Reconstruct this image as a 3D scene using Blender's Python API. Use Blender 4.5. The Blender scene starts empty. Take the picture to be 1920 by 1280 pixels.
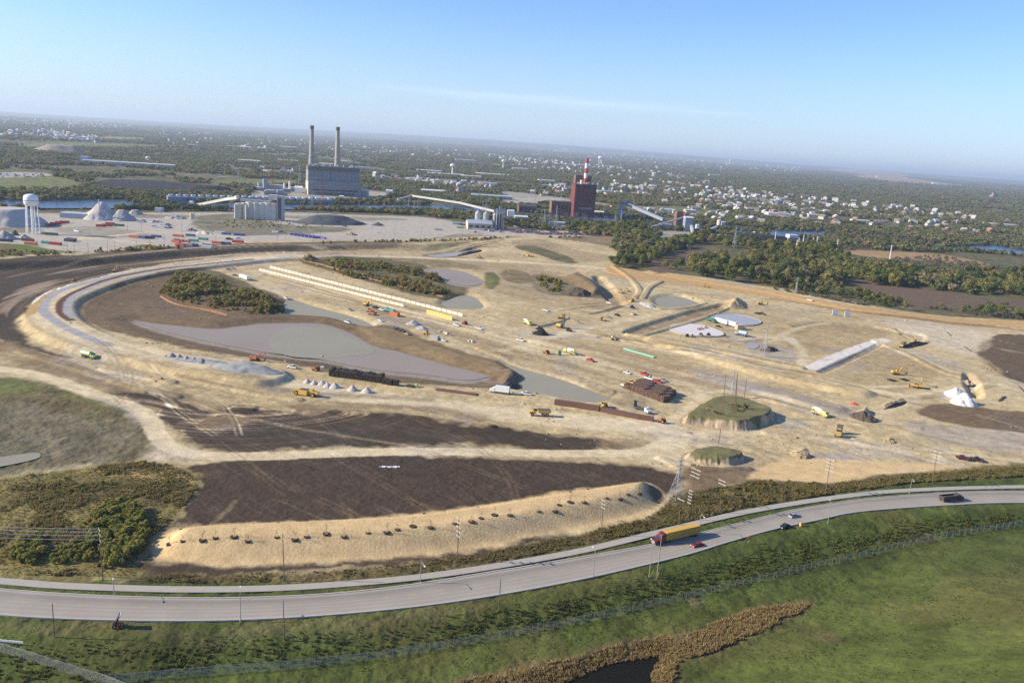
import bpy, bmesh, math, random
import numpy as np
from mathutils import Vector, Matrix
random.seed(7); RNG = np.random.default_rng(11)
SC = bpy.context.scene
COL = SC.collection

# ------------------------------------------------------------------ camera, sky, sun, exposure
PW, PH, FPX = 1920.0, 1280.0, 1550.0
CAMZ = 125.0
ROLL = math.atan(130/1920.0)
PITCH = math.atan(365.5/FPX)
cr, sr, cp, sp = math.cos(ROLL), math.sin(ROLL), math.cos(PITCH), math.sin(PITCH)
R_ = Vector((1,0,0)); F_ = Vector((0,cp,-sp)); U_ = Vector((0,sp,cp))
cam = bpy.data.cameras.new('camera'); camo = bpy.data.objects.new('camera', cam); COL.objects.link(camo)
cx_ = cr*R_ + sr*U_; cy_ = -sr*R_ + cr*U_; cz_ = -F_
camo.matrix_world = Matrix(((cx_[0],cy_[0],cz_[0],0),(cx_[1],cy_[1],cz_[1],0),(cx_[2],cy_[2],cz_[2],CAMZ),(0,0,0,1)))
cam.sensor_width = 36; cam.lens = 36*FPX/PW; cam.clip_start = 1; cam.clip_end = 400000
SC.camera = camo

SUN_EL = math.radians(26); SUN_AZ = math.radians(-94)        # azimuth clockwise from the view direction (+Y); sun on the left
SUN_DIR = Vector((math.sin(SUN_AZ)*math.cos(SUN_EL), math.cos(SUN_AZ)*math.cos(SUN_EL), math.sin(SUN_EL)))
sl = bpy.data.lights.new('sun','SUN'); sl.energy = 5.0; sl.angle = math.radians(0.5); sl.color = (1,0.88,0.68)
so = bpy.data.objects.new('sun', sl); COL.objects.link(so); so.rotation_euler = SUN_DIR.to_track_quat('Z','Y').to_euler(); so.location = (0,0,3000)
world = bpy.data.worlds.new('World'); SC.world = world; world.use_nodes = True
wn = world.node_tree; wn.nodes.clear()
def N(nt, t, **kw):
    n = nt.nodes.new(t)
    for k,v in kw.items(): setattr(n,k,v)
    return n
sky = N(wn,'ShaderNodeTexSky'); sky.sky_type='NISHITA'; sky.sun_disc=False; sky.sun_elevation=SUN_EL; sky.sun_rotation=SUN_AZ
sky.altitude=100; sky.air_density=1.0; sky.dust_density=0.15; sky.ozone_density=4.0
wbg = N(wn,'ShaderNodeBackground'); wbg.inputs[1].default_value=0.112
wo = N(wn,'ShaderNodeOutputWorld')
# faint high cirrus streak low in the sky, fixed by direction
tc = N(wn,'ShaderNodeTexCoord'); sx = N(wn,'ShaderNodeSeparateXYZ'); wn.links.new(tc.outputs['Generated'],sx.inputs[0])
def M_(op,a,b=None,nt=wn,clamp=False):
    m = N(nt,'ShaderNodeMath',operation=op); m.use_clamp=clamp
    for i,v in enumerate((a,b)):
        if v is None: continue
        if isinstance(v,(int,float)): m.inputs[i].default_value=v
        else: nt.links.new(v,m.inputs[i])
    return m.outputs[0]
azr = M_('DIVIDE',sx.outputs[0],sx.outputs[1])       # tan of azimuth
el = sx.outputs[2]
# streak centre line elevation and half width; fade at both ends
nz = N(wn,'ShaderNodeTexNoise'); mp = N(wn,'ShaderNodeMapping'); mp.inputs['Scale'].default_value=(9,9,120)
wn.links.new(tc.outputs['Generated'],mp.inputs[0]); wn.links.new(mp.outputs[0],nz.inputs[0]); nz.inputs['Scale'].default_value=1.0; nz.inputs['Detail'].default_value=6
cl = M_('ADD', M_('MULTIPLY',azr,-0.010), 0.0540)
dd = M_('ABSOLUTE', M_('SUBTRACT', el, cl))
env = M_('SUBTRACT',1.0, M_('POWER', M_('ABSOLUTE',M_('DIVIDE',M_('SUBTRACT',azr,0.03),0.26)),2.0),clamp=True)
wid = M_('MULTIPLY', env, M_('ADD',M_('MULTIPLY',nz.outputs[0],0.014),0.002))
ms = M_('MULTIPLY', M_('POWER',M_('SUBTRACT',1.0,M_('DIVIDE',dd,M_('ADD',wid,0.0005)),clamp=True),1.3), M_('MULTIPLY',M_('MULTIPLY',nz.outputs[0],0.32),env))
mx = N(wn,'ShaderNodeMix',data_type='RGBA'); wn.links.new(ms,mx.inputs[0]); wn.links.new(sky.outputs[0],mx.inputs[6]); mx.inputs[7].default_value=(11.5,10.6,10.4,1)
tint=N(wn,'ShaderNodeMix',data_type='RGBA',blend_type='MULTIPLY'); tint.inputs[0].default_value=1; tint.inputs[7].default_value=(.78,.88,1.14,1); hzm=N(wn,'ShaderNodeMix',data_type='RGBA'); wn.links.new(M_('MULTIPLY',M_('POWER',M_('SUBTRACT',1.0,M_('DIVIDE',M_('MAXIMUM',el,0.0),0.16),clamp=True),1.6),0.75),hzm.inputs[0]); wn.links.new(mx.outputs[2],hzm.inputs[6]); hzm.inputs[7].default_value=(4.3,4.75,4.5,1); wn.links.new(hzm.outputs[2],tint.inputs[6]); wn.links.new(tint.outputs[2],wbg.inputs[0]); wn.links.new(wbg.outputs[0],wo.inputs[0])
SC.view_settings.view_transform='Standard'; SC.view_settings.look='None'; SC.view_settings.exposure=0.70; SC.view_settings.gamma=1
SC.cycles.use_denoising=False
SC.cycles.volume_bounces=0; SC.cycles.max_bounces=5; SC.cycles.diffuse_bounces=2; SC.cycles.transparent_max_bounces=6

# ------------------------------------------------------------------ helpers: pixels of the photo -> ground
def unproj(px,py,z=0.0):
    px=np.asarray(px,float); py=np.asarray(py,float)
    dx=px-PW/2; dy=py-PH/2
    u=cr*dx+sr*dy; v=-sr*dx+cr*dy
    X=u; Y=FPX*cp-v*sp; Z=-FPX*sp-v*cp
    t=(z-CAMZ)/np.minimum(Z,-4.5)
    return X*t, Y*t
def poly(pts,z=0.0):
    a=np.array(pts,float); x,y=unproj(a[:,0],a[:,1],z); return np.stack([x,y],1)
def smooth(a,b,x):
    t=np.clip((x-a)/(b-a),0,1); return t*t*(3-2*t)
def _h(ix,iy,s):
    h=(ix.astype(np.int64)*374761393+iy.astype(np.int64)*668265263+s*1274126177)&0xffffffff
    h=((h^(h>>13))*1274126177)&0xffffffff
    return ((h^(h>>16))&0xffff)/65535.0
def vnoise(x,y,s=0):
    xi=np.floor(x); yi=np.floor(y); fx=x-xi; fy=y-yi
    fx=fx*fx*(3-2*fx); fy=fy*fy*(3-2*fy)
    a=_h(xi,yi,s); b=_h(xi+1,yi,s); c=_h(xi,yi+1,s); d=_h(xi+1,yi+1,s)
    return (a*(1-fx)+b*fx)*(1-fy)+(c*(1-fx)+d*fx)*fy
def fbm(x,y,o=4,s=0):
    t=0; amp=0.5; n=0
    for k in range(o):
        t=t+amp*vnoise(x,y,s+k*17); n+=amp; amp*=0.55; x=x*2.03+11.3; y=y*2.03+5.7
    return t/n
def sdist(P,x,y,pad,closed=True):
    """signed distance (inside +) of points to polygon P, far points get -1e6"""
    lo=P.min(0)-pad; hi=P.max(0)+pad
    out=np.full(x.shape,-1e6)
    m=(x>lo[0])&(x<hi[0])&(y>lo[1])&(y<hi[1])
    if not m.any(): return out
    X=x[m]; Y=y[m]; d2=np.full(X.shape,1e18); ins=np.zeros(X.shape,bool)
    n=len(P)
    for i in range(n if closed else n-1):
        ax,ay=P[i]; bx,by=P[(i+1)%n]
        ex,ey=bx-ax,by-ay; L=ex*ex+ey*ey+1e-12
        t=np.clip(((X-ax)*ex+(Y-ay)*ey)/L,0,1)
        d2=np.minimum(d2,(X-ax-t*ex)**2+(Y-ay-t*ey)**2)
        if closed:
            c=((ay>Y)!=(by>Y)); 
            with np.errstate(divide='ignore',invalid='ignore'):
                c&=X<(bx-ax)*(Y-ay)/(by-ay if by!=ay else 1e-12)+ax
            ins^=c
    d=np.sqrt(d2); out[m]=np.where(ins,d,-d) if closed else -d
    return out

def curve(P,n=8):
    """Catmull-Rom through P"""
    P=np.asarray(P,float); Q=np.vstack([2*P[0]-P[1],P,2*P[-1]-P[-2]]); o=[]
    for i in range(1,len(Q)-2):
        for t in np.linspace(0,1,n,endpoint=False):
            a,b,c,d=Q[i-1:i+3]; o.append(0.5*((2*b)+(-a+c)*t+(2*a-5*b+4*c-d)*t*t+(-a+3*b-3*c+d)*t**3))
    o.append(P[-1]); return np.array(o)
def curvec(P,n=6):
    P=np.asarray(P,float); k=len(P); o=[]
    for i in range(k):
        a,b,c,d=P[i-1],P[i],P[(i+1)%k],P[(i+2)%k]
        for t in np.linspace(0,1,n,endpoint=False): o.append(0.5*((2*b)+(-a+c)*t+(2*a-5*b+4*c-d)*t*t+(-a+3*b-3*c+d)*t**3))
    return np.array(o)

# ------------------------------------------------------------------ relief of the ground (metres)
HF=[]      # (kind, P, height, feather)
def hup(pts,h,f,z=0,sm=True):
    P=poly(pts,z); HF.append(('up',curvec(P,4) if sm else P,h,f))
def hdn(pts,h,f,z=0):  HF.append(('dn',curvec(poly(pts,z),4),h,f))
def hline(pts,w,h,f,z=0): HF.append(('ln',curve(poly(pts,z),5),h,f,w))
BANK=poly([(-900,560),(-300,512),(0,492),(170,484),(330,470),(480,463),(640,457),(745,455),(860,452),(1000,446),(1150,446),(1400,440)],5)
SILT=[(245,597),(300,603),(400,612),(450,607),(500,602),(590,602),(630,612),(660,625),(690,643),(740,653),(830,678),(915,700),(905,708),(870,712),(800,702),(700,692),(600,673),(480,657),(380,637),(300,618)]
W_MAIN=[(512,632),(530,616),(560,608),(610,611),(645,625),(696,652),(650,660),(600,663),(550,660),(518,648)]
W_DITCH=[(542,560),(532,582),(570,586),(620,590),(660,601),(695,607),(655,590),(587,572),(560,563)]
W_LONG=[(954,680),(970,682),(1025,699),(1075,716),(1135,735),(1131,744),(1100,746),(1050,737),(987,726),(962,719),(985,707),(975,692)]
SILT_A=[(787,502),(830,501),(870,507),(902,522),(900,532),(875,535),(837,528),(830,518),(805,508)]
W_B=[(833,566),(850,558),(868,552),(885,554),(902,570),(890,575),(850,575)]
W_C=[(1235,557),(1260,552),(1282,555),(1309,566),(1282,571),(1252,574),(1237,567)]
W_D=[(802,470),(850,464),(890,459),(902,461),(880,466),(855,471),(825,473)]
BERM=[(283,1030),(300,1005),(340,990),(420,982),(600,975),(800,962),(1000,932),(1180,905),(1222,907),(1245,927),(1235,950),(1180,970),(1060,995),(900,1025),(740,1045),(560,1055),(400,1057),(310,1050)]
MOUND1=[(1278,792),(1296,772),(1330,758),(1352,752),(1385,754),(1425,768),(1450,778),(1454,786),(1440,797),(1400,808),(1360,806),(1315,799)]
MOUND2=[(1281,860),(1302,847),(1340,842),(1382,851),(1402,860),(1398,868),(1370,874),(1320,870)]
LOOPC=[(560,484),(475,489),(325,506),(225,523),(160,542),(110,562),(92,580),(95,600),(120,622),(175,645),(300,675),(480,708)]
RIVER=[(-900,360),(-400,368),(75,374),(215,371),(330,376),(530,381),(807,383),(1000,395),(1200,412),(1440,429),(1550,433),(1700,448),(1780,460),(1870,458),(1930,468),(2300,495),(2900,540),(2900,565),(2300,515),(1930,480),(1790,469),(1700,462),(1540,444),(1440,442),(1200,425),(1000,407),(807,394),(530,392),(355,387),(225,390),(75,390),(-400,395),(-900,400)]
hup(BERM,4.5,11); hup(MOUND1,4.4,3.4); hup(MOUND2,3.2,3.4)
hdn(SILT,-2.2,16); hdn(W_MAIN,-0.6,10); hdn(W_DITCH,-2,9); hdn(W_LONG,-2.2,9); hdn(SILT_A,-2,12); hdn(W_B,-2,9); hdn(W_C,-2.5,9); hdn(W_D,-2,8,5)
hdn(RIVER,-4,25)
hline(LOOPC,13,2.6,7)
hup([(300,545),(330,512),(390,520),(480,545),(540,570),(535,583),(440,592),(330,568)],1.2,14)
hup([(1055,520),(1085,515),(1110,525),(1140,550),(1105,556),(1085,540)],5,12)
# trench and cut beyond the junction, small spoil heaps
hdn([(1180,620),(1240,600),(1310,580),(1360,570),(1365,575),(1310,590),(1250,610),(1195,626)],-2.5,5)
hdn([(1120,520),(1128,522),(1160,560),(1165,568),(1150,566),(1130,540)],-3,7)
hup([(1345,572),(1365,562),(1385,558),(1403,572),(1395,580),(1365,580)],6,14)
hup([(1594,782),(1612,768),(1630,768),(1637,780),(1620,787)],3.2,6)
hup([(1480,845),(1500,838),(1520,842),(1522,852),(1500,858),(1482,855)],2.0,6)
hup([(1650,828),(1665,820),(1680,825),(1672,832)],1.6,4)
hup([(930,700),(950,690),(975,697),(983,708),(965,720),(935,722)],2.5,8)
hup([(1675,612),(1692,618),(1740,628),(1730,640),(1690,630)],-1.5,4)
hdn([(1815,700),(1828,715),(1835,740),(1828,742),(1815,720)],-3,4)
hup([(1650,758),(1690,745),(1702,748),(1665,763)],1.8,4)
hline([(1240,512),(1440,545),(1600,577),(1760,598),(1920,610),(2300,640)],12,1.5,10)
hline([(1010,640),(1100,655),(1250,690),(1400,725),(1560,765)],4,1.2,6)
hline([(1240,640),(1340,672),(1440,700),(1540,722),(1600,735)],7,2.2,7)
RIDGES=[([(1018,612),(1040,607),(1066,600)],1.0,-1.6),([(1112,588),(1140,582),(1170,573)],1.0,-1.4),([(1046,583),(1098,575),(1170,569)],.8,.9),([(1128,632),(1230,650),(1340,671),(1440,692),(1510,703)],1.2,-1.6),([(1180,628),(1250,640),(1340,657),(1440,679),(1500,690)],2.0,1.8),
 ([(500,514),(600,541),(700,568),(790,592)],1.0,-1.1),([(580,545),(700,575),(800,598),(900,622)],1.2,1.0),([(905,655),(985,683),(1060,703),(1140,733)],2.5,1.6),([(1480,612),(1540,604),(1640,612),(1690,624),(1735,640)],1.5,1.3),([(1640,640),(1700,664),(1765,696),(1800,706)],1.5,1.4),([(1540,697),(1590,675),(1650,645)],1.0,-1.5),
 ([(1200,630),(1260,614),(1320,596),(1365,577)],1.4,1.6),([(1330,640),(1390,640),(1440,636)],1.0,.9),([(330,706),(400,722),(480,738),(560,750)],1.2,1.3),([(560,770),(680,774),(800,786),(920,800)],1.2,1.2),([(250,742),(340,758),(470,768)],1.5,1.3),([(1240,860),(1290,878),(1400,878)],1.0,.9),([(1440,812),(1560,822),(1700,845),(1920,872)],1.2,.9),([(1420,745),(1500,765),(1590,792),(1720,802)],1.2,1.0),
 ([(860,470),(900,460),(930,455)],1.5,1.4),([(1000,560),(1080,570),(1140,566)],1.2,1.0),([(1150,500),(1180,520),(1200,545),(1190,560)],1.5,1.4),([(1205,560),(1218,540),(1240,528)],1.5,1.6),([(1238,580),(1290,577),(1320,568)],1.5,1.5),([(1700,748),(1780,738),(1860,722)],1.2,.9),([(40,660),(140,690),(240,722),(330,745)],1.5,1.2),([(200,692),(320,717)],2.0,1.2)]
for _p,_w,_rh in RIDGES: hline(_p,_w,_rh*.75,2.8)
FENCE=[(-60,1300),(190,1281),(420,1262),(640,1243),(830,1215),(1000,1185),(1200,1143),(1400,1095),(1600,1048),(1760,1010),(1920,985),(2200,950)]
ROADTOP=[(-500,1040),(-250,1080),(0,1106),(180,1118),(359,1123),(500,1121),(640,1113),(770,1098),(902,1077),(1060,1051),(1231,1020),(1350,991),(1478,959),(1560,945),(1643,934),(1786,924),(1920,922),(2150,926),(2400,935)]
ROADBOT=[(-500,1090),(-250,1130),(0,1153),(180,1162),(359,1164),(500,1160),(640,1151),(790,1136),(935,1115),(1100,1084),(1280,1042),(1360,1018),(1449,993),(1530,976),(1617,959),(1786,947),(1920,943),(2150,950),(2400,962)]
RT=curve(poly(ROADTOP),5); RB=curve(poly(ROADBOT),5)
FEN=curve(poly(FENCE,-3.0),5)
REED=curvec(poly([(830,1290),(935,1256),(1062,1230),(1146,1205),(1231,1190),(1280,1178),(1350,1158),(1406,1138),(1480,1130),(1530,1132),(1500,1160),(1406,1204),(1330,1235),(1280,1250),(1240,1300)],-3.5),4)
POOL=curvec(poly([(1030,1295),(1070,1272),(1138,1242),(1226,1228),(1236,1240),(1222,1262),(1212,1300)],-4),4)
def hfun(x,y):
    x=np.asarray(x,float); y=np.asarray(y,float); h=np.zeros(x.shape); r=np.hypot(x,y)
    # upper yard terrace behind the dark bank
    d=sdist(BANK,x,y,400,False); d=-d
    yb=np.interp(x,BANK[:,0],BANK[:,1])
    side=np.where(y>yb,1.0,-1.0); d=np.where(d>=1e5,1e5,d)*side
    yard=smooth(-13,2,d)*(1-smooth(900,1120,r))
    h+=5*yard*(1-smooth(60,330,x))+0.0
    # grass embankment below the road, ditch line, hill towards the viewer
    near=(r<420)
    if near.any():
        X=x[near]; Y=y[near]
        yf=np.interp(X,FEN[:,0],FEN[:,1]); yr=np.interp(X,RB[:,0],RB[:,1])
        t=np.clip((yr-4-Y)/np.maximum(yr-yf-4,4),0,1)
        hh=-3.2*(t*t*(3-2*t))
        q=np.maximum(yf-Y,0)
        hill=np.clip(q-44+0.36*np.clip(X-30,0,110),0,None)*smooth(-30,70,X)
        hh=np.where(Y<yf,-3.2+0.20*hill+0.0016*hill**2,hh)
        h[near]+=np.where(Y<yr,hh,0)
    for f in HF:
        pad=f[3]+ (f[4] if len(f)>4 else 0)+5
        if f[0]=='ln':
            d=-sdist(f[1],x,y,pad,False); v=f[2]*(1-smooth(f[4],f[4]+f[3],d))
        else:
            d=sdist(f[1],x,y,pad)
            if f[0]=='up' and f[3]<7 and d.max()>-50: d=d+f[3]*1.1*(fbm(x/9,y/9,3,150)-.55)
            v=f[2]*smooth(0,f[3],d) if f[0]=='up' else f[2]*smooth(-f[3],1,d)
        if f[0]=='ln': h=h+np.maximum(0,v-np.maximum(h,0)) if f[2]>0 else h+v
        else: h+=v
    d=sdist(POOL,x,y,20); h+=-1.5*smooth(-6,1,d)
    # far swell of land along the horizon
    az=np.arctan2(x,y)
    h+=(110+230*np.exp(-((az+0.02)/0.30)**2))*smooth(12000,42000,r)
    return h
def gp(px,py,dz=0.0):
    """point of the relief seen at a photo pixel"""
    z=0.0
    for _ in range(7):
        x,y=unproj(px,py,z); z=0.4*z+0.6*float(hfun(np.array([x]),np.array([y]))[0])
    x,y=unproj(px,py,z)
    return Vector((float(x),float(y),float(hfun(np.array([x]),np.array([y]))[0])+dz))

# ------------------------------------------------------------------ ground: one relief sheet, painted by what lies on it
CLS={ # name: (linear albedo, bareness, vegetation, object it belongs to)
 'wild':((.115,.105,.05),0,1,'scrubland'), 'town':((.16,.155,.12),.2,.8,'townland'),
 'dirt':((.49,.385,.21),1,0,'ground'), 'pale':((.60,.495,.31),.45,0,'dirt_road'), 'track':((.52,.425,.27),.6,0,'ground'),
 'brown':((.165,.115,.066),.8,.1,'bare_soil'), 'mid':((.29,.215,.12),.9,0,'ground'), 'ochre':((.34,.245,.12),.7,.1,'ground'),
 'black':((.062,.046,.031),.55,0,'topsoil'), 'topsoil':((.066,.047,.031),.35,0,'topsoil'), 'redsoil':((.12,.055,.032),.2,0,'bare_soil'),
 'silt':((.27,.23,.185),.12,0,'silt_flat'), 'yard':((.41,.365,.30),.3,0,'gravel_yard'), 'grey':((.30,.275,.245),.5,0,'ground'),
 'ballast':((.335,.325,.315),.1,0,'gravel_track'), 'white':((.62,.57,.50),.1,0,'gravel_yard'),
 'straw':((.58,.415,.21),.12,0,'straw_cover'), 'strawo':((.46,.30,.13),.15,0,'straw_cover'),
 'grass':((.070,.088,.020),0,.7,'grass'), 'lawn':((.105,.14,.028),0,.35,'grass'), 'dull':((.125,.105,.05),.1,1,'grass'), 'weed':((.13,.10,.045),0,1,'scrubland'),
 'drygrass':((.30,.21,.085),0,.7,'scrubland'), 'field':((.14,.095,.062),.15,.1,'farm_field'), 'fieldo':((.33,.215,.105),.1,.3,'farm_field'), 'fieldg':((.15,.165,.06),0,.6,'farm_field'),
 'meadow':((.20,.165,.058),0,.6,'scrubland'), 'coal':((.035,.033,.036),.2,0,'coal_yard'), 'bed':((.12,.11,.085),.1,0,'river_bed'), 'concrete':((.50,.47,.43),.1,0,'gravel_yard'),
}
CN=list(CLS); OBJN=sorted({v[3] for v in CLS.values()})
PAINT=[]
def A(cls,pts,feather=3,warp=2.0,z=0,sm=True,mix=1.0):
    P=poly(pts,z); PAINT.append((cls,curvec(P,4) if sm else P,feather,warp,None,mix))
def S(cls,pts,w,feather=1.5,warp=1.0,z=0,mix=1.0): PAINT.append((cls,curve(poly(pts,z),5),feather,warp,w/2,mix))

# far country
A('town',[(560,330),(700,320),(760,345),(900,365),(1000,380),(1060,330),(1200,335),(1300,360),(1420,385),(1480,370),(1300,330),(1100,300),(960,290),(700,285),(400,275),(330,290)],60,60)
A('fieldg',[(0,335),(60,331),(112,332),(140,342),(157,352),(120,356),(80,356),(0,355),(-200,350)],8,8)
A('fieldg',[(395,340),(480,336),(555,340),(550,346),(480,347),(400,347)],8,6)
A('coal',[(172,341),(225,336),(312,340),(425,352),(450,361),(325,361),(200,356)],8,6)
A('yard',[(0,325),(30,323),(85,325),(90,330),(0,333),(-80,333)],6,4)
A('fieldg',[(45,270),(150,267),(300,273),(420,274),(250,276),(60,275)],30,20)
A('fieldo',[(180,258),(260,259),(262,262),(185,262)],30,20); A('fieldg',[(110,248),(230,252),(250,257),(160,257)],30,20)
A('fieldg',[(835,313),(870,308),(800,318),(765,317)],10,10)
A('fieldg',[(1180,386),(1300,388),(1380,402),(1300,408),(1180,396)],10,10,mix=.8)
A('fieldo',[(1600,330),(1680,333),(1780,345),(1840,350),(1740,347),(1640,338)],40,20); A('fieldo',[(1560,322),(1640,325),(1700,333),(1620,330)],40,20)
A('yard',[(480,358),(560,352),(720,360),(900,385),(960,372),(1060,372),(1000,383),(880,378),(760,362),(690,372),(560,374),(470,372)],8,6,mix=.8)
A('yard',[(940,358),(1060,372),(1200,392),(1100,384),(960,372)],8,4,mix=.7); S('yard',[(880,350),(1000,361),(1100,377)],9,5,3)
S('yard',[(0,313),(120,320),(240,325),(330,332)],8,5,3,mix=.7); S('yard',[(350,327),(440,333),(540,340)],8,5,3,mix=.7)
A('coal',[(1340,428),(1400,425),(1460,440),(1520,452),(1440,450),(1350,440)],6,5); A('yard',[(1180,440),(1290,428),(1380,440),(1480,452),(1420,460),(1300,450),(1200,446)],6,5,mix=.7)
A('bed',RIVER,10,3)
# yard on the terrace
A('yard',[(-500,420),(-200,402),(0,392),(120,393),(230,393),(360,392),(530,392),(700,398),(800,402),(870,412),(960,425),(1060,432),(1150,441),(1110,455),(1000,442),(900,447),(740,452),(480,458),(330,466),(170,480),(0,487),(-300,500)],8,6,5)
A('wild',[(380,398),(440,395),(540,415),(620,418),(660,424),(600,430),(480,437),(420,432),(370,420),(360,405)],5,6,5,mix=.75)
A('wild',[(120,418),(190,417),(240,424),(290,436),(250,442),(150,438),(100,425)],5,5,5,mix=.35)
A('wild',[(230,395),(330,396),(420,398),(330,402),(240,400)],4,3,5,mix=.6); A('wild',[(0,418),(60,420),(80,425),(50,432),(0,428)],4,3,5,mix=.7)
A('wild',[(530,398),(650,400),(760,405),(700,408),(560,404)],4,4,5,mix=.5); A('wild',[(590,447),(660,452),(760,450),(900,440),(960,438),(860,432),(760,446)],4,4,5,mix=.55)
A('lawn',[(0,456),(60,460),(110,469),(200,471),(262,459),(275,458),(325,465),(315,470),(170,477),(80,482),(0,486),(-80,486),(-80,460)],2,2,5)
A('weed',[(-60,457),(18,459),(33,468),(15,476),(-60,482)],2,2,5); A('wild',[(45,470),(90,474),(120,478),(80,484),(0,486),(30,478)],3,3,5,mix=.6)
S('track',[(-60,500),(60,488),(170,479),(330,468),(480,459),(640,454),(760,450),(850,447),(920,441),(980,437)],7,2,1,5)
S('wild',[(330,464),(420,460),(560,455),(640,452),(740,450)],4,3,3,5,mix=.6); S('wild',[(200,450),(270,456),(330,464)],4,3,3,5,mix=.5)
S('pale',[(150,444),(240,453),(330,464)],6,2,1,5); S('pale',[(150,447),(210,440),(280,430),(360,432),(440,442)],6,2,1,5); S('wild',[(200,446),(260,440),(300,443)],7,4,3,5,mix=.55)
# construction site base
SITE=[(-700,560),(-300,512),(0,492),(170,481),(330,469),(480,460),(740,452),(850,446),(960,441),(1080,446),(1150,441),(1240,462),(1215,478),(1150,500),(1240,512),(1380,530),(1500,546),(1600,566),(1760,592),(1920,601),(2400,640),(2600,900),(2100,880),(1920,872),(1700,885),(1560,905),(1400,940),(1240,1005),(900,1070),(600,1090),(300,1100),(-100,1080),(-700,1060)]
A('dirt',SITE,3,2)
A('brown',[(1145,436),(1240,462),(1222,476),(1180,468),(1080,452),(1040,446),(1090,444)],3,3,mix=.75)
A('wild',[(790,462),(850,453),(900,449),(985,440),(900,446),(880,453),(830,464),(800,468)],3,3,2,mix=.8)
A('mid',[(960,452),(1020,450),(1080,468),(1170,485),(1130,490),(1060,490),(990,470)],3,3,mix=.6); A('dull',[(965,462),(1010,462),(1060,480),(1080,494),(1040,488),(990,472)],3,3)
S('brown',[(850,478),(880,468),(905,462),(928,462)],6,4,3); S('brown',[(840,470),(900,458),(945,449)],3,2,2)
A('mid',[(560,478),(640,476),(760,480),(900,490),(1000,495),(1060,520),(1150,545),(1200,560),(1150,580),(1000,570),(900,540),(780,520),(640,492)],6,6,mix=.55)
A('dull',[(620,480),(760,484),(880,494),(905,505),(820,498),(720,496),(600,488)],5,5,mix=.55)
# left black soil and ruts
A('black',[(-700,640),(-700,560),(-300,520),(0,497),(110,489),(170,492),(240,503),(245,512),(190,530),(130,552),(80,572),(42,596),(38,620),(70,645),(130,672),(60,660),(0,648),(-200,640)],3,4)
A('black',[(150,487),(330,471),(480,464),(640,458),(747,457),(738,466),(640,470),(520,475),(400,483),(300,495),(240,505),(165,498)],3,3,0,mix=.9)
A('mid',[(560,468),(640,462),(745,458),(800,468),(700,474),(580,478)],5,4,mix=.5)
A('mid',[(0,640),(60,652),(150,690),(300,735),(420,755),(300,745),(150,712),(0,662),(-200,640)],5,6,mix=.8)
S('brown',[(-60,650),(60,690),(150,715),(300,745),(450,770),(600,775)],9,6,5,mix=.6)
S('black',[(60,680),(120,700),(230,735),(330,760)],5,5,4,mix=.5)
# loop track with its gravel bands
S('pale',LOOPC+[(700,745),(900,770),(1100,790),(1240,800)],20,3,2)
S('pale',[(1260,520),(1100,500),(900,488),(740,481),(640,480),(560,484)],15,3,2)
S('grey',[(900,485),(740,479),(620,480),(520,486)],7,2,1,mix=.6)
S('ballast',[(640,479),(475,484),(325,504),(225,520),(160,537),(107,555),(85,573),(82,590),(98,606),(130,625),(175,645),(205,655)],6.5,1,.6)
S('redsoil',[(475,491),(325,507),(225,524),(162,545),(122,566),(112,584),(119,598),(133,608)],5.5,1.0,.6)
S('ballast',[(560,486),(475,494),(325,511),(225,529),(175,544),(140,561),(127,577),(128,592),(139,603)],5,1,.6)
A('strawo',[(49,600),(58,580),(85,560),(110,545),(92,560),(76,575),(71,592)],1.2,.6)
# inner bowl of stripped soil
A('brown',[(372,507),(300,516),(228,534),(165,560),(150,577),(158,598),(180,612),(250,632),(350,652),(480,672),(600,694),(700,710),(800,720),(890,727),(940,722),(975,712),(985,700),(950,685),(930,676),(880,660),(800,635),(740,612),(690,607),(650,596),(600,586),(535,584),(540,560),(480,540),(410,512)],3,3)
A('ochre',[(690,610),(760,625),(830,650),(930,680),(920,700),(860,685),(740,650),(680,620)],5,4,mix=.45)
A('dull',[(310,515),(372,506),(410,510),(470,532),(440,535),(380,520),(330,522)],2,2,mix=.9); S('dull',[(400,508),(470,535),(545,562)],6,2,2,mix=.7); S('dull',[(530,587),(600,590),(650,598)],3,2,1.5,mix=.6)
S('fieldo',[(300,557),(330,570),(400,583),(425,591)],2.2,1,1); S('strawo',[(575,495),(640,515),(720,530),(800,552),(845,558)],4,2,2)
A('dull',[(565,488),(640,480),(760,490),(840,510),(850,520),(880,540),(850,560),(780,553),(680,525),(590,500)],3,3)
A('silt',SILT,2,1.5); A('silt',SILT_A,2,1.5); A('silt',[(540,520),(600,530),(570,540),(530,530)],2,2,mix=.4)
A('grass',[(910,512),(930,512),(936,530),(918,542),(909,535)],2,1.5,mix=.8); A('dull',[(950,505),(990,512),(1000,530),(960,530),(940,520)],3,2,mix=.7); A('dull',[(1000,515),(1070,522),(1110,550),(1060,556),(1010,545)],3,2,mix=.6)
A('brown',[(1060,520),(1090,516),(1112,528),(1140,556),(1110,558),(1085,540)],3,2,mix=.85); A('brown',[(700,572),(760,600),(780,615),(720,608)],4,3,mix=.3)
A('brown',[(928,703),(950,692),(976,698),(984,708),(966,722),(935,724)],2,2,mix=.8)
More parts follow.
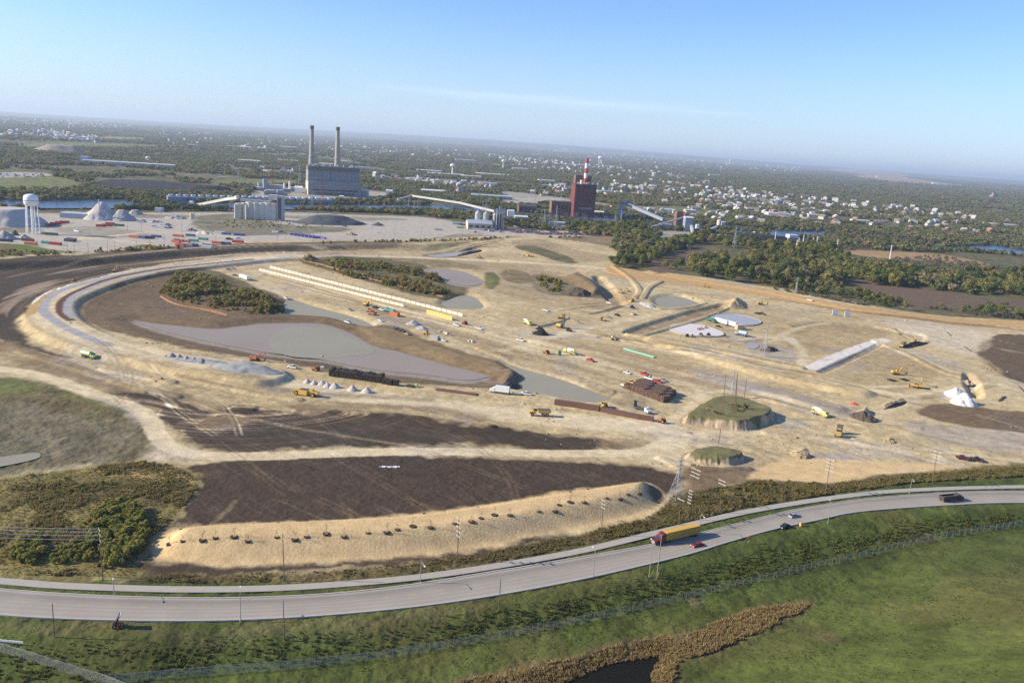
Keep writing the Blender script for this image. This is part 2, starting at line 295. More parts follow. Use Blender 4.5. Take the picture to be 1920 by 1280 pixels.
# banks round the ponds, streaks and tracks across the flats
S('brown',[(900,655),(985,685),(1060,705),(1140,732)],7,4,2,mix=.55); S('mid',[(820,612),(900,640),(1010,672),(1120,705),(1180,725)],12,8,4,mix=.5)
A('brown',[(1100,722),(1150,728),(1200,745),(1230,765),(1200,770),(1140,752)],4,4,mix=.5)
A('mid',[(640,555),(760,590),(860,620),(960,650),(1060,690),(960,670),(820,620),(700,590)],6,5,mix=.35)
A('ochre',[(1010,620),(1100,638),(1250,665),(1400,712),(1560,760),(1500,760),(1340,730),(1180,690),(1060,655)],6,4,mix=.55)
A('grey',[(1300,690),(1400,715),(1500,740),(1620,775),(1560,785),(1440,750),(1340,725)],6,5,mix=.7); A('grey',[(1395,725),(1440,735),(1480,752),(1430,745)],3,2,mix=.8)
A('ochre',[(960,580),(1080,590),(1100,600),(1010,612),(950,600)],6,5,mix=.4)
A('mid',[(1180,618),(1240,600),(1340,572),(1362,572),(1340,584),(1250,612),(1195,628)],2,2,mix=.9)
S('black',[(1195,627),(1250,613),(1300,597),(1360,575)],2,1.5,1.5,mix=.6)
S('mid',[(1240,545),(1320,552),(1400,560),(1460,560)],7,4,3,mix=.5); A('mid',[(1115,518),(1130,524),(1163,558),(1160,570),(1140,556)],3,2,mix=.7)
A('ochre',[(1450,620),(1530,603),(1640,615),(1660,632),(1560,665),(1500,660),(1470,640)],4,4,mix=.65); A('ochre',[(1540,690),(1640,650),(1700,670),(1760,700),(1700,735),(1600,715)],4,4,mix=.5)
A('grey',[(1400,640),(1470,650),(1510,665),(1490,680),(1430,668)],3,3,mix=.6)
S('pale',[(1090,624),(1200,647),(1325,670),(1440,694),(1515,707),(1610,727),(1700,742)],6.5,1,.6)
S('brown',[(1130,628),(1230,645),(1340,666),(1440,688),(1520,700)],5,3,2,mix=.7); S('ochre',[(1120,625),(1240,640),(1350,660),(1500,690)],9,5,3,mix=.5)
S('white',[(1522,690),(1570,668),(1615,650),(1660,637)],9,1,.8); S('grey',[(1540,695),(1590,672),(1640,655)],4,2,1)
for t in ([(930,660),(1000,640),(1060,625),(1120,613),(1220,590),(1300,572),(1420,560)],[(980,655),(1040,632),(1090,622)],[(1440,640),(1500,613),(1560,605),(1640,612),(1690,622)],[(1640,637),(1700,660),(1770,692),(1800,700)],
          [(1380,640),(1430,632),(1500,648),(1502,690)],[(1180,540),(1215,533),(1240,525)],[(520,520),(600,545),(700,568),(800,590),(900,620),(1000,650),(1090,668),(1200,700),(1290,720),(1320,735)],[(500,540),(600,580),(650,592)],
          [(1310,735),(1290,762),(1262,790),(1245,815),(1240,835),(1180,848)],[(1240,835),(1330,812),(1460,812),(1600,830),(1760,850),(1920,866)],[(1290,760),(1340,735),(1450,745),(1600,790),(1700,800),(1920,840)],[(1620,790),(1680,760),(1760,735),(1860,720),(1920,735)]):
    S('pale',t,6,3,2,mix=.75)
A('white',[(1640,590),(1760,605),(1850,620),(1870,660),(1830,670),(1760,650),(1700,625)],10,6,mix=.35); A('white',[(1465,630),(1480,632),(1500,642),(1490,645)],2,2,mix=.5)
A('grey',[(1660,660),(1780,690),(1860,720),(1800,690),(1700,650)],8,5,mix=.3); A('grey',[(1700,790),(1820,800),(1920,815),(1920,850),(1760,830)],6,4,mix=.6)
A('white',[(1800,728),(1818,738),(1822,750),(1790,752),(1762,742)],3,2,mix=.6); S('pale',[(1640,725),(1700,724),(1740,727)],4,2,1)
A('topsoil',[(1836,664),(1852,655),(1866,648),(1858,640),(1870,628),(1895,627),(1960,632),(2300,680),(2300,800),(1920,718),(1880,692)],1.5,2.5); A('brown',[(1836,664),(1866,632),(1960,632),(2300,680),(2300,800),(1920,718)],3,2,mix=.6)
A('brown',[(1715,770),(1757,756),(1830,762),(1920,771),(2300,800),(2300,850),(1920,812),(1815,798),(1745,782)],2,2)
A('grey',[(1462,790),(1500,788),(1520,800),(1480,806)],2,1,mix=.7); A('grey',[(1510,855),(1560,850),(1640,868),(1600,872)],2,1,mix=.8)
for _p,_w,_rh in RIDGES:
    S('brown' if _rh<0 else 'mid',_p,_w*1.2+1.5,1.2,1.0,mix=.6 if _rh<0 else .4)
# strips along the woods
A('strawo',[(1143,500),(1240,514),(1320,527),(1440,547),(1600,576),(1760,598),(1920,605),(2300,640),(2300,670),(1920,617),(1760,605),(1600,586),(1460,560),(1320,540),(1230,527),(1160,520)],2.5,2)
S('brown',[(1450,560),(1600,584),(1760,604),(1920,619),(2300,665)],5,2,1.5,mix=.85)
A('field',[(1208,496),(1250,480),(1292,467),(1372,472),(1350,483),(1282,491),(1260,511),(1230,513)],4,3); A('field',[(1580,525),(1665,532),(1777,547),(1830,560),(1930,562),(2300,580),(2300,620),(1920,574),(1715,578),(1652,556),(1602,538)],4,4)
A('fieldo',[(1578,470),(1670,471),(1765,477),(1864,497),(1842,503),(1765,491),(1640,483)],5,4)
S('fieldo',[(1120,508),(1150,516),(1180,518)],3,2,2,mix=.6)
# near topsoil, haul road, berm, left-hand weeds
A('dull',[(-700,680),(-200,690),(0,706),(90,722),(180,752),(235,772),(262,805),(268,830),(252,862),(150,872),(60,884),(0,897),(-300,930),(-700,940)],3,3)
A('grey',[(-300,690),(0,703),(60,712),(30,745),(120,775),(200,800),(262,812),(262,850),(150,868),(60,882),(0,895),(-300,910),(-120,860),(-60,780)],8,10,mix=.16)
A('lawn',[(-60,712),(30,712),(60,722),(55,735),(0,742),(-60,745)],4,5,mix=.7); S('lawn',[(110,735),(160,752),(230,775)],4,3,3,mix=.6)
A('black',[(200,735),(300,746),(390,768),(480,762),(560,772),(640,772),(800,787),(960,802),(1100,818),(1165,832),(1120,839),(960,838),(800,838),(640,845),(500,849),(400,843),(340,832),(310,803),(275,770)],3,5)
A('mid',[(350,790),(420,775),(470,790),(440,805),(370,808)],4,6,mix=.6); S('mid',[(400,770),(540,800),(700,825),(760,836)],2,1.5,1,mix=.7); S('mid',[(300,752),(420,758),(520,775)],2,1.5,2,mix=.5)
S('brown',[(560,760),(700,762),(820,770),(900,782)],8,5,3,mix=.7); S('brown',[(400,700),(470,715),(560,735),(680,740),(800,752)],6,5,3,mix=.7); S('black',[(560,768),(700,772),(800,784)],2.5,2,2,mix=.6); S('black',[(620,752),(720,760),(820,775)],1.5,1.5,2,mix=.5)
A('mid',[(1120,820),(1200,825),(1220,838),(1160,845),(1110,836)],3,3,mix=.6)
A('topsoil',[(352,872),(500,862),(640,858),(800,856),(960,857),(1100,864),(1200,872),(1292,892),(1262,912),(1240,925),(1180,905),(1000,933),(800,963),(600,976),(400,984),(330,988),(300,1008),(283,1030),(300,1055),(420,1062),(560,1060),(740,1050),(900,1030),(1060,1002),(1060,1012),(900,1042),(740,1062),(560,1072),(300,1085),(255,1080),(265,1045),(300,1000),(345,955),(376,915),(370,890)],2,3)
S('mid',[(390,985),(430,955),(445,940)],1.5,1,1,mix=.6); A('brown',[(1262,932),(1292,905),(1284,880),(1400,878),(1442,890),(1345,912)],2,2,mix=.9)
S('pale',[(-200,680),(0,692),(80,706),(180,740),(245,762),(280,785),(292,815),(322,840),(380,853),(500,855),(640,850),(800,846),(960,848),(1100,849),(1200,847),(1250,830)],8.5,.8,.6)
S('grey',[(170,745),(230,765),(265,795)],4,2,1,mix=.5); A('pale',[(1190,860),(1230,835),(1270,800),(1300,815),(1270,850),(1290,872),(1230,872)],4,3,mix=.8)
A('straw',BERM,1.2,.8); A('topsoil',[(1205,915),(1222,908),(1240,920),(1236,940),(1215,940)],2,2,mix=.85)
A('straw',[(1398,893),(1440,870),(1500,857),(1580,862),(1700,866),(1790,874),(1880,878),(1700,888),(1560,906),(1430,897)],1.5,1)
A('meadow',[(-700,930),(-300,915),(0,897),(60,886),(150,876),(250,862),(325,868),(370,890),(376,915),(342,960),(288,1010),(262,1050),(262,1085),(0,1085),(-300,1075),(-700,1060)],2,2)
A('drygrass',[(150,880),(250,862),(325,868),(368,890),(374,912),(330,905),(220,885)],3,4,mix=.8); A('weed',[(0,925),(120,890),(260,900),(350,925),(320,960),(180,930),(60,940)],6,6,mix=.6)
A('weed',[(262,1085),(300,1080),(640,1072),(900,1040),(1060,1010),(1200,975),(1240,955),(1265,925),(1345,912),(1430,898),(1560,906),(1700,888),(1920,872),(2400,870),(2400,910),(1920,900),(1700,914),(1560,932),(1400,958),(1250,997),(1000,1048),(800,1080),(500,1100),(262,1098)],2,2)
# roadside grass, embankment and the hill
VERGE=[(-700,1040),(-300,1070),(0,1082),(200,1088),(500,1094),(800,1074),(1000,1042),(1250,988),(1400,952),(1560,926),(1700,908),(1920,894),(2400,900),(2900,1000),(2900,2200),(-1200,2200)]
A('grass',VERGE,1.5,1.5)
A('lawn',[(900,1170),(1060,1120),(1280,1065),(1460,1025),(1640,985),(1800,965),(1920,958),(1920,966),(1700,990),(1500,1040),(1300,1085),(1100,1140),(930,1180)],5,6,mix=.4)
A('dull',[(0,1165),(300,1172),(640,1158),(900,1128),(900,1145),(640,1180),(300,1190),(0,1185)],3,4,mix=.55)
PAINT.append(('weed',REED,2,2,None,.9)); PAINT.append(('bed',POOL,1,1,None,1.0))
for (px,py,r) in ((1890,1090,2.2),(1560,1210,3),(1300,1110,3)):
    x,y=unproj(px,py,-1); PAINT.append(('dull',np.array([[x+r*math.cos(a),y+r*1.4*math.sin(a)] for a in np.linspace(0,6.28,9)[:-1]]),1.5,1,None,.7))

# wheel tracks of the machines, laid in pairs
_np=len(PAINT); _g=np.random.default_rng(17); _d=poly([(490,500),(870,600)]); _d=_d[1]-_d[0]; _a0=math.atan2(_d[1],_d[0])
for (P_,n_,c_) in (([(520,500),(900,590),(1300,690),(1700,720),(1850,740),(1700,860),(1300,820),(1000,780),(800,640),(560,540)],55,('mid','pale','brown')),([(120,600),(300,690),(700,760),(1100,800),(1200,840),(700,770),(250,720),(60,660)],24,('mid','pale','brown')),([(300,770),(600,790),(1000,830),(600,835),(380,830)],6,('brown','brown')),([(420,870),(1000,865),(1200,890),(800,940),(420,970)],10,('brown','brown')),([(1250,545),(1700,600),(1900,640),(1700,650),(1300,600)],14,('mid','pale'))):
    Pp=poly(P_); lo,hi=Pp.min(0),Pp.max(0); k=0
    _u=np.array((math.cos(_a0),math.sin(_a0))); _v=np.array((-_u[1],_u[0])); _pu=Pp@_u; _pv=Pp@_v
    if n_==55:
        for bb in np.arange(_pv.min()+8,_pv.max()-5,_g.uniform(11,14)):
            s0=_g.uniform(_pu.min(),_pu.max()-200); L=_g.uniform(150,520); s=np.linspace(s0,s0+L,8); c=s[:,None]*_u+(bb+6*np.sin(s/170+bb))[:,None]*_v
            if sdist(Pp,c[:,0],c[:,1],50).max()<-20: continue
            c=c[sdist(Pp,c[:,0],c[:,1],200)>-6]
            if len(c)>2: PAINT.append((_g.choice(('pale','mid','ochre','grey','pale','brown')),curve(c,4),2.0,1.0,_g.uniform(1,3.4),_g.uniform(.3,.6)))
    while k<n_:
        q=_g.uniform(lo,hi)
        if sdist(Pp,np.array([q[0]]),np.array([q[1]]),1)[0]<0: continue
        k+=1; a=_a0+_g.normal()*.16; cv=_g.normal()*.004; L=_g.uniform(40,170); s=np.linspace(0,L,7); an=a+cv*s; c=np.stack([q[0]+np.cumsum(np.cos(an))*L/7,q[1]+np.cumsum(np.sin(an))*L/7],1); t=np.gradient(c,axis=0); t/=np.linalg.norm(t,axis=1)[:,None]; nn=np.stack([-t[:,1],t[:,0]],1)
        cl=c_[_g.integers(len(c_))]
        for o_ in (-1.15,1.15): PAINT.append((cl,curve(c+nn*o_,3),.5,.25,.42,_g.uniform(.2,.5)))
_bi=[i for i,p in enumerate(PAINT) if p[0]=='straw'][0]; _tr=PAINT[_np:]; del PAINT[_np:]; PAINT[_bi:_bi]=_tr
def paint(x,y):
    n=len(x); r=np.hypot(x,y)
    w1=fbm(x/26,y/26,3,1)-.5; w2=fbm(x/26,y/26,3,2)-.5; w3=fbm(x/5,y/5,2,3)-.5; w4=fbm(x/5,y/5,2,4)-.5
    col=np.empty((n,3)); col[:]=CLS['wild'][0]; bare=np.zeros(n); veg=np.ones(n); cid=np.full(n,CN.index('wild'))
    # far woodland / settled land mottling
    m=smooth(.47,.6,fbm(x/700,y/700,4,40)); T=np.array(CLS['town'][0])
    far=smooth(1300,2200,r)
    col+= (T-col)*(m*far*.45)[:,None]
    f2=smooth(.56,.62,fbm(x/1500,y/520,3,50))*smooth(6000,12000,r)
    col+=(np.array((.24,.18,.11))-col)*(f2*.5)[:,None]
    for (cls,P,fe,wa,hw,mix) in PAINT:
        xx=x+w1*wa*3+w3*wa*1.4; yy=y+w2*wa*3+w4*wa*1.4
        pad=fe+(hw or 0)+2
        d=sdist(P,xx,yy,pad,hw is None)
        if hw is not None: d=d+hw
        k=smooth(-fe,fe,d)*mix
        i=k>0.003
        if not i.any(): continue
        c,b,v,_=CLS[cls]; kk=k[i]
        col[i]+=(np.array(c)-col[i])*kk[:,None]; bare[i]+=(b-bare[i])*kk; veg[i]+=(v-veg[i])*kk
        cid[np.flatnonzero(i)[kk>.55]]=CN.index(cls)
    # texture of the materials themselves: graded streaks, churned patches, ruts following the loop, patchy grass
    d1=poly([(490,500),(870,600)]); d1=d1[1]-d1[0]; d1/=np.hypot(*d1); a=x*d1[0]+y*d1[1]; b=-x*d1[1]+y*d1[0]
    st=fbm(a/45,b/2.6,4,60)*.6+fbm(a/22,b/9,4,68)*.4; st2=fbm(a/20,b/1.3,3,61)*.6+.4*fbm(x/18,y/18,3,69); ch=fbm(x/14,y/14,5,62); big=fbm(x/90,y/60,3,63); fine=fbm(x/2.2,y/2.2,3,64)
    LP=curve(poly(LOOPC),5); ld=-sdist(LP,x,y,140,False); ld=np.where(ld>1e5,200,ld); rk=smooth(330,560,r); rut=fbm(ld/1.5,a/40,3,65)*(1-rk)+fbm(ld/8,a/60,3,65)*rk; nearloop=1-smooth(45,110,ld)
    st=np.where(nearloop>0,st*(1-nearloop)+rut*nearloop,st)
    dk=bare*(.33*smooth(.50,.70,st)+.24*smooth(.52,.75,ch)+.25*smooth(.5,.7,big)); dk=np.clip(dk,0,.75)
    tgt=np.array((.42,.40,.40))
    col*=1-dk[:,None]*(1-tgt*np.array((1.05,1.0,.95)))
    lt=bare*.5*smooth(.5,.75,1-st2)*smooth(.45,.65,fbm(x/40,y/40,3,66)); col*=1+lt[:,None]*np.array((.35,.36,.38))
    col*=(1+(.12+.18*bare)*(fine-.5)*2)[:,None]
    isb=np.isin(cid,[CN.index('black'),CN.index('topsoil')])*1.0; col*=1+(isb*nearloop*4.2*smooth(.52,.70,rut)+isb*(1-nearloop)*.5*smooth(.5,.75,st2))[:,None]*np.array((1,1,1.04))
    # grey silt film patches on bare earth
    gy=bare*smooth(.60,.74,fbm(x/33,y/33,4,67))*.35; L=col.mean(1); col+=(np.stack([L*1.04,L,L*.94],1)-col)*gy[:,None]
    vg=fbm(x/9,y/9,5,70); v2=fbm(x/35,y/35,4,71)
    V=veg*np.clip(1.6*(vg-.5),-.6,.6); col*=(1+V)[:,None]
    yel=veg*smooth(.5,.72,v2)*.6; col+=(np.array((.155,.115,.045))-col)*(yel*.7)[:,None]
    grn=veg*smooth(.52,.7,1-v2)*.4; col+=(np.array((.065,.085,.024))-col)*(grn*.6)[:,None]
    return np.clip(col,.012,.75),bare,veg,cid

# polar fan of the relief, dense near, out to the horizon
NA=1500; az=np.linspace(math.radians(-44),math.radians(44),NA)
yv=[]; r=95.0
while r<70000:
    yv.append(r); r+=max(.36,min(r*r/(FPX*.533*CAMZ)*.55, r*.03 if r>2500 else 1e9))
rr=np.array(yv); NR=len(rr)
GX=(rr[:,None]*np.sin(az)[None]).ravel(); GY=(rr[:,None]*np.cos(az)[None]).ravel()
GZ=hfun(GX,GY); gcol,gbare,gveg,gcid=paint(GX,GY)
nearf=1-smooth(330,760,np.hypot(GX,GY))
GZ+=nearf*(gbare*(.55*(fbm(GX/5,GY/5,4,80)-.5)+.9*(fbm(GX/22,GY/22,3,81)-.5)*.6)+gveg*1.0*(fbm(GX/2.5,GY/2.5,3,82)-.5))
GZ+=nearf*(gcid==CN.index('topsoil'))*.35*(fbm(GX/1.6,GY/1.6,3,83)-.5)
# eroded gullies on the cut faces of the two grassy mounds
for MP in (MOUND1,MOUND2):
    d=sdist(curvec(poly(MP),4),GX,GY,10); face=np.clip(1-np.abs(d-1.6)/1.9,0,1); face=np.where(d<-9,0,face)
    GZ+=face*1.1*(fbm(GX/1.0,GY/6,2,84)-.6)
    edge=2.2+4.5*(fbm(GX/5,GY/5,3,87)-.45); i=(d>edge); gcol[i]=gcol[i]*.15+np.array((.115,.115,.045))*.85*(.6+.8*fbm(GX[i]/3,GY[i]/3,3,85))[:,None]; gcid[i]=CN.index('dull')
    i=(d>-1)&(d<=edge); gcol[i]=np.array((.38,.30,.195))*(.6+.8*fbm(GX[i]/1.3,GY[i]/5,3,86))[:,None]
def mesh_from(name,V,F,smooth_=True):
    me=bpy.data.meshes.new(name); F=np.asarray(F,np.int32); n=len(F); k=F.shape[1]
    me.vertices.add(len(V)); me.vertices.foreach_set('co',np.asarray(V,np.float32).ravel())
    me.loops.add(n*k); me.loops.foreach_set('vertex_index',F.ravel())
    me.polygons.add(n); me.polygons.foreach_set('loop_start',np.arange(0,n*k,k,dtype=np.int32))
    try: me.polygons.foreach_set('loop_total',np.full(n,k,np.int32))
    except Exception: pass
    me.polygons.foreach_set('use_smooth',np.full(n,smooth_,bool)); me.update(calc_edges=True); return me

def ground_material():
    m=bpy.data.materials.new('ground_surface'); m.use_nodes=True; nt=m.node_tree; b=nt.nodes['Principled BSDF']; b.inputs['Roughness'].default_value=.95; b.inputs['Specular IOR Level'].default_value=.12
    at=N(nt,'ShaderNodeAttribute',attribute_name='soil'); tc=N(nt,'ShaderNodeTexCoord')
    n1=N(nt,'ShaderNodeTexNoise'); n1.inputs['Scale'].default_value=1.1; n1.inputs['Detail'].default_value=6; n1.inputs['Roughness'].default_value=.65
    n2=N(nt,'ShaderNodeTexNoise'); n2.inputs['Scale'].default_value=.16; n2.inputs['Detail'].default_value=4
    for n in (n1,n2): nt.links.new(tc.outputs['Object'],n.inputs[0])
    k=M_('ADD',M_('MULTIPLY',n1.outputs[0],.75,nt),M_('MULTIPLY',n2.outputs[0],.6,nt),nt); k=M_('ADD',k,.33,nt)
    mul=N(nt,'ShaderNodeVectorMath',operation='SCALE'); nt.links.new(at.outputs['Color'],mul.inputs[0]); nt.links.new(k,mul.inputs['Scale']); nt.links.new(mul.outputs[0],b.inputs['Base Color'])
    bp=N(nt,'ShaderNodeBump'); bp.inputs['Strength'].default_value=.42; bp.inputs['Distance'].default_value=.5; nt.links.new(n1.outputs[0],bp.inputs['Height']); nt.links.new(bp.outputs[0],b.inputs['Normal'])
    return m
GMAT=ground_material()
def tag(o,label=None,cat=None,group=None,kind=None):
    for k,v in (('label',label),('category',cat),('group',group),('kind',kind)):
        if v: o[k]=v
    return o
ci=gcid.reshape(NR,NA)[:-1,:-1]; oid=np.array([OBJN.index(CLS[c][3]) for c in CN])[ci]
ii,jj=np.meshgrid(np.arange(NR-1),np.arange(NA-1),indexing='ij')
Q=np.stack([ii*NA+jj,ii*NA+jj+1,(ii+1)*NA+jj+1,(ii+1)*NA+jj],-1)
VV=np.stack([GX,GY,GZ],1)
# shared normals so that neighbouring patches meet without a seam
G3=VV.reshape(NR,NA,3); du=np.gradient(G3,axis=1); dv=np.gradient(G3,axis=0); NRM=np.cross(du,dv).reshape(-1,3); NRM/=np.linalg.norm(NRM,axis=1)[:,None]+1e-12; NRM*=np.sign(NRM[:,2:3]+1e-9)
RENAME={}
for k,nm in enumerate(OBJN):
    F=Q[oid==k]
    if not len(F): continue
    u,inv=np.unique(F.ravel(),return_inverse=True)
    me=mesh_from(nm,VV[u],inv.reshape(-1,4))
    ca=me.color_attributes.new('soil','FLOAT_COLOR','POINT'); ca.data.foreach_set('color',np.concatenate([gcol[u],np.ones((len(u),1))],1).astype(np.float32).ravel())
    me.normals_split_custom_set_from_vertices(NRM[u].tolist())
    me.materials.append(GMAT); o=bpy.data.objects.new(nm,me); COL.objects.link(o); tag(o,kind='structure')

# ------------------------------------------------------------------ materials
MATS={}
def mat(name,c,rough=.7,metal=0.0,var=.12,scale=1.0,spec=.3,bump=0.0,emit=None):
    if name in MATS: return MATS[name]
    m=bpy.data.materials.new(name); m.use_nodes=True; nt=m.node_tree; b=nt.nodes['Principled BSDF']
    b.inputs['Roughness'].default_value=rough; b.inputs['Metallic'].default_value=metal; b.inputs['Specular IOR Level'].default_value=spec
    tc=N(nt,'ShaderNodeTexCoord'); n=N(nt,'ShaderNodeTexNoise'); n.inputs['Scale'].default_value=scale; n.inputs['Detail'].default_value=5; nt.links.new(tc.outputs['Object'],n.inputs[0])
    k=M_('ADD',M_('MULTIPLY',n.outputs[0],2*var,nt),1-var,nt)
    v=N(nt,'ShaderNodeVectorMath',operation='SCALE'); v.inputs[0].default_value=c; nt.links.new(k,v.inputs['Scale']); nt.links.new(v.outputs[0],b.inputs['Base Color'])
    if bump:
        bp=N(nt,'ShaderNodeBump'); bp.inputs['Strength'].default_value=.6; bp.inputs['Distance'].default_value=bump; nt.links.new(n.outputs[0],bp.inputs['Height']); nt.links.new(bp.outputs[0],b.inputs['Normal'])
    MATS[name]=m; return m

# ------------------------------------------------------------------ water
def water_mat(name,c,rough,spec,wave):
    m=mat(name,c,rough,0,.10,.03,spec); nt=m.node_tree; b=nt.nodes['Principled BSDF']
    tc=N(nt,'ShaderNodeTexCoord'); n=N(nt,'ShaderNodeTexNoise'); n.inputs['Scale'].default_value=.35; n.inputs['Detail'].default_value=4; nt.links.new(tc.outputs['Object'],n.inputs[0])
    bp=N(nt,'ShaderNodeBump'); bp.inputs['Strength'].default_value=wave; bp.inputs['Distance'].default_value=.3; nt.links.new(n.outputs[0],bp.inputs['Height']); nt.links.new(bp.outputs[0],b.inputs['Normal'])
    return m
WM=water_mat('muddy_water',(.285,.265,.195),.5,.06,.03); WR=water_mat('river_water',(.03,.05,.085),.25,.3,.5); WB=water_mat('bog_water',(.012,.011,.007),.4,.04,.05); WG=water_mat('wet_slurry',(.33,.32,.30),.5,.12,.03)
def sheet(nm,P,z,m,grow=0.0):
    P=np.asarray(P); bm=bmesh.new(); c=P.mean(0)
    area=0.5*np.sum(P[:,0]*np.roll(P[:,1],-1)-np.roll(P[:,0],-1)*P[:,1]); s=1 if area>0 else -1
    t=np.roll(P,-1,0)-np.roll(P,1,0); nrm=np.stack([t[:,1],-t[:,0]],1)*s; nrm/=np.linalg.norm(nrm,axis=1)[:,None]+1e-9; P=P+nrm*grow
    f=bm.faces.new([bm.verts.new((x,y,z)) for x,y in P]); 
    bmesh.ops.triangulate(bm,faces=bm.faces[:])
    for f in bm.faces:
        if f.normal.z<0: f.normal_flip()
    me=bpy.data.meshes.new(nm); bm.to_mesh(me); bm.free(); me.materials.append(m); o=bpy.data.objects.new(nm,me); COL.objects.link(o); tag(o,kind='structure'); return o
sheet('river_water',curvec(poly(RIVER,-1.5),2),-1.8,WR,0)
WS=water_mat('wet_silt',(.285,.24,.20),.5,.06,.03)
sheet('mud_water',curvec(poly(SILT,-2.2),4),-2.02,WS,1.0); sheet('mud_water',curvec(poly(SILT_A,-2),4),-1.82,WS,1.0)
for P,dz in ((W_MAIN,-1.97),(W_DITCH,-1.5),(W_LONG,-1.6),(W_B,-1.5),(W_C,-2.0)): sheet('pond_water',curvec(poly(P,0),4),dz,WM,2.5)
sheet('pond_water',curvec(poly(W_D,4),4),float(hfun(*[np.array([v]) for v in unproj(850,466,4)])[0])+.5,WG,1)
sheet('pond_water',curvec(poly([(1395,648),(1400,644),(1410,643),(1421,646),(1422,651),(1412,655),(1400,653)]),4),.25,WG)
sheet('pond_water',curvec(poly([(-40,862),(0,858),(60,850),(76,853),(66,862),(0,876),(-40,880)]),4),.35,WM)
sheet('pond_water',POOL,float(np.median(hfun(POOL[:,0],POOL[:,1])))+.1,WB,.6)

# ------------------------------------------------------------------ road and footpath
def ribbon(nm,L,Rr,z,m,thick=0.0,nseg=1):
    L=np.asarray(L); Rr=np.asarray(Rr); V=[];F=[]
    for l,r in zip(L,Rr):
        for k in range(nseg+1):
            t=k/nseg; p=l*(1-t)+r*t; V.append((p[0],p[1],z))
    n=nseg+1
    for i in range(len(L)-1):
        for k in range(nseg): F.append((i*n+k,(i+1)*n+k,(i+1)*n+k+1,i*n+k+1))
    me=mesh_from(nm,V,F,False); me.materials.append(m); o=bpy.data.objects.new(nm,me); COL.objects.link(o); tag(o,kind='structure')
    bm=bmesh.new(); bm.from_mesh(me); bmesh.ops.recalc_face_normals(bm,faces=bm.faces[:])
    if sum(f.normal.z for f in bm.faces)<0: bmesh.ops.reverse_faces(bm,faces=bm.faces[:])
    if thick:
        g=bmesh.ops.extrude_face_region(bm,geom=bm.faces[:]); vs=[v for v in g['geom'] if isinstance(v,bmesh.types.BMVert)]
        for v in vs: v.co.z+=thick
    bm.to_mesh(me); bm.free(); return o
def resample(C,n):
    C=np.asarray(C); d=np.r_[0,np.cumsum(np.hypot(*np.diff(C,axis=0).T))]; t=np.linspace(0,d[-1],n); return np.stack([np.interp(t,d,C[:,0]),np.interp(t,d,C[:,1])],1)
def offset(C,w):
    t=np.gradient(C,axis=0); t/=np.linalg.norm(t,axis=1)[:,None]; return C+np.stack([-t[:,1],t[:,0]],1)*w
def road_mat(name,c,streak):
    m=mat(name,c,.85,0,.20,.10,.25); nt=m.node_tree; b=nt.nodes['Principled BSDF']; at=N(nt,'ShaderNodeAttribute',attribute_name='lane')
    old=b.inputs['Base Color'].links[0].from_socket
    r=N(nt,'ShaderNodeValToRGB'); e=r.color_ramp.elements; e[0].position=0; e[0].color=(.85,.85,.85,1); e[1].position=1; e[1].color=(.92,.92,.92,1)
    for p,v in ((.06,1.12),(.10,.80),(.2,.72),(.30,.84),(.42,.9),(.46,1.0),(.52,.88),(.6,1.04),(.66,.94),(.72,.96),(.8,1.06),(.86,.95),(.93,1.0),(.96,1.2)):
        el=e.new(p); el.color=(v,v,v,1)
    nt.links.new(at.outputs['Fac'],r.inputs[0]); n=N(nt,'ShaderNodeTexNoise'); n.inputs['Scale'].default_value=3; n.inputs['Detail'].default_value=5
    tc=N(nt,'ShaderNodeTexCoord'); nt.links.new(tc.outputs['Object'],n.inputs[0])
    v=N(nt,'ShaderNodeVectorMath',operation='MULTIPLY'); nt.links.new(old,v.inputs[0]); nt.links.new(r.outputs[0],v.inputs[1])
    v2=N(nt,'ShaderNodeVectorMath',operation='SCALE'); nt.links.new(v.outputs[0],v2.inputs[0]); nt.links.new(M_('ADD',M_('MULTIPLY',n.outputs[0],.3,nt),.85,nt),v2.inputs['Scale']); nt.links.new(v2.outputs[0],b.inputs['Base Color']); return m
NRD=160; LT=resample(RT,NRD); LB=resample(RB,NRD)
rd=ribbon('road',LT,LB,.30,road_mat('road_concrete',(.325,.29,.24),1),0,24)
la=rd.data.attributes.new('lane','FLOAT','POINT'); la.data.foreach_set('value',np.tile(np.linspace(0,1,25),NRD).astype(np.float32))
kerbm=mat('kerb_concrete',(.42,.39,.35),.85,0,.15,.4)
for C,s in ((LT,1),(LB,-1)):
    side=np.sign((LT-LB).mean(0)[1])*s
    cdir=(LT-LB); cdir/=np.linalg.norm(cdir,axis=1)[:,None]
    ribbon('kerb',C,C+cdir*.45*s,.0,kerbm,.42)
mid=LT*.55+LB*.45
yl=mat('yellow_road_paint',(.55,.36,.10),.8,0,.25,2)
seg=resample(mid,640); 
for k in range(0,640,9):
    if 0<=k<631: pass
V=[];F=[]
dirn=(LT-LB); 
for k in range(4,632,9):
    p,q=seg[k],seg[k+3]; t=(q-p)/np.linalg.norm(q-p); n_=np.array((-t[1],t[0]))*.09; b0=len(V)
    V+= [(*(p+n_),.306),(*(p-n_),.306),(*(q-n_),.306),(*(q+n_),.306)]; F.append((b0,b0+1,b0+2,b0+3))
me=mesh_from('road_marking',V,F,False); me.materials.append(yl); o=bpy.data.objects.new('road_marking',me); COL.objects.link(o); tag(o,kind='structure')
FP=resample(curve(poly([(-500,1040),(-250,1072),(0,1090),(100,1098),(215,1103),(350,1106),(500,1104),(640,1096),(800,1081),(960,1057),(1100,1031),(1250,995),(1400,960),(1560,934),(1700,920),(1920,913),(2150,914),(2400,920)]),5),160)
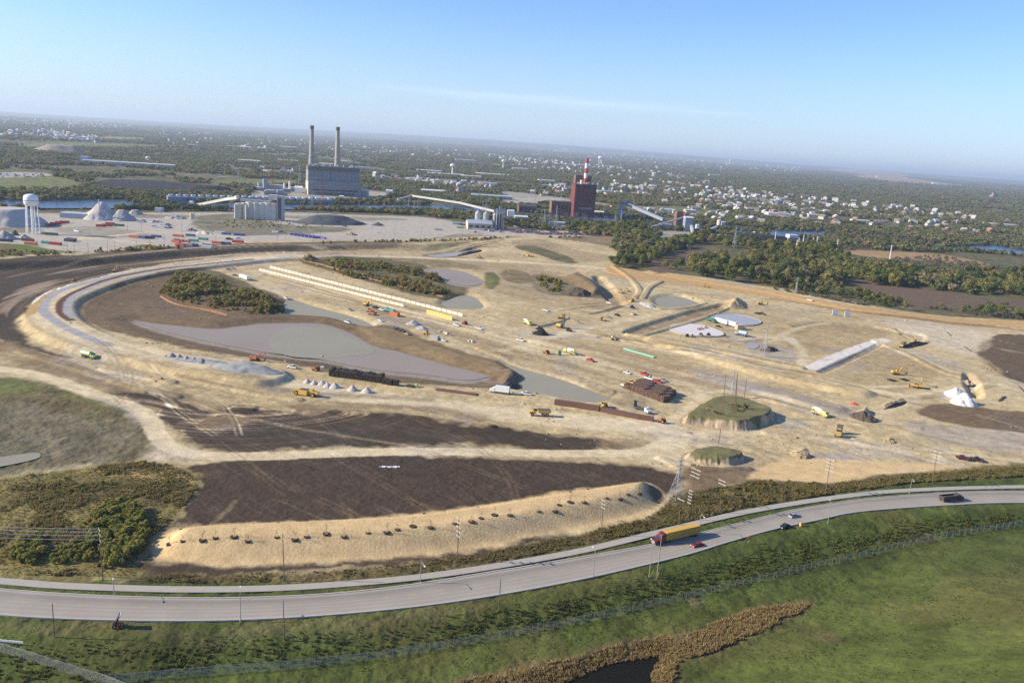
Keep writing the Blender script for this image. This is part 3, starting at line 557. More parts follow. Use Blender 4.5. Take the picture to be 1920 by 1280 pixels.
o=ribbon('footpath',offset(FP,1.6),offset(FP,-1.6),.10,mat('path_concrete',(.37,.335,.28),.85,0,.15,.35),.22)

# ------------------------------------------------------------------ mesh builder
class MB:
    def __init__(s): s.v=[]; s.f=[]; s.m=[]; s.mi=0
    def quad(s,P):
        b=len(s.v); s.v+= [tuple(p) for p in P]; s.f.append(tuple(range(b,b+len(P)))); s.m.append(s.mi)
    def prism(s,prof,axis,lo,hi):
        """prof: closed outline (2D) swept along axis from lo to hi"""
        b=len(s.v); n=len(prof)
        def pt(p,t): return {'x':(t,p[0],p[1]),'y':(p[0],t,p[1]),'z':(p[0],p[1],t)}[axis]
        s.v+=[pt(p,lo) for p in prof]+[pt(p,hi) for p in prof]
        fs=[tuple(range(b,b+n)),tuple(range(b+2*n-1,b+n-1,-1))]+[(b+i,b+n+i,b+n+(i+1)%n,b+(i+1)%n) for i in range(n)]
        s.f+=fs; s.m+=[s.mi]*len(fs); return s
    def box(s,c,d,rot=None):
        x,y,z=d[0]/2,d[1]/2,d[2]/2; b=len(s.v); M=rot or Matrix.Identity(3)
        for q in ((-x,-y,-z),(x,-y,-z),(x,y,-z),(-x,y,-z),(-x,-y,z),(x,-y,z),(x,y,z),(-x,y,z)):
            p=M@Vector(q); s.v.append((c[0]+p[0],c[1]+p[1],c[2]+p[2]))
        fs=[(0,3,2,1),(4,5,6,7),(0,1,5,4),(1,2,6,5),(2,3,7,6),(3,0,4,7)]; s.f+=[tuple(b+i for i in f) for f in fs]; s.m+=[s.mi]*6; return s
    def frust(s,p,q,r0,r1,n=8,caps=True):
        p=Vector(p); q=Vector(q); d=(q-p).normalized(); a=d.orthogonal().normalized(); e=d.cross(a); b=len(s.v)
        for c,r in ((p,r0),(q,r1)):
            for k in range(n):
                t=2*math.pi*k/n; w=c+a*(r*math.cos(t))+e*(r*math.sin(t)); s.v.append(tuple(w))
        fs=[(b+k,b+(k+1)%n,b+n+(k+1)%n,b+n+k) for k in range(n)]
        if caps: fs+=[tuple(b+n-1-k for k in range(n)),tuple(b+n+k for k in range(n))]
        s.f+=fs; s.m+=[s.mi]*len(fs); return s
    def bar(s,p,q,w): return s.frust(p,q,w*.7,w*.7,4)
    def lathe(s,prof,n=12,c=(0,0,0)):
        b=len(s.v)
        for r,z in prof:
            for k in range(n): t=2*math.pi*k/n; s.v.append((c[0]+r*math.cos(t),c[1]+r*math.sin(t),c[2]+z))
        for i in range(len(prof)-1):
            for k in range(n): s.f.append((b+i*n+k,b+i*n+(k+1)%n,b+(i+1)*n+(k+1)%n,b+(i+1)*n+k)); s.m.append(s.mi)
        s.f.append(tuple(b+n-1-k for k in range(n))); s.m.append(s.mi); k0=b+(len(prof)-1)*n; s.f.append(tuple(k0+k for k in range(n))); s.m.append(s.mi); return s
    def build(s,name,mats,parent=None,smooth_=False,link=True,bevel=0):
        me=bpy.data.meshes.new(name); me.from_pydata(s.v,[],s.f)
        ml=mats if isinstance(mats,(list,tuple)) else [mats]
        for m in ml: me.materials.append(m)
        me.polygons.foreach_set('material_index',s.m); me.polygons.foreach_set('use_smooth',[smooth_]*len(s.f)); me.update()
        o=bpy.data.objects.new(name,me)
        if link: COL.objects.link(o)
        if parent is not None: o.parent=parent
        return o
def empty(name,loc=(0,0,0),rz=0.0,label=None,cat=None,group=None):
    o=bpy.data.objects.new(name,None); COL.objects.link(o); o.location=loc; o.rotation_euler=(0,0,rz); o.empty_display_size=.5; tag(o,label,cat,group); return o
def kids(o): return [c for c in o.children]
def dup(root,loc,rz=None,label=None,group=None,scale=None,repl=None):
    r=root.copy(); COL.objects.link(r); r.location=loc
    if rz is not None: r.rotation_euler=(0,0,rz)
    if scale: r.scale=scale if isinstance(scale,(tuple,list)) else (scale,)*3
    if label: r['label']=label
    if group: r['group']=group
    def rec(a,b):
        for ch in a.children:
            c=ch.copy(); COL.objects.link(c); c.parent=b
            if repl and c.type=='MESH':
                for i,sl in enumerate(c.material_slots):
                    if sl.material and sl.material.name in repl: sl.link='OBJECT'; sl.material=repl[sl.material.name]
            rec(ch,c)
    rec(root,r)
    if repl and r.type=='MESH':
        for sl in r.material_slots:
            if sl.material and sl.material.name in repl: sl.link='OBJECT'; sl.material=repl[sl.material.name]
    return r
def heading(a,b):
    p,q=gp(*a),gp(*b); return math.atan2(q.y-p.y,q.x-p.x)
def hz(x,y): return float(hfun(np.array([x]),np.array([y]))[0])

# ------------------------------------------------------------------ plants
def foliage_mat(name,stops,trans=.0,var=.35):
    m=bpy.data.materials.new(name); m.use_nodes=True; nt=m.node_tree; b=nt.nodes['Principled BSDF']; b.inputs['Roughness'].default_value=.8; b.inputs['Specular IOR Level'].default_value=.15
    oi=N(nt,'ShaderNodeObjectInfo'); r=N(nt,'ShaderNodeValToRGB'); e=r.color_ramp.elements
    e[0].position=0; e[0].color=(*stops[0][1],1); e[1].position=1; e[1].color=(*stops[-1][1],1)
    for p,c in stops[1:-1]: x=e.new(p); x.color=(*c,1)
    nt.links.new(oi.outputs['Random'],r.inputs[0])
    at=N(nt,'ShaderNodeAttribute',attribute_name='tone'); s=N(nt,'ShaderNodeVectorMath',operation='SCALE'); nt.links.new(r.outputs[0],s.inputs[0]); nt.links.new(M_('ADD',M_('MULTIPLY',at.outputs['Fac'],2*var,nt),1-var,nt),s.inputs['Scale']); nt.links.new(s.outputs[0],b.inputs['Base Color'])
    tr=N(nt,'ShaderNodeBsdfTranslucent'); nt.links.new(s.outputs[0],tr.inputs[0]); ms=N(nt,'ShaderNodeMixShader'); ms.inputs[0].default_value=.42; nt.links.new(b.outputs[0],ms.inputs[1]); nt.links.new(tr.outputs[0],ms.inputs[2]); nt.links.new(ms.outputs[0],nt.nodes['Material Output'].inputs[0])
    return m
FOL=foliage_mat('tree_foliage',[(0,(0.116,0.147,0.053)),(.3,(0.155,0.178,0.062)),(.55,(0.202,0.202,0.078)),(.75,(0.248,0.217,0.085)),(.88,(0.264,0.194,0.101)),(1,(0.295,0.232,0.155))])
FOLD=foliage_mat('wood_foliage',[(0,(0.104,0.135,0.038)),(.45,(0.151,0.171,0.044)),(.7,(0.217,0.216,0.059)),(.86,(0.303,0.269,0.070)),(1,(0.283,0.216,0.104))])
FOLG=foliage_mat('thicket_foliage',[(0,(0.128,0.146,0.034)),(.35,(0.196,0.195,0.048)),(.65,(0.290,0.235,0.069)),(.85,(0.325,0.203,0.073)),(1,(0.239,0.154,0.067))])
FOLW=foliage_mat('weed_foliage',[(0,(0.167,0.174,0.051)),(.35,(0.225,0.196,0.070)),(.7,(0.290,0.217,0.090)),(1,(0.334,0.246,0.116))])
FOLR=foliage_mat('reed_foliage',[(0,(0.298,0.206,0.097)),(.5,(0.404,0.292,0.140)),(1,(0.351,0.283,0.105))])
FOLS=foliage_mat('grass_blades',[(0,(0.102,0.120,0.029)),(.45,(0.132,0.146,0.036)),(.8,(0.168,0.156,0.048)),(1,(0.198,0.168,0.066))])
FOLGY=foliage_mat('greygreen_scrub',[(0,(0.156,0.144,0.100)),(.5,(0.188,0.163,0.112)),(1,(0.138,0.131,0.075))])
FOLY=foliage_mat('willow_foliage',[(0,(0.183,0.204,0.037)),(.6,(0.238,0.234,0.049)),(1,(0.285,0.241,0.062))])
BARK=mat('tree_bark',(.13,.10,.075),.9,0,.3,2)
def leafcloud(n,rx,rz,size,seed,lobes=7,flat=.35,up=0.35):
    """many small leaf faces spread through the lobes of a crown"""
    g=np.random.default_rng(seed); L=[]
    for k in range(lobes):
        a=g.uniform(0,6.28); q=g.uniform(.2,.72); zz=g.uniform(-.55,.65)
        L.append((rx*q*math.cos(a),rx*q*math.sin(a),rz*zz,g.uniform(.38,.62)))
    L.append((0,0,rz*.35,.6)); V=[];F=[];T=[]
    for k in range(n):
        lx,ly,lz,lr=L[g.integers(len(L))]; d=g.normal(size=3); d/=np.linalg.norm(d); 
        rad=g.uniform(.55,1.03)**.6
        p=np.array((lx+d[0]*lr*rx*rad,ly+d[1]*lr*rx*rad,lz+d[2]*lr*rz*rad))
        nrm=d+g.normal(size=3)*.45+np.array((0,0,up)); nrm/=np.linalg.norm(nrm); a=np.cross(nrm,g.normal(size=3)); a/=np.linalg.norm(a); b=np.cross(nrm,a)
        s=size*g.uniform(.55,1.3); i=len(V); c=g.uniform(0,1)
        V+=[p+a*s*.9,p+b*s*.55-a*.1*s,p-a*s*.9,p-b*s*.7+a*.1*s]; F.append((i,i+1,i+2,i+3)); T+= [c]*4
    return np.array(V),np.array(F),np.array(T)
def fol_mesh(name,V,F,T,m):
    me=mesh_from(name,V,F,False); a=me.attributes.new('tone','FLOAT','POINT'); a.data.foreach_set('value',T.astype(np.float32)); me.materials.append(m); return me
CROWNS=[]
for s in range(6):
    rx,rz=[(3.6,3.4),(4.2,3.2),(3.2,4.2),(4.6,3.6),(3.0,3.0),(3.8,4.0)][s]
    V,F,T=leafcloud(620,rx,rz,.62,100+s,8); CROWNS.append((rx,rz,V,F,T))
def crown_mesh(i,m,nm='crown'):
    rx,rz,V,F,T=CROWNS[i]; V=V.copy(); V[:,2]+=rz*1.05+1.2; return fol_mesh(nm,V,F,T,m)
CM={ (i,m.name):crown_mesh(i,m) for i in range(6) for m in (FOL,FOLD)}
def trunk_mesh(i):
    b=MB(); h=3.8; b.frust((0,0,-.6),(0,0,h),.38,.2,6)
    g=random.Random(i)
    for k in range(4):
        a=g.uniform(0,6.28); b.frust((0,0,h*g.uniform(.55,.95)),(math.cos(a)*2.0,math.sin(a)*2.0,h+g.uniform(.8,2.4)),.16,.05,4)
    me=bpy.data.meshes.new('trunk'); me.from_pydata(b.v,[],b.f); me.materials.append(BARK); return me
TM=[trunk_mesh(i) for i in range(3)]
def lowcrown(seed,m,n=70):
    V,F,T=leafcloud(n,3.9,3.5,1.7,seed,5); V[:,2]+=4.2; V[:,2]=np.maximum(V[:,2],0); return fol_mesh('crown',V,F,T,m)
# scatter: one object carrying many copies of a few plants
def scatter_group(protos):
    coll=bpy.data.collections.new('plant_kinds')
    for o in protos: coll.objects.link(o)
    g=bpy.data.node_groups.new('scatter','GeometryNodeTree'); g.interface.new_socket('Geometry',in_out='INPUT',socket_type='NodeSocketGeometry'); g.interface.new_socket('Geometry',in_out='OUTPUT',socket_type='NodeSocketGeometry')
    i=g.nodes.new('NodeGroupInput'); o=g.nodes.new('NodeGroupOutput'); p=g.nodes.new('GeometryNodeInstanceOnPoints'); c=g.nodes.new('GeometryNodeCollectionInfo'); c.inputs['Collection'].default_value=coll
    c.inputs['Separate Children'].default_value=True; c.inputs['Reset Children'].default_value=True
    def na(nm,t):
        n=g.nodes.new('GeometryNodeInputNamedAttribute'); n.data_type=t; n.inputs['Name'].default_value=nm; return [q for q in n.outputs if q.enabled and q.name=='Attribute'][0]
    g.links.new(i.outputs[0],p.inputs['Points']); g.links.new(c.outputs[0],p.inputs['Instance']); p.inputs['Pick Instance'].default_value=True
    g.links.new(na('kind_index','INT'),p.inputs['Instance Index']); g.links.new(na('size','FLOAT_VECTOR'),p.inputs['Scale'])
    cmb=g.nodes.new('ShaderNodeCombineXYZ'); g.links.new(na('turn','FLOAT'),cmb.inputs['Z']); 
    g.links.new(cmb.outputs[0],p.inputs['Rotation'])
    g.links.new(p.outputs[0],o.inputs[0]); return g
def scatter(name,pts,size,kinds,group_nt,label=None,cat=None,seed=0,turn=None):
    pts=np.asarray(pts); n=len(pts); g=np.random.default_rng(seed)
    me=bpy.data.meshes.new(name); me.vertices.add(n); me.vertices.foreach_set('co',pts.astype(np.float32).ravel())
    a=me.attributes.new('kind_index','INT','POINT'); a.data.foreach_set('value',g.integers(0,kinds,n).astype(np.int32))
    a=me.attributes.new('turn','FLOAT','POINT'); a.data.foreach_set('value',g.uniform(0,6.28,n).astype(np.float32))
    a=me.attributes.new('size','FLOAT_VECTOR','POINT'); sz=np.asarray(size); sz=np.repeat(sz[:,None],3,1) if sz.ndim==1 else sz; a.data.foreach_set('vector',sz.astype(np.float32).ravel())
    me.update(); o=bpy.data.objects.new(name,me); COL.objects.link(o); md=o.modifiers.new('scatter','NODES'); md.node_group=group_nt; tag(o,label,cat,None,'stuff'); return o
def proto(name,me): return bpy.data.objects.new(name,me)
NT_FAR=scatter_group([proto('tree',lowcrown(200+k,FOL)) for k in range(5)])
NT_WOOD=scatter_group([proto('tree',crown_mesh(k,FOLD)) for k in range(5)])
def bush(seed,m,n=90,r=1.0,h=.9,s=.34):
    V,F,T=leafcloud(n,r,h,s,seed,5); V[:,2]+=h*.7; return fol_mesh('bush',V,F,T,m)
NT_BUSH=scatter_group([proto('bush',bush(300+k,FOLG)) for k in range(5)])
NT_WILLOW=scatter_group([proto('bush',bush(330+k,FOLY,220,1.0,1.0,.25)) for k in range(3)])
NT_GREY=scatter_group([proto('bush',bush(340+k,FOLGY,60,1.0,.9,.3)) for k in range(4)])
def tuft(seed,m,n=14,h=1.0,w=.12):
    g=np.random.default_rng(seed); V=[];F=[];T=[]
    for k in range(n):
        a=g.uniform(0,6.28); r=g.uniform(0,.35); l=g.uniform(.1,.5); hh=h*g.uniform(.5,1.1); px,py=r*math.cos(a),r*math.sin(a); b=g.uniform(0,3.14); dx,dy=w*math.cos(b),w*math.sin(b); i=len(V)
        V+=[(px-dx,py-dy,-.1),(px+dx,py+dy,-.1),(px+dx*.4+l*math.cos(a),py+dy*.4+l*math.sin(a),hh),(px-dx*.4+l*math.cos(a),py-dy*.4+l*math.sin(a),hh)]; F.append((i,i+1,i+2,i+3)); T+=[g.uniform(0,1)]*4
    return fol_mesh('tuft',np.array(V),np.array(F),np.array(T),m)
NT_WEED=scatter_group([proto('tuft',tuft(400+k,FOLW,16,1.0,.16)) for k in range(4)])
NT_REED=scatter_group([proto('tuft',tuft(420+k,FOLR,18,1.0,.12)) for k in range(4)])
NT_GRASS=scatter_group([proto('tuft',tuft(440+k,FOLS,12,1.0,.2)) for k in range(4)])
def inpoly(P,n,seed,inset=0.0):
    g=np.random.default_rng(seed); lo,hi=P.min(0),P.max(0); o=[]; 
    while sum(len(q) for q in o)<n:
        x=g.uniform(lo[0],hi[0],n*2); y=g.uniform(lo[1],hi[1],n*2); d=sdist(P,x,y,1); k=d>inset; o.append(np.stack([x[k],y[k]],1))
        if len(o)>40: break
    return np.concatenate(o)[:n]
def ragged(P,n,seed):
    g=np.random.default_rng(seed); c=P.mean(0); Q=c+(P-c)*1.06; xy=inpoly(Q,n,seed); d=sdist(Q,xy[:,0],xy[:,1],1); k=fbm(xy[:,0]/11,xy[:,1]/11,3,97)
    keep=(g.uniform(0,1,len(xy))<.25+.75*smooth(0,7,d))&(k>.34); xy,d,k=xy[keep],d[keep],k[keep]
    return xy,(.35+.65*smooth(0,6,d))*(.45+1.15*smooth(.36,.66,k))*g.uniform(.6,1.3,len(xy))
def onto(xy,dz=0.0): return np.c_[xy,hfun(xy[:,0],xy[:,1])+dz]

WEEDPOLY=poly([(-260,930),(0,899),(60,888),(150,880),(250,866),(322,872),(366,894),(372,915),(338,958),(284,1008),(258,1050),(255,1078),(0,1080),(-260,1068)])
xy=inpoly(WEEDPOLY,9000,1); g_=np.random.default_rng(2)
k=fbm(xy[:,0]/12,xy[:,1]/12,3,90); s=.5+1.2*smooth(.4,.65,k)*g_.uniform(.5,1.2,len(xy)); scatter('weeds',onto(xy),s*.62,4,NT_WEED,seed=3)
xy=inpoly(WEEDPOLY,500,5); k=fbm(xy[:,0]/14,xy[:,1]/14,3,91); xy=xy[k>.62]; scatter('undergrowth',onto(xy),.5+g_.uniform(0,.6,len(xy)),5,NT_BUSH,seed=6)
for P,n,s0 in (([(165,985),(200,950),(250,945),(275,985),(262,1035),(225,1062),(195,1058),(172,1025)],240,1.5),([(18,1050),(40,1015),(80,1005),(88,1035),(60,1060)],90,1.2),([(90,1040),(170,1010),(180,1050),(100,1060)],60,1.0)):
    xy=inpoly(poly(P),n,7); scatter('thicket',onto(xy,.3),s0*np.random.default_rng(8).uniform(.6,1.35,n),3,NT_WILLOW,seed=8)
ROADW=poly([(270,1082),(300,1077),(640,1070),(900,1038),(1060,1008),(1200,975),(1240,957),(1262,928),(1300,922),(1340,915),(1430,900),(1560,908),(1700,891),(1920,876),(2100,874),(2100,892),(1920,893),(1700,906),(1560,926),(1400,950),(1250,988),(1000,1040),(800,1072),(500,1090),(280,1092)])
xy=inpoly(ROADW,9000,11); k=fbm(xy[:,0]/9,xy[:,1]/9,3,92); s=(.3+.7*smooth(.35,.7,k))*(.55+.45*smooth(-20,60,xy[:,0])); scatter('weeds',onto(xy),s,4,NT_WEED,seed=12)
xy=inpoly(ROADW,700,13); k=fbm(xy[:,0]/10,xy[:,1]/10,3,93); xy=xy[k>.47]; scatter('undergrowth',onto(xy),g_.uniform(.35,.85,len(xy))*(.6+.5*smooth(20,60,xy[:,0])),5,NT_BUSH,seed=14)
xy=inpoly(REED,4600,15,1.7); xy=xy[fbm(xy[:,0]/6,xy[:,1]/6,3,96)+.25*smooth(0,4,sdist(REED,xy[:,0],xy[:,1],5))>.5]; d=sdist(POOL,xy[:,0],xy[:,1],8); xy=xy[d<.3]; scatter('reeds',onto(xy),g_.uniform(.4,.95,len(xy)),4,NT_REED,seed=16)
# bushy islands left inside the site
for P,n,s0 in (([(303,548),(332,517),(390,523),(440,537),(480,548),(525,566),(533,577),(520,588),(440,590),(425,585),(335,566)],1000,1.7),):
    xy,sz=ragged(poly(P),int(n*1.25),17); scatter('undergrowth',onto(xy),s0*sz,5,NT_BUSH,seed=19)
for P,n,s0 in (([(575,490),(640,486),(700,489),(760,500),(800,510),(830,520),(820,530),(760,516),(700,512),(640,503)],420,1.7),([(628,507),(700,515),(790,530),(840,545),(842,552),(800,553),(700,530),(640,517)],420,1.8),([(570,484),(580,482),(585,488),(575,490)],14,2.2),
               ([(1002,518),(1020,515),(1055,530),(1060,545),(1030,548),(1010,535)],110,1.7),([(1310,770),(1345,752),(1390,752),(1420,765),(1380,780),(1330,782)],50,.8),([(1300,852),(1340,842),(1360,850),(1320,858)],40,.9)):
    P=poly(P,0 if P[0][1]<700 else 5); xy,sz=ragged(P,int(n*1.3),21); scatter('undergrowth',onto(xy),s0*sz,5,NT_BUSH,seed=23)
# tall grass on the embankment, hill and verge
n=90000; x=g_.uniform(-190,230,n); y=g_.uniform(120,300,n)
yf=np.interp(x,FEN[:,0],FEN[:,1]); yr=np.interp(x,RB[:,0],RB[:,1]); t=(yr-y)/(yr-yf); dens=np.where(t<0.06,0,np.where(t<1,smooth(.25,.6,t)*(1-.6*smooth(.93,1,t))*.95+.06,.22)); dens*=.25+1.3*smooth(.38,.62,fbm(x/7,y/7,3,95))
k=(g_.uniform(0,1,n)<dens)&(sdist(REED,x,y,8)<-1); xy=np.stack([x[k],y[k]],1); t=t[k]; s=(.28+.34*smooth(.3,.65,t)*(t<1))*g_.uniform(.6,1.25,len(xy)); scatter('grass',onto(xy),s,4,NT_GRASS,seed=25)

# ------------------------------------------------------------------ woods and far trees
WOODA=[(1146,500),(1150,488),(1180,478),(1222,474),(1240,462),(1262,455),(1290,450),(1322,446),(1325,455),(1295,464),(1262,474),(1240,486),(1215,497),(1185,502),(1165,505)]
WOODB=[(1240,508),(1265,492),(1300,484),(1400,488),(1410,478),(1480,476),(1580,484),(1600,497),(1700,505),(1770,512),(1920,512),(2100,525),(2100,578),(1920,562),(1800,548),(1700,540),(1580,530),(1500,545),(1400,532),(1300,522)]
WOODC=[(1430,533),(1500,548),(1560,557),(1640,573),(1700,583),(1690,568),(1640,556),(1575,540),(1500,530)]
WOODD=[(1720,577),(1800,586),(1920,598),(2050,612),(2050,600),(1920,585),(1880,572),(1850,575),(1800,577)]
WOODE=[(1060,430),(1100,424),(1180,428),(1225,436),(1240,448),(1225,458),(1190,452),(1140,444),(1080,440)]
WOODF=[(1320,447),(1400,455),(1450,458),(1560,468),(1575,486),(1500,480),(1420,470),(1340,462)]
BELTS=[(WOODA,170,'round green tree in the belt between the graded field and the brown plot','trees in the belt by the brown plot'),(WOODB,520,'broad green tree in the large wood behind the straw strip','trees of the large wood'),(WOODC,90,'low olive tree along the straw covered strip','trees edging the straw strip'),(WOODD,45,'low scrubby tree in the thin line before the brown field','trees before the brown field'),(WOODE,130,'tree in the row behind the parked containers','trees behind the containers'),(WOODF,150,'olive tree in the strip before the coal heap','trees before the coal heap')]
cand=[]
for bi,(P,n,lab,grp) in enumerate(BELTS):
    xy=inpoly(curvec(poly(P),3),n,500+bi)
    for p in xy: cand.append((math.hypot(*p),p[0],p[1],bi))
x,y=unproj(1855,592); big_tree=(math.hypot(x,y),float(x),float(y),-1)
cand.sort(); ind=cand[:285]; rest=cand[285:]
g_=np.random.default_rng(31)
zz=hfun(np.array([c[1] for c in ind]),np.array([c[2] for c in ind]))
def add_tree(x,y,z,s,ci,m,lab,grp,rz):
    t=empty('tree',(x,y,z),rz,lab,'tree',grp); t.scale=(s,s,s*1.0)
    c=bpy.data.objects.new('crown',CM[(ci,m.name)]); k=bpy.data.objects.new('trunk',TM[ci%3])
    for o in (c,k): COL.objects.link(o); o.parent=t
    return t
for i,(r,x,y,bi) in enumerate(ind):
    s=g_.uniform(.8,1.35)*({1:1.45,2:.72,3:.62,4:.95}.get(bi,1.05))
    add_tree(x,y,float(zz[i])-.3,s,int(g_.integers(6)),FOLD,BELTS[bi][2],BELTS[bi][3],g_.uniform(0,6.28))
for px,py,s,lab in ((1855,592,1.6,'big round yellow green tree standing alone at the edge of the brown field'),(1806,583,.8,'small yellow tree left of the big lone tree by the field'),(1573,556,1.05,'bright yellow green tree in front of the brown field corner')):
    p=gp(px,py); add_tree(p.x,p.y,p.z-.3,s,3,FOL,lab,None,1.0)
for px,py,lab in ((189,472,'small autumn coloured tree beside the yard road'),(335,467,'small dark tree by the grass triangle beside the yard road'),(245,470,'small dark conifer at the grass edge of the parking lot'),(606,459,'small dark conifer beside the long rusty yard, left one of a pair'),(620,459,'small dark conifer beside the long rusty yard, right one of a pair')):
    p=gp(px,py); add_tree(p.x,p.y,p.z-.3,.5,2,FOL,lab,None,0)
xy=np.array([[c[1],c[2]] for c in rest]); 
if len(xy): scatter('woods',onto(xy,-.4),g_.uniform(1.0,1.65,len(xy)),5,NT_WOOD,seed=32)
# scrub of the greyish bare thickets between wood and river, shrubs on the yard edge
for P,n,s0,nt,kk,nm in (([(1560,440),(1680,447),(1760,465),(1740,476),(1660,470),(1575,470)],160,3.2,NT_GREY,4,'thicket'),([(1600,492),(1680,485),(1760,480),(1830,495),(1920,505),(2000,520),(1920,515),(1760,508),(1640,500)],200,3.0,NT_GREY,4,'thicket'),([(1440,545),(1560,560),(1640,575),(1700,584),(1760,592),(1600,570)],90,1.8,NT_GREY,4,'thicket'),
     ([(0,472),(50,474),(110,476),(150,476),(80,482),(0,484)],45,1.6,NT_BUSH,5,'undergrowth'),([(225,468),(240,466),(310,464),(325,468),(240,473)],60,1.5,NT_BUSH,5,'undergrowth'),([(170,474),(230,471),(260,471),(200,475)],25,1.2,NT_BUSH,5,'undergrowth'),([(630,454),(740,449),(900,442),(970,438),(900,445),(760,452)],110,1.7,NT_BUSH,5,'undergrowth'),
     ([(400,412),(480,402),(560,412),(640,420),(560,424),(440,422)],130,1.2,NT_BUSH,5,'undergrowth'),([(1075,443),(1100,443),(1090,447),(1020,446)],30,1.7,NT_BUSH,5,'undergrowth'),([(1720,575),(1850,585),(1920,592),(1920,600),(1800,588)],60,1.8,NT_GREY,4,'thicket')):
    xy=inpoly(poly(P,4 if P[0][0]<1000 else 0),n,600+n); scatter(nm,onto(xy),s0*np.random.default_rng(n).uniform(.5,1.35,len(xy)),kk,nt,seed=n)
# far woodland: crowns to the horizon, clearings kept free
CLEAR=[curvec(poly(P),3) for P in ([(-300,336),(0,335),(60,331),(112,332),(145,342),(160,352),(120,357),(0,358),(-300,356)],[(395,340),(480,335),(555,338),(550,347),(480,349),(400,348)],[(172,341),(225,336),(312,340),(425,350),(455,362),(325,363),(200,357)],[(-80,323),(85,324),(95,331),(0,335),(-80,335)],[(45,268),(150,266),(300,272),(420,274),(250,277),(60,276)],[(180,257),(260,258),(262,263),(185,263)],[(835,313),(870,307),(800,319),(765,318)],[(1180,386),(1300,388),(1380,402),(1300,408),(1180,398)],[(480,356),(560,350),(720,358),(900,383),(960,370),(1060,370),(1000,385),(880,380),(760,366),(690,376),(560,378),(470,374)],[(940,358),(1060,371),(1200,391),(1100,386),(960,374)],[(1340,426),(1400,424),(1470,440),(1530,452),(1440,452),(1350,442)],[(1180,438),(1290,427),(1380,440),(1480,452),(1420,461),(1300,452),(1200,448)],RIVER,[(1575,468),(1670,470),(1765,476),(1866,497),(1842,504),(1765,492),(1640,484)],[(1580,524),(1777,546),(1930,561),(2300,580),(2300,625),(1920,576),(1715,580),(1602,539)],[(1205,497),(1292,466),(1375,471),(1350,484),(1260,512),(1230,514)],[(1600,330),(1680,333),(1780,345),(1840,350),(1740,347),(1640,338)],[(1540,321),(1640,324),(1700,333),(1620,330)])]
YARD=poly([(-900,420),(-200,400),(0,393),(360,393),(530,393),(700,400),(800,405),(870,415),(960,428),(1060,436),(1150,444),(1150,500),(1240,512),(1500,548),(1760,594),(2400,645),(2600,2000),(-1500,2000),(-900,500)])
def clearmask(x,y):
    k=sdist(YARD,x,y,5)<0
    for C in CLEAR: k&=sdist(C,x,y,3)<2
    return k
HOUSEZ=[]; 
def fartrees(r0,r1,n,smin,smax,seed,thr):
    g=np.random.default_rng(seed); a=g.uniform(math.radians(-43),math.radians(43),n); r=np.sqrt(g.uniform(r0*r0,r1*r1,n)); x=r*np.sin(a); y=r*np.cos(a)
    k=fbm(x/160,y/120,4,110)+.10*(fbm(x/900,y/700,3,111)-.5)*4; tw=smooth(.50,.66,fbm(x/620,y/520,3,112)); keep=(k>thr+.05*tw)&clearmask(x,y); x,y=x[keep],y[keep]; n=len(x)
    P=np.c_[x,y,hfun(x,y)-.5]; s=g.uniform(smin,smax,n); sz=np.c_[s*g.uniform(1,1.5,n),s*g.uniform(1,1.5,n),s*g.uniform(.8,1.1,n)]; return P,sz
Ps=[];Ss=[]
for a in ((900,2300,32000,.8,1.35,41,.42),(2300,4500,62000,1.0,1.6,42,.41),(4500,9000,70000,1.3,2.2,43,.42),(9000,20000,52000,2.2,3.6,44,.45)):
    P,s=fartrees(*a); Ps.append(P); Ss.append(s)
scatter('woods',np.concatenate(Ps),np.concatenate(Ss),5,NT_FAR,seed=45)
xy=np.concatenate([inpoly(poly(P),n,880+n) for P,n in (([(200,300),(330,288),(480,292),(570,318),(440,326),(300,318)],1300),([(0,300),(110,296),(170,302),(60,308)],350),([(880,330),(1000,336),(1060,352),(940,352)],200),([(1560,436),(1700,446),(1760,462),(1600,452)],150))]); xy=xy[fbm(xy[:,0]/120,xy[:,1]/120,3,130)>.42]; scatter('thicket',onto(xy),np.random.default_rng(88).uniform(3.5,6.5,len(xy)),4,NT_GREY,seed=881)
# tree rows along the river banks
rb=[]
for pts,n,w in (([(-100,362),(0,366),(60,369),(130,370),(230,369),(262,374)],420,22),([(262,376),(290,380),(320,380)],80,14),([(545,379),(700,381),(807,382)],150,8),([(0,392),(50,392),(75,393)],40,10),([(560,392),(640,396),(760,398),(830,402),(870,408)],220,12),([(220,393),(330,394),(430,395)],150,10),([(830,379),(900,384),(960,392),(1040,400)],200,18),([(900,415),(960,424),(1040,432)],90,10),([(1340,418),(1440,425),(1540,430)],180,15),([(1780,468),(1860,472),(1940,484)],120,16),([(1560,446),(1700,458)],160,14),([(1000,410),(1100,420),(1200,428),(1320,436),(1440,446)],330,16),([(1160,414),(1300,424),(1440,434)],150,12),([(1550,440),(1640,447),(1770,466)],180,16),([(800,402),(870,412)],60,6)):
    C=curve(poly(pts),6); C=resample(C,200); g=np.random.default_rng(n); i=g.integers(0,200,n); rb.append(C[i]+g.normal(size=(n,2))*w*.5)
xy=np.concatenate(rb); scatter('woods',onto(xy,-.4),np.random.default_rng(3).uniform(.6,1.15,len(xy)),5,NT_WOOD,seed=46)

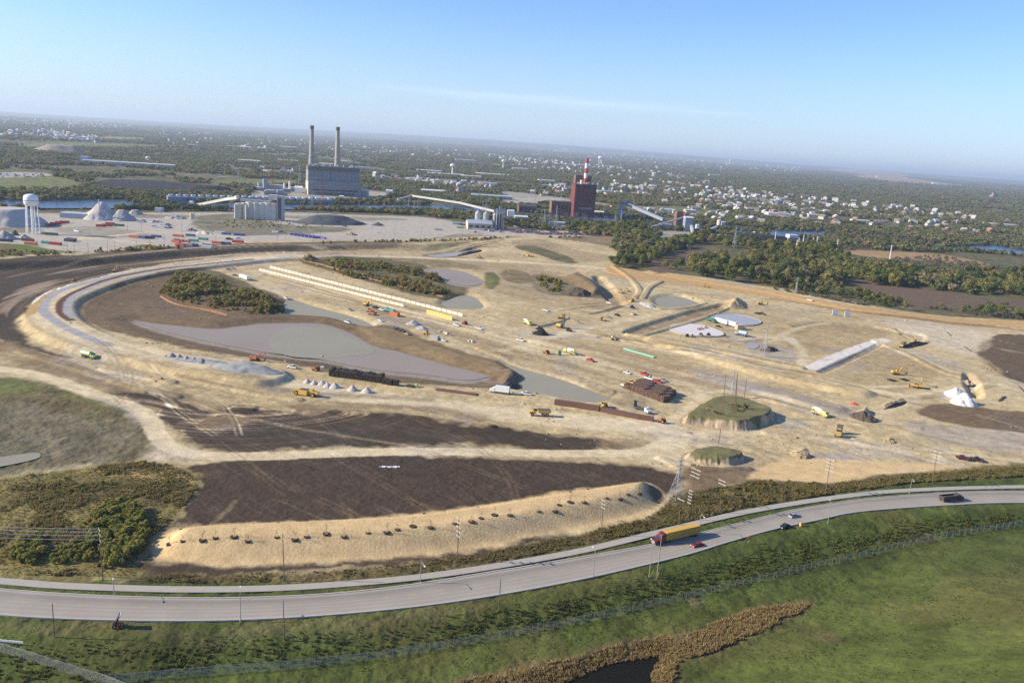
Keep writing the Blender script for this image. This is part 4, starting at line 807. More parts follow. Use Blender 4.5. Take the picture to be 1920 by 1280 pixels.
# ------------------------------------------------------------------ large structures
def rayY(px,py,Y):
    x0,y0=unproj(px,py,0.0); 
    dx=px-PW/2; dy=py-PH/2; u=cr*dx+sr*dy; v=-sr*dx+cr*dy; Yd=FPX*cp-v*sp; t=Y/Yd
    return u*t, CAMZ+(-FPX*sp-v*cp)*t
def stand(base,top):
    p=gp(*base); X,z=rayY(top[0],top[1],p.y); return p,max(z-p.z,.5)
def mpp(p): return (p.y*cp+(CAMZ-p.z)*sp)/FPX
C_=lambda r,g,b:(r,g,b)
STEEL=mat('galvanised_steel',(.42,.44,.46),.45,.5,.1,2); DSTEEL=mat('dark_steel',(.10,.10,.11),.6,.3,.2,2); RUSTR=mat('red_oxide_paint',(.24,.075,.05),.7,0,.25,1); WHITE=mat('white_paint',(.80,.79,.75),.5,0,.08,.4)
CONC=mat('weathered_concrete',(.36,.33,.29),.9,0,.2,.15); SILOC=mat('silo_concrete',(.62,.57,.47),.9,0,.15,.1); BRICK=mat('dark_red_brick',(.145,.042,.038),.85,0,.2,.3); BROWNB=mat('brown_brick',(.20,.105,.075),.9,0,.2,.3)
GREYCL=mat('grey_cladding',(.235,.24,.26),.7,0,.18,.08); GREYCL2=mat('pale_grey_cladding',(.40,.40,.39),.7,0,.15,.08); BLUECL=mat('blue_cladding',(.25,.28,.325),.6,0,.15,.1); DKROOF=mat('tar_roof',(.07,.07,.075),.9,0,.3,.3); GLASS=mat('dark_glass',(.02,.025,.03),.1,0,.05,1,.6)
WOOD=mat('pole_wood',(.16,.12,.09),.9,0,.25,1.5); ROOFW=mat('pale_roof_sheet',(.66,.66,.65),.6,0,.1,.1); REDP=mat('aviation_red',(.50,.05,.05),.6,0,.12,.3); RUST=mat('rusty_steel',(.155,.085,.060),.85,.1,.25,.8)
# grey power station: two stepped blocks with window bands, roof plant, two tall chimneys
p=gp(578,365); psi=math.radians(20); m_=mpp(p)
ps=empty('power_station',p,psi,'huge grey box shaped power station under two tall chimneys','power station')
Wd=99*m_; h1=24*m_; h2=53*m_
b=MB(); b.box((Wd/2,26,h1/2),(Wd,52,h1)); b.build('lower_block',GREYCL,ps)
b=MB(); b.box((Wd/2-2.0,29,(h1+h2)/2),(Wd-4,46,h2-h1)); b.build('upper_block',GREYCL,ps)
b=MB(); b.box((Wd/2,26,h1+.6),(Wd+1,53,1.2)); b.box((Wd/2,-.25,h1*.72),(Wd*.9,.5,1.2)); b.build('ledge',CONC,ps)
b=MB(); b.box((Wd/2-2,28.5,h2-4.5),(Wd-3.4,47,9)); b.build('parapet_band',mat('dark_cladding',(.13,.125,.12),.8,0,.2,.1),ps)
b=MB(); b.box((Wd*.42,5.7,(h1+h2)/2-4),(1.6,.8,h2-h1-9)); b.build('drain_channel',DSTEEL,ps)
b=MB()
for k in range(13): b.box((4+(Wd-8)*k/12,5.75,(h1+h2)/2-4),(.35,.5,h2-h1-10))
b.build('cladding_rib',mat('rib_grey',(.20,.20,.21),.7),ps)
b=MB(); b.box((Wd/2,-.2,h1*.40),(Wd*.86,.4,2.2)); b.box((Wd/2,-.2,h1*.15),(Wd*.7,.4,2.6)); b.build('window_band',GLASS,ps)
b=MB(); b.box((-.25,26,h1*.5),(.5,51,h1*.96)); b.box((1.7,29,(h1+h2)/2),(.6,45,h2-h1-1)); b.build('sunlit_side',mat('sunlit_cladding',(.50,.45,.37),.8,0,.15,.15),ps)  # left face: its sunlight is put into a lighter, warmer wall colour
b=MB(); g=random.Random(3)
for k in range(26): w=g.uniform(2,6); b.box((g.uniform(4,Wd-6),g.uniform(10,46),h2+g.uniform(1,2.5)),(w,g.uniform(2,6),g.uniform(2,5)))
b.build('roof_vent',GREYCL2,ps)
for px,top,lab in (((584,330),(586.5,236),'left one of the two tall tapering concrete chimneys of the grey power station'),((632,333),(637.5,239),'right one of the two tall tapering concrete chimneys of the grey power station')):
    Yc=p.y+75; X0,_=rayY(px[0],px[1],Yc); X1,zt=rayY(top[0],top[1],Yc); c=empty('chimney',(X0,Yc,0),0,lab,'chimney'); 
    b=MB(); b.lathe([(7.2,0),(6.2,h2+6),(5.3,h2+20),(3.9,zt-8),(3.8,zt)],16); b.build('shaft',CONC,c,True)
    b=MB(); b.lathe([(4.15,zt-7),(4.3,zt-6),(4.3,zt-.5),(4.0,zt+.6)],16); b.build('rim',mat('sooty_concrete',(.13,.115,.10),.9,0,.2,.3),c)
    b=MB(); b.lathe([(6.1,h2+15),(6.8,h2+15.5),(6.8,h2+17),(6.0,h2+17.6)],16); b.build('gallery',CONC,c)
# low plant around the power station
def shed(px,py,wpx,d,h,ang,wm,rm,name,label,cat='building',gable=.25,group=None,wins=0):
    p=gp(px,py); w=wpx*mpp(p)/max(math.cos(math.radians(ang)),.3); t=empty(name,p,math.radians(ang),label,cat,group)
    b=MB(); b.box((w/2,d/2,h/2),(w,d,h)); b.build('wall',wm,t)
    b=MB(); r=gable*d/2; b.prism([(-.5,h),(d+.5,h),(d+.5,h+.3),(d/2,h+.3+r),(-.5,h+.3)],'x',-.4,w+.4); b.build('roof',rm,t)
    if wins:
        b=MB()
        for k in range(wins): b.box((w*(k+.5)/wins,-.06,h*.55),(w/wins*.55,.12,h*.35))
        b.build('window',GLASS,t)
    return t
shed(672,368,18,20,12,6,GREYCL2,ROOFW,'building','low pale annex at the right foot of the grey power station'); shed(552,362,14,24,11,12,WHITE,ROOFW,'building','small white building at the left foot of the grey power station')
shed(723,365,12,16,9,4,WHITE,ROOFW,'building','small white box shaped building right of the power station by the water'); shed(636,375,8,10,7,8,WHITE,ROOFW,'building','tiny white hut on the bank in front of the power station')
for i,(px,py,h,c,lab) in enumerate(((543,358,20,0,'thin white process column left of the power station, nearer its wall'),(533,359,17,0,'thin white process column left of the power station, farther from it'),(497,357,24,1,'blue grey process tower in the pipework left of the power station'),(487,356,15,1,'squat blue grey process tower in the pipework left of the power station'))):
    q=gp(px,py); t=empty('process_tower',q,0,lab,'process tower'); b=MB(); b.frust((0,0,0),(0,0,h),2.2 if not c else 5,2 if not c else 5,10); b.build('column',WHITE if not c else BLUECL,t); b=MB(); b.box((3,2,h*.2),(9,6,h*.4)); b.build('base',GREYCL2,t)
g=random.Random(9); 
for k in range(16):
    px=g.uniform(452,560); py=357+g.uniform(-5,6)+(px-452)*.06
    q=gp(px,py); t=empty('plant_building',q,g.uniform(0,.5),'low grey plant building in the pipework left of the power station','building','low plant buildings'); w=g.uniform(10,26); h=g.uniform(4,12); b=MB(); b.box((0,0,h/2),(w,g.uniform(8,16),h)); b.build('wall',[GREYCL,BLUECL,GREYCL2][k%3],t); b=MB(); b.box((0,0,h+.3),(w+1,12,.6)); b.build('roof',[DKROOF,ROOFW][k%2],t)
# long row of covered barges moored along the far bank
def barge_row(x0,y0,x1,y1,n,lab,cover=True,m=BLUECL):
    a=gp(x0,y0); c=gp(x1,y1); rz=math.atan2(c.y-a.y,c.x-a.x); L=(c-a).length/n
    for k in range(n):
        q=a.lerp(c,(k+.5)/n); t=empty('barge',(q.x,q.y,-1.8),rz,lab,'barge','barges moored on the river')
        b=MB(); b.prism([(-L/2+1,0),(L/2-1,0),(L/2-.3,2.6),(-L/2+.3,2.6)],'y',-5,5); b.build('hull',mat('barge_hull',(.12,.13,.15),.7,0,.2,.5),t)
        if cover:
            b=MB(); b.prism([(-4.6,2.6),(4.6,2.6),(4.6,5.0),(2.2,6.4),(-2.2,6.4),(-4.6,5.0)],'x',-L/2+1,L/2-1); b.build('cover',m,t)
            b=MB(); b.box((0,0,6.9),(L*.5,3.2,1.4)); b.build('hatch',ROOFW,t)
        else:
            b=MB(); b.prism([(-4,2.6),(4,2.6),(3,3.4),(0,4.2),(-3,3.4)],'x',-L/2+2,L/2-2); b.build('coal_load',mat('coal',(.025,.024,.027),.9,0,.3,.5),t)
shp=gp(315,378); b_=gp(626,384)
cv=empty('covered_conveyor',shp,math.atan2(b_.y-shp.y,b_.x-shp.x),'very long low blue grey shed with white roof vents along the far river bank','shed')
L=(b_-shp).length; b=MB(); b.box((L/2,6,4.5),(L,12,9)); b.build('wall',BLUECL,cv); b=MB(); b.prism([(-.5,9),(12.5,9),(6,11.5)],'x',-.3,L+.3); b.build('roof',mat('slate_blue_sheet',(.24,.285,.34),.6,0,.12,.1),cv)
for k in range(24):
    b=MB(); b.box((L*(k+.5)/24,6,11.6),(L/24*.55,4,2.2)); b.build('roof_vent',WHITE,cv)
barge_row(256,388,352,388,5,'dark open coal barge moored below the white conveyor head',False)
# coal heaps, gravel heaps : each a pile with its own noisy slopes
def heap(px0,px1,h,depth,m,label,name='gravel_pile',cat='pile',seed=0,flat=.0,rz=None,z=None,group=None,rough=.12,base=None):
    a=gp(*px0); c=gp(*px1); L=(c-a).length; q=(a+c)/2; rz=math.atan2(c.y-a.y,c.x-a.x) if rz is None else rz
    n=34; V=[];F=[]
    for i in range(n+1):
        for j in range(n+1):
            u=i/n*2-1; v=j/n*2-1; r=math.hypot(u,v); 
            V.append((u*L/2,v*depth/2,r))
    V=np.array(V); rr_=V[:,2].copy(); X=V[:,0]; Y=V[:,1]; nz_=fbm(X/max(L*.14,.6)+seed*7.3,Y/max(depth*.2,.6)+seed*3.1,4,seed)-.5
    prof=np.clip(1-rr_+nz_*rough*2.2,0,None); prof=np.where(rr_>=1,0,prof); prof=np.minimum(prof,1-flat)/(1-flat); ed=smooth(1.0,.86,rr_) if False else np.clip((1-rr_)*8,0,1)
    V[:,2]=h*prof*ed-.25
    for i in range(n):
        for j in range(n): k=i*(n+1)+j; F.append((k,k+n+1,k+n+2,k+1))
    keep=[f for f in F if min(rr_[list(f)])<1.0]
    me=mesh_from(name,V,keep,True); me.materials.append(m); o=bpy.data.objects.new(name,me); COL.objects.link(o); o.location=(q.x,q.y,q.z if z is None else z); o.rotation_euler=(0,0,rz); tag(o,label,cat,group); return o
GRAV=mat('grey_gravel',(.36,.345,.32),.95,0,.2,.5,.1,.15); BALL=mat('blue_grey_ballast',(.27,.275,.275),.95,0,.2,.6,.1,.15); COALM=mat('coal',(.025,.024,.027),.9,0,.3,.5); DARKG=mat('dark_crushed_stone',(.095,.10,.105),.95,0,.25,.3,.1,.2); WSAND=mat('white_crushed_stone',(.66,.61,.56),.95,0,.12,.4,.1,.1); DIRTM=mat('heaped_soil',(.10,.078,.058),.95,0,.3,.8,.1,.2); TANM=mat('heaped_clay',(.30,.225,.14),.95,0,.25,.8,.1,.2); BLKM=mat('black_topsoil_heap',(.03,.028,.028),.95,0,.3,.8,.1,.2); LGRAV=mat('pale_gravel',(.47,.43,.385),.95,0,.15,.5,.1,.1)
heap((-60,421),(97,421),19,75,LGRAV,'huge flat topped grey stone pile behind the white water tower','stone_pile',seed=1,flat=.45,rough=.1)
heap((150,408),(232,411),21,60,LGRAV,'tall pointed pale stone pile with a conveyor mast in front','stone_pile',seed=2,flat=.05,rough=.12)
heap((200,411),(258,413),13,40,GRAV,'lower grey stone pile leaning against the tall pointed pile','stone_pile',seed=3,flat=.2,rough=.08)
heap((238,401),(270,402),6,22,GRAV,'low flat grey gravel pile right behind the tall pointed piles','gravel_pile',seed=4,flat=.4); heap((306,409),(352,410),5,26,GRAV,'broken low grey rubble pile beside the two thin silos','rubble_pile',seed=5,rough=.35)
heap((-20,448),(36,448),9,26,GRAV,'pale gravel pile at the left edge below the water tower','gravel_pile',seed=6); heap((18,441),(38,441),6,12,DARKG,'small dark pile at the left edge below the big flat pile','stone_pile',seed=7); heap((30,447),(60,448),5,16,GRAV,'low grey gravel pile in front of the water tower legs','gravel_pile',seed=8)
heap((545,417),(690,420),11.5,60,DARKG,'broad dark blue grey stone heap in front of the red brown pole','stone_heap',seed=9,flat=.35,rough=.14); heap((695,422),(722,423),5,16,DARKG,'small dark heap right of the broad dark stone heap','stone_heap',seed=10); heap((640,424),(652,425),3,9,DARKG,'tiny dark heap below the broad dark stone heap','stone_heap',seed=11); heap((645,440),(672,441),4,14,TANM,'low brown rubble heap on the yard right of the blue containers','rubble_heap',seed=12,rough=.4)
heap((330,357),(452,364),13,60,COALM,'long black coal heap on the far bank behind the long shed','coal_heap','coal heap',13,.5); heap((1345,446),(1500,456),10,50,COALM,'long black coal heap beside the paired white tanks','coal_heap','coal heap',14,.5)
heap((60,285),(165,288),26,200,mat('quarry_spoil',(.26,.22,.18),.95,0,.2,.02),'flat topped grey spoil mound far away at the left','spoil_mound','mound',15,.45)
# white water tower on legs
def water_tower(px,py,top,r,label,legs=5,style='legs',m=WHITE):
    p,h=stand((px,py),top); t=empty('water_tower',p,.3,label,'water tower'); R=r*mpp(p); th=min(R*1.75,h*.32)
    b=MB(); 
    if style=='legs': b.lathe([(R*.55,h-th),(R*.95,h-th*.86),(R,h-th*.5),(R*.96,h-th*.22),(R*.72,h-th*.06),(R*.3,h),(.2,h+.2)],20)
    else: b.lathe([(R*.25,h-th),(R*.8,h-th*.75),(R,h-th*.45),(R*.8,h-th*.15),(R*.35,h),(.1,h+.1)],16)
    b.build('tank',m,t,True)
    if style=='legs':
        rl=R*.86
        for k in range(legs):
            a=2*math.pi*k/legs+.4; b=MB(); b.frust((rl*1.12*math.cos(a),rl*1.12*math.sin(a),-.5),(rl*.9*math.cos(a),rl*.9*math.sin(a),h-th*.8),max(R*.09,.25),max(R*.085,.2),8); b.build('leg',m,t)
        for z in (.33,.62):
            b=MB(); q=rl*(1.12-.22*z)
            for k in range(legs):
                a=2*math.pi*k/legs+.4; c=2*math.pi*(k+1)/legs+.4; b.bar((q*math.cos(a),q*math.sin(a),(h-th)*z),(q*math.cos(c),q*math.sin(c),(h-th)*z),max(R*.03,.12))
            b.build('brace',m,t)
        b=MB(); b.frust((0,0,0),(0,0,h-th),R*.17,R*.17,8); b.build('riser',m,t)
        b=MB(); b.lathe([(R*1.02,h-th*.56),(R*1.06,h-th*.55),(R*1.06,h-th*.50),(R*1.02,h-th*.49)],20); b.build('walkway',STEEL,t)
    else: b=MB(); b.frust((0,0,0),(0,0,h-th*.9),R*.34,R*.2,10); b.build('pedestal',m,t)
water_tower(62,438,(60,364),12.5,'large white water tower with a domed tank on thick legs by the gravel yard')
water_tower(278,306,(278,294),4.2,'small far grey white water tower behind the long low works on the left',4); water_tower(848,328,(847,307),5.0,'white mushroom water tower on a single stem above the warehouses',style='stem'); water_tower(943,317,(943,299),3.4,'slim white water tower on a stem right of the mushroom one',style='stem')
water_tower(1125,309,(1125,293),4.5,'far pale water tower on legs just right of the striped chimney',4); water_tower(1152,350,(1151,337),2.6,'little white ball water tower on thin legs right of the red brick plant',3); water_tower(386,267,(386,258),2.2,'tiny far white water tower left of the two tall chimneys',style='stem'); water_tower(1047,279,(1047,275),2,'tiny far white water tower near the horizon above the town',style='stem'); water_tower(1368,308,(1368,300),2,'tiny far white water tower near the horizon on the right',style='stem')
# concrete silos with conveyor bridge
p=gp(440,409); m_=mpp(p); t=empty('silo_block',p,math.radians(4),'row of pale concrete cement silos with a tall lift tower at the right','silos'); t.scale=(.93,.93,.86)
for k,(x,r,h,yy) in enumerate(((6,4.6,26,0),(14,5.2,27,5),(22,6.6,29,6),(31,6.8,29,6),(40,6.8,29,6),(49,6.8,29.5,6),(57,6.4,29.5,7),(2,1.6,25,-3),(18.5,1.7,24,-5))):
    b=MB(); b.frust((x,yy,0),(x,yy,h*.95),r,r,18); b.build('silo',SILOC,t,False)
b=MB(); b.box((30,9,29.5),(46,8,3.4)); b.build('roof_gallery',GREYCL2,t)
b=MB(); b.box((67,9,20),(9,15,40)); b.build('lift_tower',GREYCL2,t); b=MB(); b.box((56,9,37),(13,9,8)); b.build('head_house',SILOC,t)
b=MB(); b.box((67,1.35,20),(5,.3,34)); b.build('window',DSTEEL,t)
def gallery(name,a,za,c,zc,w,m,label,supports=0,cat='conveyor'):
    pa=gp(*a); pc=gp(*c); pa=Vector((pa.x,pa.y,pa.z+za)); pc=Vector((pc.x,pc.y,pc.z+zc)); d=(pc-pa); L=d.length
    t=empty(name,(pa.x,pa.y,pa.z),0,label,cat); M=d.to_track_quat('X','Z').to_matrix(); b=MB(); b.box(tuple(d/2),(L,w,w*.95),M); b.build('belt_housing',m,t)
    for k in range(supports):
        f=(k+.5)/supports; q=d*f; gz=hz(pa.x+q.x,pa.y+q.y)-pa.z
        b=MB(); s_=w*.9; top=q.z-w*.3
        for sx,sy in ((-1,-1),(1,-1),(1,1),(-1,1)): b.bar((q.x+sx*s_,q.y+sy*s_,gz),(q.x+sx*s_*.5,q.y+sy*s_*.5,top),.35)
        n=max(2,int((top-gz)/6))
        for i in range(n):
            z0=gz+(top-gz)*i/n; z1=gz+(top-gz)*(i+1)/n
            b.bar((q.x-s_,q.y-s_,z0),(q.x+s_,q.y-s_,z1),.2); b.bar((q.x+s_,q.y+s_,z0),(q.x-s_,q.y+s_,z1),.2)
        b.build('trestle',STEEL,t)
    return t
gallery('conveyor_bridge',(360,390),3,(424,399),20,4.0,SILOC,'pale sloping conveyor bridge rising from the river to the concrete silos',1); gallery('conveyor_bridge',(424,399),20,(446,405),26,4.0,SILOC,'short level end of the pale conveyor bridge over the silos',1)
shed(355,391,5,8,10,0,WHITE,ROOFW,'transfer_house','small white transfer house at the river end of the pale conveyor bridge')
for px,lab in ((358.5,'left one of two thin pale silos standing alone in the yard'),(363,'right one of two thin pale silos standing alone in the yard')):
    p,h=stand((px,416),(px,399)); t=empty('thin_silo',p,0,lab,'silo'); b=MB(); b.lathe([(1.0,3),(1.6,5),(1.6,h-1),(.4,h)],12); b.build('tank',mat('cream_paint',(.68,.60,.40),.6,0,.1,.5),t); 
    for k in range(3):
        a=k*2.1; b=MB(); b.frust((1.4*math.cos(a),1.4*math.sin(a),0),(1.2*math.cos(a),1.2*math.sin(a),5),.15,.15,5); b.build('leg',STEEL,t)
# long conveyor across the river with towers
gallery('river_conveyor',(745,387),13,(772,386),20,3.2,GREYCL2,'short grey conveyor run left of the river crossing tower',1)
gallery('river_conveyor',(772,386),20,(862,404),22,3.4,GREYCL2,'upper pale conveyor span crossing the river towards the grain bins',3); gallery('river_conveyor',(862,404),22,(926,425),24,3.4,GREYCL2,'lower pale conveyor span running down to the grain bins',1)
# silver grain bins and elevator
for px,py,r,tp,lab in ((895,426,5.5,394,'left one of two round silver grain bins behind the gabled shed'),(910,428,5.5,396,'right one of two round silver grain bins behind the gabled shed'),(927,428,4.2,398,'slim silver bin beside the dark grain elevator')):
    p,h=stand((px,py),(px+1,tp)); R=r*mpp(p); t=empty('grain_bin',p,0,lab,'grain bin'); b=MB(); b.lathe([(R,0),(R,h*.84)],20); b.build('shell',STEEL,t,False); b=MB(); b.lathe([(R*1.04,h*.84),(R*.15,h),(.1,h)],20); b.build('roof',mat('silver_roof',(.55,.56,.57),.4,.4,.08,1),t)
shed(877,430,45,18,9,14,mat('cream_cladding',(.50,.43,.33),.8,0,.12,.2),mat('pale_metal_roof',(.50,.52,.53),.5,.2,.08,.3),'gabled_shed','long cream shed with a grey gabled roof in front of the silver grain bins','shed',.55,wins=4)
p,h=stand((934,430),(934,388)); t=empty('grain_elevator',p,.2,'dark grain elevator tower with silver leg pipes by the gabled shed','grain elevator')
b=MB(); b.box((0,0,h*.32),(7,8,h*.64)); b.build('tower_block',DSTEEL,t); b=MB(); b.box((0,0,h*.72),(15,4,2)); b.build('platform',STEEL,t)
for x in (-4,0,4,7):
    b=MB(); b.frust((x,-5,0),(x,-5,h*(.9 if x else 1)),.8,.8,8); b.box((x,-5,h*(.9 if x else 1)),(2.4,2.4,2.5)); b.build('leg_pipe',STEEL,t)
for px,tp,lab in ((903,375,'left slim lattice mast above the silver grain bins'),(909,371,'right slim lattice mast above the silver grain bins')):
    p,h=stand((px,430),(px+1,tp)); t=empty('lattice_mast',p,0,lab,'mast'); b=MB()
    for sx,sy in ((-1,-1),(1,-1),(1,1),(-1,1)): b.bar((sx*2.2,sy*2.2,0),(sx*.8,sy*.8,h),.28)
    for k in range(7): z0=h*k/7; z1=h*(k+1)/7; b.bar((-2.2+.2*k,-2.2+.2*k,z0),(2-.2*k,-2+.2*k,z1),.18)
    b.build('frame',STEEL,t); b=MB(); b.box((0,0,h),(3.5,3,1)); b.build('head',DSTEEL,t)
# far cylinder with conveyor beside it
p,h=stand((860,363),(861,344)); t=empty('storage_silo',p,0,'single grey white cylinder silo on the far river bank','silo'); R=5.6*mpp(p); b=MB(); b.frust((0,0,h*.0),(0,0,h),R,R,16); b.build('shell',GREYCL2,t); b=MB(); b.lathe([(R*1.02,h),(.2,h+3)],16); b.build('roof',ROOFW,t)
b=MB(); b.box((14,0,5),(22,12,10)); b.build('pump_house',BLUECL,t)
gallery('inclined_conveyor',(846,372),1,(858,363),22,2.5,RUSTR,'short rusty inclined conveyor up to the lone cylinder silo')
shed(885,371,75,20,7,10,BLUECL,mat('blue_roof',(.38,.43,.49),.6,0,.1,.1),'warehouse','long blue roofed warehouse on the far bank right of the cylinder silo','warehouse'); shed(790,362,46,20,7,8,BLUECL,ROOFW,'warehouse','low blue warehouse on the far bank left of the cylinder silo','warehouse')
# dark red brick power house with striped chimney
p=gp(1074,408); m_=mpp(p); t=empty('brick_power_house',p,math.radians(10),'tall dark red brick power house with penthouse on the roof','power house')
Wd=41*m_; h=61*m_; b=MB(); b.box((Wd/2,17,h/2),(Wd,34,h)); b.build('main_block',BRICK,t); b=MB(); b.box((1.2,-.8,h*.5),(3.4,2.0,h)); b.build('corner_pier',mat('bright_red_brick',(.30,.06,.05),.85,0,.15,.3),t)
b=MB(); b.box((Wd*.55,-.2,h*.30),(Wd*.62,.5,3.4)); b.build('window_band',mat('grey_window_band',(.27,.26,.28),.5,0,.1,.3),t)
b=MB(); b.box((Wd*.45,24,h+9),(Wd*.75,14,18)); b.build('penthouse',BROWNB,t); b=MB(); b.frust((Wd*.33,9,h),(Wd*.33,9,h+9),3.4,3.4,12); b.build('roof_tank',mat('cream_paint',(.68,.60,.40)),t); b=MB(); b.box((Wd*.5,17,h+.6),(Wd+.8,34.8,1.6)); b.build('parapet',DKROOF,t)
b=MB(); g=random.Random(5)
for k in range(14): b.box((g.uniform(3,Wd-3),g.uniform(3,14),h+1.5+g.uniform(0,2)),(g.uniform(1.5,4),2.5,g.uniform(2,5)))
b.build('roof_vent',GREYCL2,t)
Yc=p.y+20; X0,z0=rayY(1096,358,Yc); X1,z1=rayY(1101.5,297,Yc); c=empty('striped_chimney',(X0,Yc,0),0,'red and white banded chimney rising from the dark red brick power house','chimney')
for k in range(7):
    a=z0-4+(z1-z0+4)*k/7; e=z0-4+(z1-z0+4)*(k+1)/7; b=MB(); b.frust((0,0,a),(0,0,e),4.0-.16*k,4.0-.16*(k+1),14); b.build('band',REDP if k%2==0 else WHITE,c)
b=MB(); b.frust((0,0,0),(0,0,z0-4),4.2,4.1,12); b.build('lower_shaft',CONC,c)
shed(1033,404,41,26,28*1.0,8,BROWNB,DKROOF,'turbine_hall','brown brick turbine hall attached left of the red brick power house','hall',.03,wins=5); shed(972,399,34,20,14,8,BROWNB,DKROOF,'brick_hall','low dark brick hall left of the turbine hall','hall',.3,wins=4)
shed(951,414,12,12,17,4,WHITE,ROOFW,'switch_house','small white block house left of the switchyard'); shed(965,416,24,14,9,6,GREYCL2,ROOFW,'switch_house','low grey house in the switchyard trees'); shed(1116,404,16,16,7,5,BLUECL,ROOFW,'annex','low blue annex at the right foot of the brick power house')
# blue conveyor galleries and transfer towers to the right
gallery('blue_gallery',(1165,410),30,(1243,424),12,6,BLUECL,'long blue enclosed conveyor gallery sloping down right of the brick power house',3); shed(1160,411,7,9,32,0,BLUECL,DKROOF,'transfer_tower','blue transfer tower at the upper end of the blue gallery','tower')
shed(1240,429,20,14,8,6,BLUECL,mat('violet_roof',(.25,.23,.36),.7),'building','low blue violet roofed building at the lower end of the blue gallery'); gallery('belt_conveyor',(1214,433),5,(1283,431),24,2.2,GREYCL2,'thin pale belt conveyor rising to the blue breaker house',2)
p,h=stand((1270,430),(1271,396)); t=empty('brick_tower',p,.2,'slim red brick tower with a pale pipe on its corner','tower'); b=MB(); b.box((0,0,h/2),(13,11,h)); b.build('shaft',BROWNB,t); b=MB(); b.frust((7.5,-6.5,0),(7.5,-6.5,h*1.0),1.3,1.3,8); b.build('pipe',mat('pink_brick',(.34,.16,.14),.8),t); b=MB(); b.box((8,3,h*.8),(7,7,h*.25)); b.build('hopper',WHITE,t)
shed(1283,434,15,14,24,6,BLUECL,ROOFW,'breaker_house','pale blue breaker house right of the slim brick tower'); gallery('chute',(1290,433),22,(1299,441),2,4,mat('pale_blue_sheet',(.42,.50,.56),.6),'pale blue chute slanting down from the breaker house to the ground',1)
gallery('stacker_conveyor',(1308,440),2,(1343,434),9,2.2,WHITE,'white stacker conveyor rising over the coal heap',2); shed(1305,431,5,8,9,0,WHITE,ROOFW,'white_bin','small white upright bin left of the paired tanks','bin')
for px,lab in ((1347,'left one of the paired pinkish white tanks by the coal heap'),(1355,'right one of the paired pinkish white tanks by the coal heap')):
    p,h=stand((px,429),(px,413 if px<1350 else 416)); t=empty('storage_tank',p,0,lab,'tank'); R=4.2*mpp(p); b=MB(); b.frust((0,0,0),(0,0,h),R,R,16); b.build('shell',mat('pinkish_white',(.66,.57,.49),.7,0,.1,.2),t); b=MB(); b.lathe([(R*1.02,h),(.2,h+1.5)],16); b.build('roof',ROOFW,t)
# lattice pylons, monopoles and poles
def pylon(px,py,top,label,w=.17,arms=3,group='lattice pylons'):
    p,h=stand((px,py),top); t=empty('lattice_pylon',p,.5,label,'pylon',group); B=h*w*.5; b=MB(); r=max(h*.0045,.11)
    def q(s,z): k=B*(1-.88*min(z/h/.72,1))if z<h*.72 else B*.12; return (s[0]*k,s[1]*k,z)
    cs=((-1,-1),(1,-1),(1,1),(-1,1)); zs=[0,.18,.34,.48,.60,.72,.84,.93,1.0]
    for i in range(len(zs)-1):
        for k in range(4):
            a,c=cs[k],cs[(k+1)%4]; b.bar(q(a,zs[i]*h),q(a,zs[i+1]*h),r); b.bar(q(a,zs[i]*h),q(c,zs[i+1]*h),r*.6); b.bar(q(c,zs[i]*h),q(a,zs[i+1]*h),r*.6); b.bar(q(a,zs[i+1]*h),q(c,zs[i+1]*h),r*.5)
    b.build('frame',STEEL,t)
    for k in range(arms):
        z=h*(.74+.11*k); l=h*(.13-.02*k); b=MB(); b.bar((-l,0,z),(l,0,z),r*1.2); b.bar((-l,0,z),(0,0,z+h*.045),r*.6); b.bar((l,0,z),(0,0,z+h*.045),r*.6); b.build('crossarm',STEEL,t)
    return t
for a in (((585,394),(588,362),'lattice pylon on the near bank in front of the grey power station'),((673,392),(674,375),'small lattice pylon on the near bank right of the power station'),((766,396),(770,372),'left lattice pylon under the river conveyor'),((776,396),(779,374),'right lattice pylon under the river conveyor'),((846,398),(848,378),'lattice pylon half way under the river conveyor span'),((829,398),(830,380),'thin lattice pylon left of the half way conveyor tower'),
          ((1020,424),(1023,393),'lattice pylon in the switchyard, left one in front of the brown hall'),((1042,426),(1045,386),'lattice pylon in the switchyard, right one in front of the brown hall'),((1110,408),(1111,385),'rusty lattice pylon at the right corner of the brick power house'),((1153,422),(1156,395),'left one of two close pylons by the blue gallery'),((1163,424),(1166,394),'right one of two close pylons by the blue gallery'),((1376,466),(1383,424),'lattice pylon in the woods left of the coal heap road'),((1492,550),(1496,521),'lattice pylon at the edge of the large wood behind the straw strip'),
          ((1002,383),(1004,352),'far lattice pylon left of the brick power house beyond the river'),((562,356),(563,309),'far lattice pylon left of the grey power station'),((533,330),(534,316),'far small pylon in the trees left of the grey power station'),((20,331),(21,309),'far lattice pylon above the field at the left edge'),((103,326),(104,308),'far lattice pylon right of the parking lot field'),((1052,372),(1053,357),'far lattice pylon just left of the brick power house'),((174,317),(175,306),'far thin pylon left of the long low works'),((397,331),(398,313),'far lattice pylon by the light green field'),((448,343),(450,314),'far dark pole pylon at the right end of the green field'),((511,362),(512,322),'tall dark red pylon left of the grey power station'),((604,392),(605,343),'tall rust red pole tower in front of the grey power station')):
    t=pylon(a[0][0],a[0][1],a[1],a[2])
    if 'red' in a[2].split() or 'rusty' in a[2]:
        for ch in t.children: ch.data.materials[0]=RUSTR
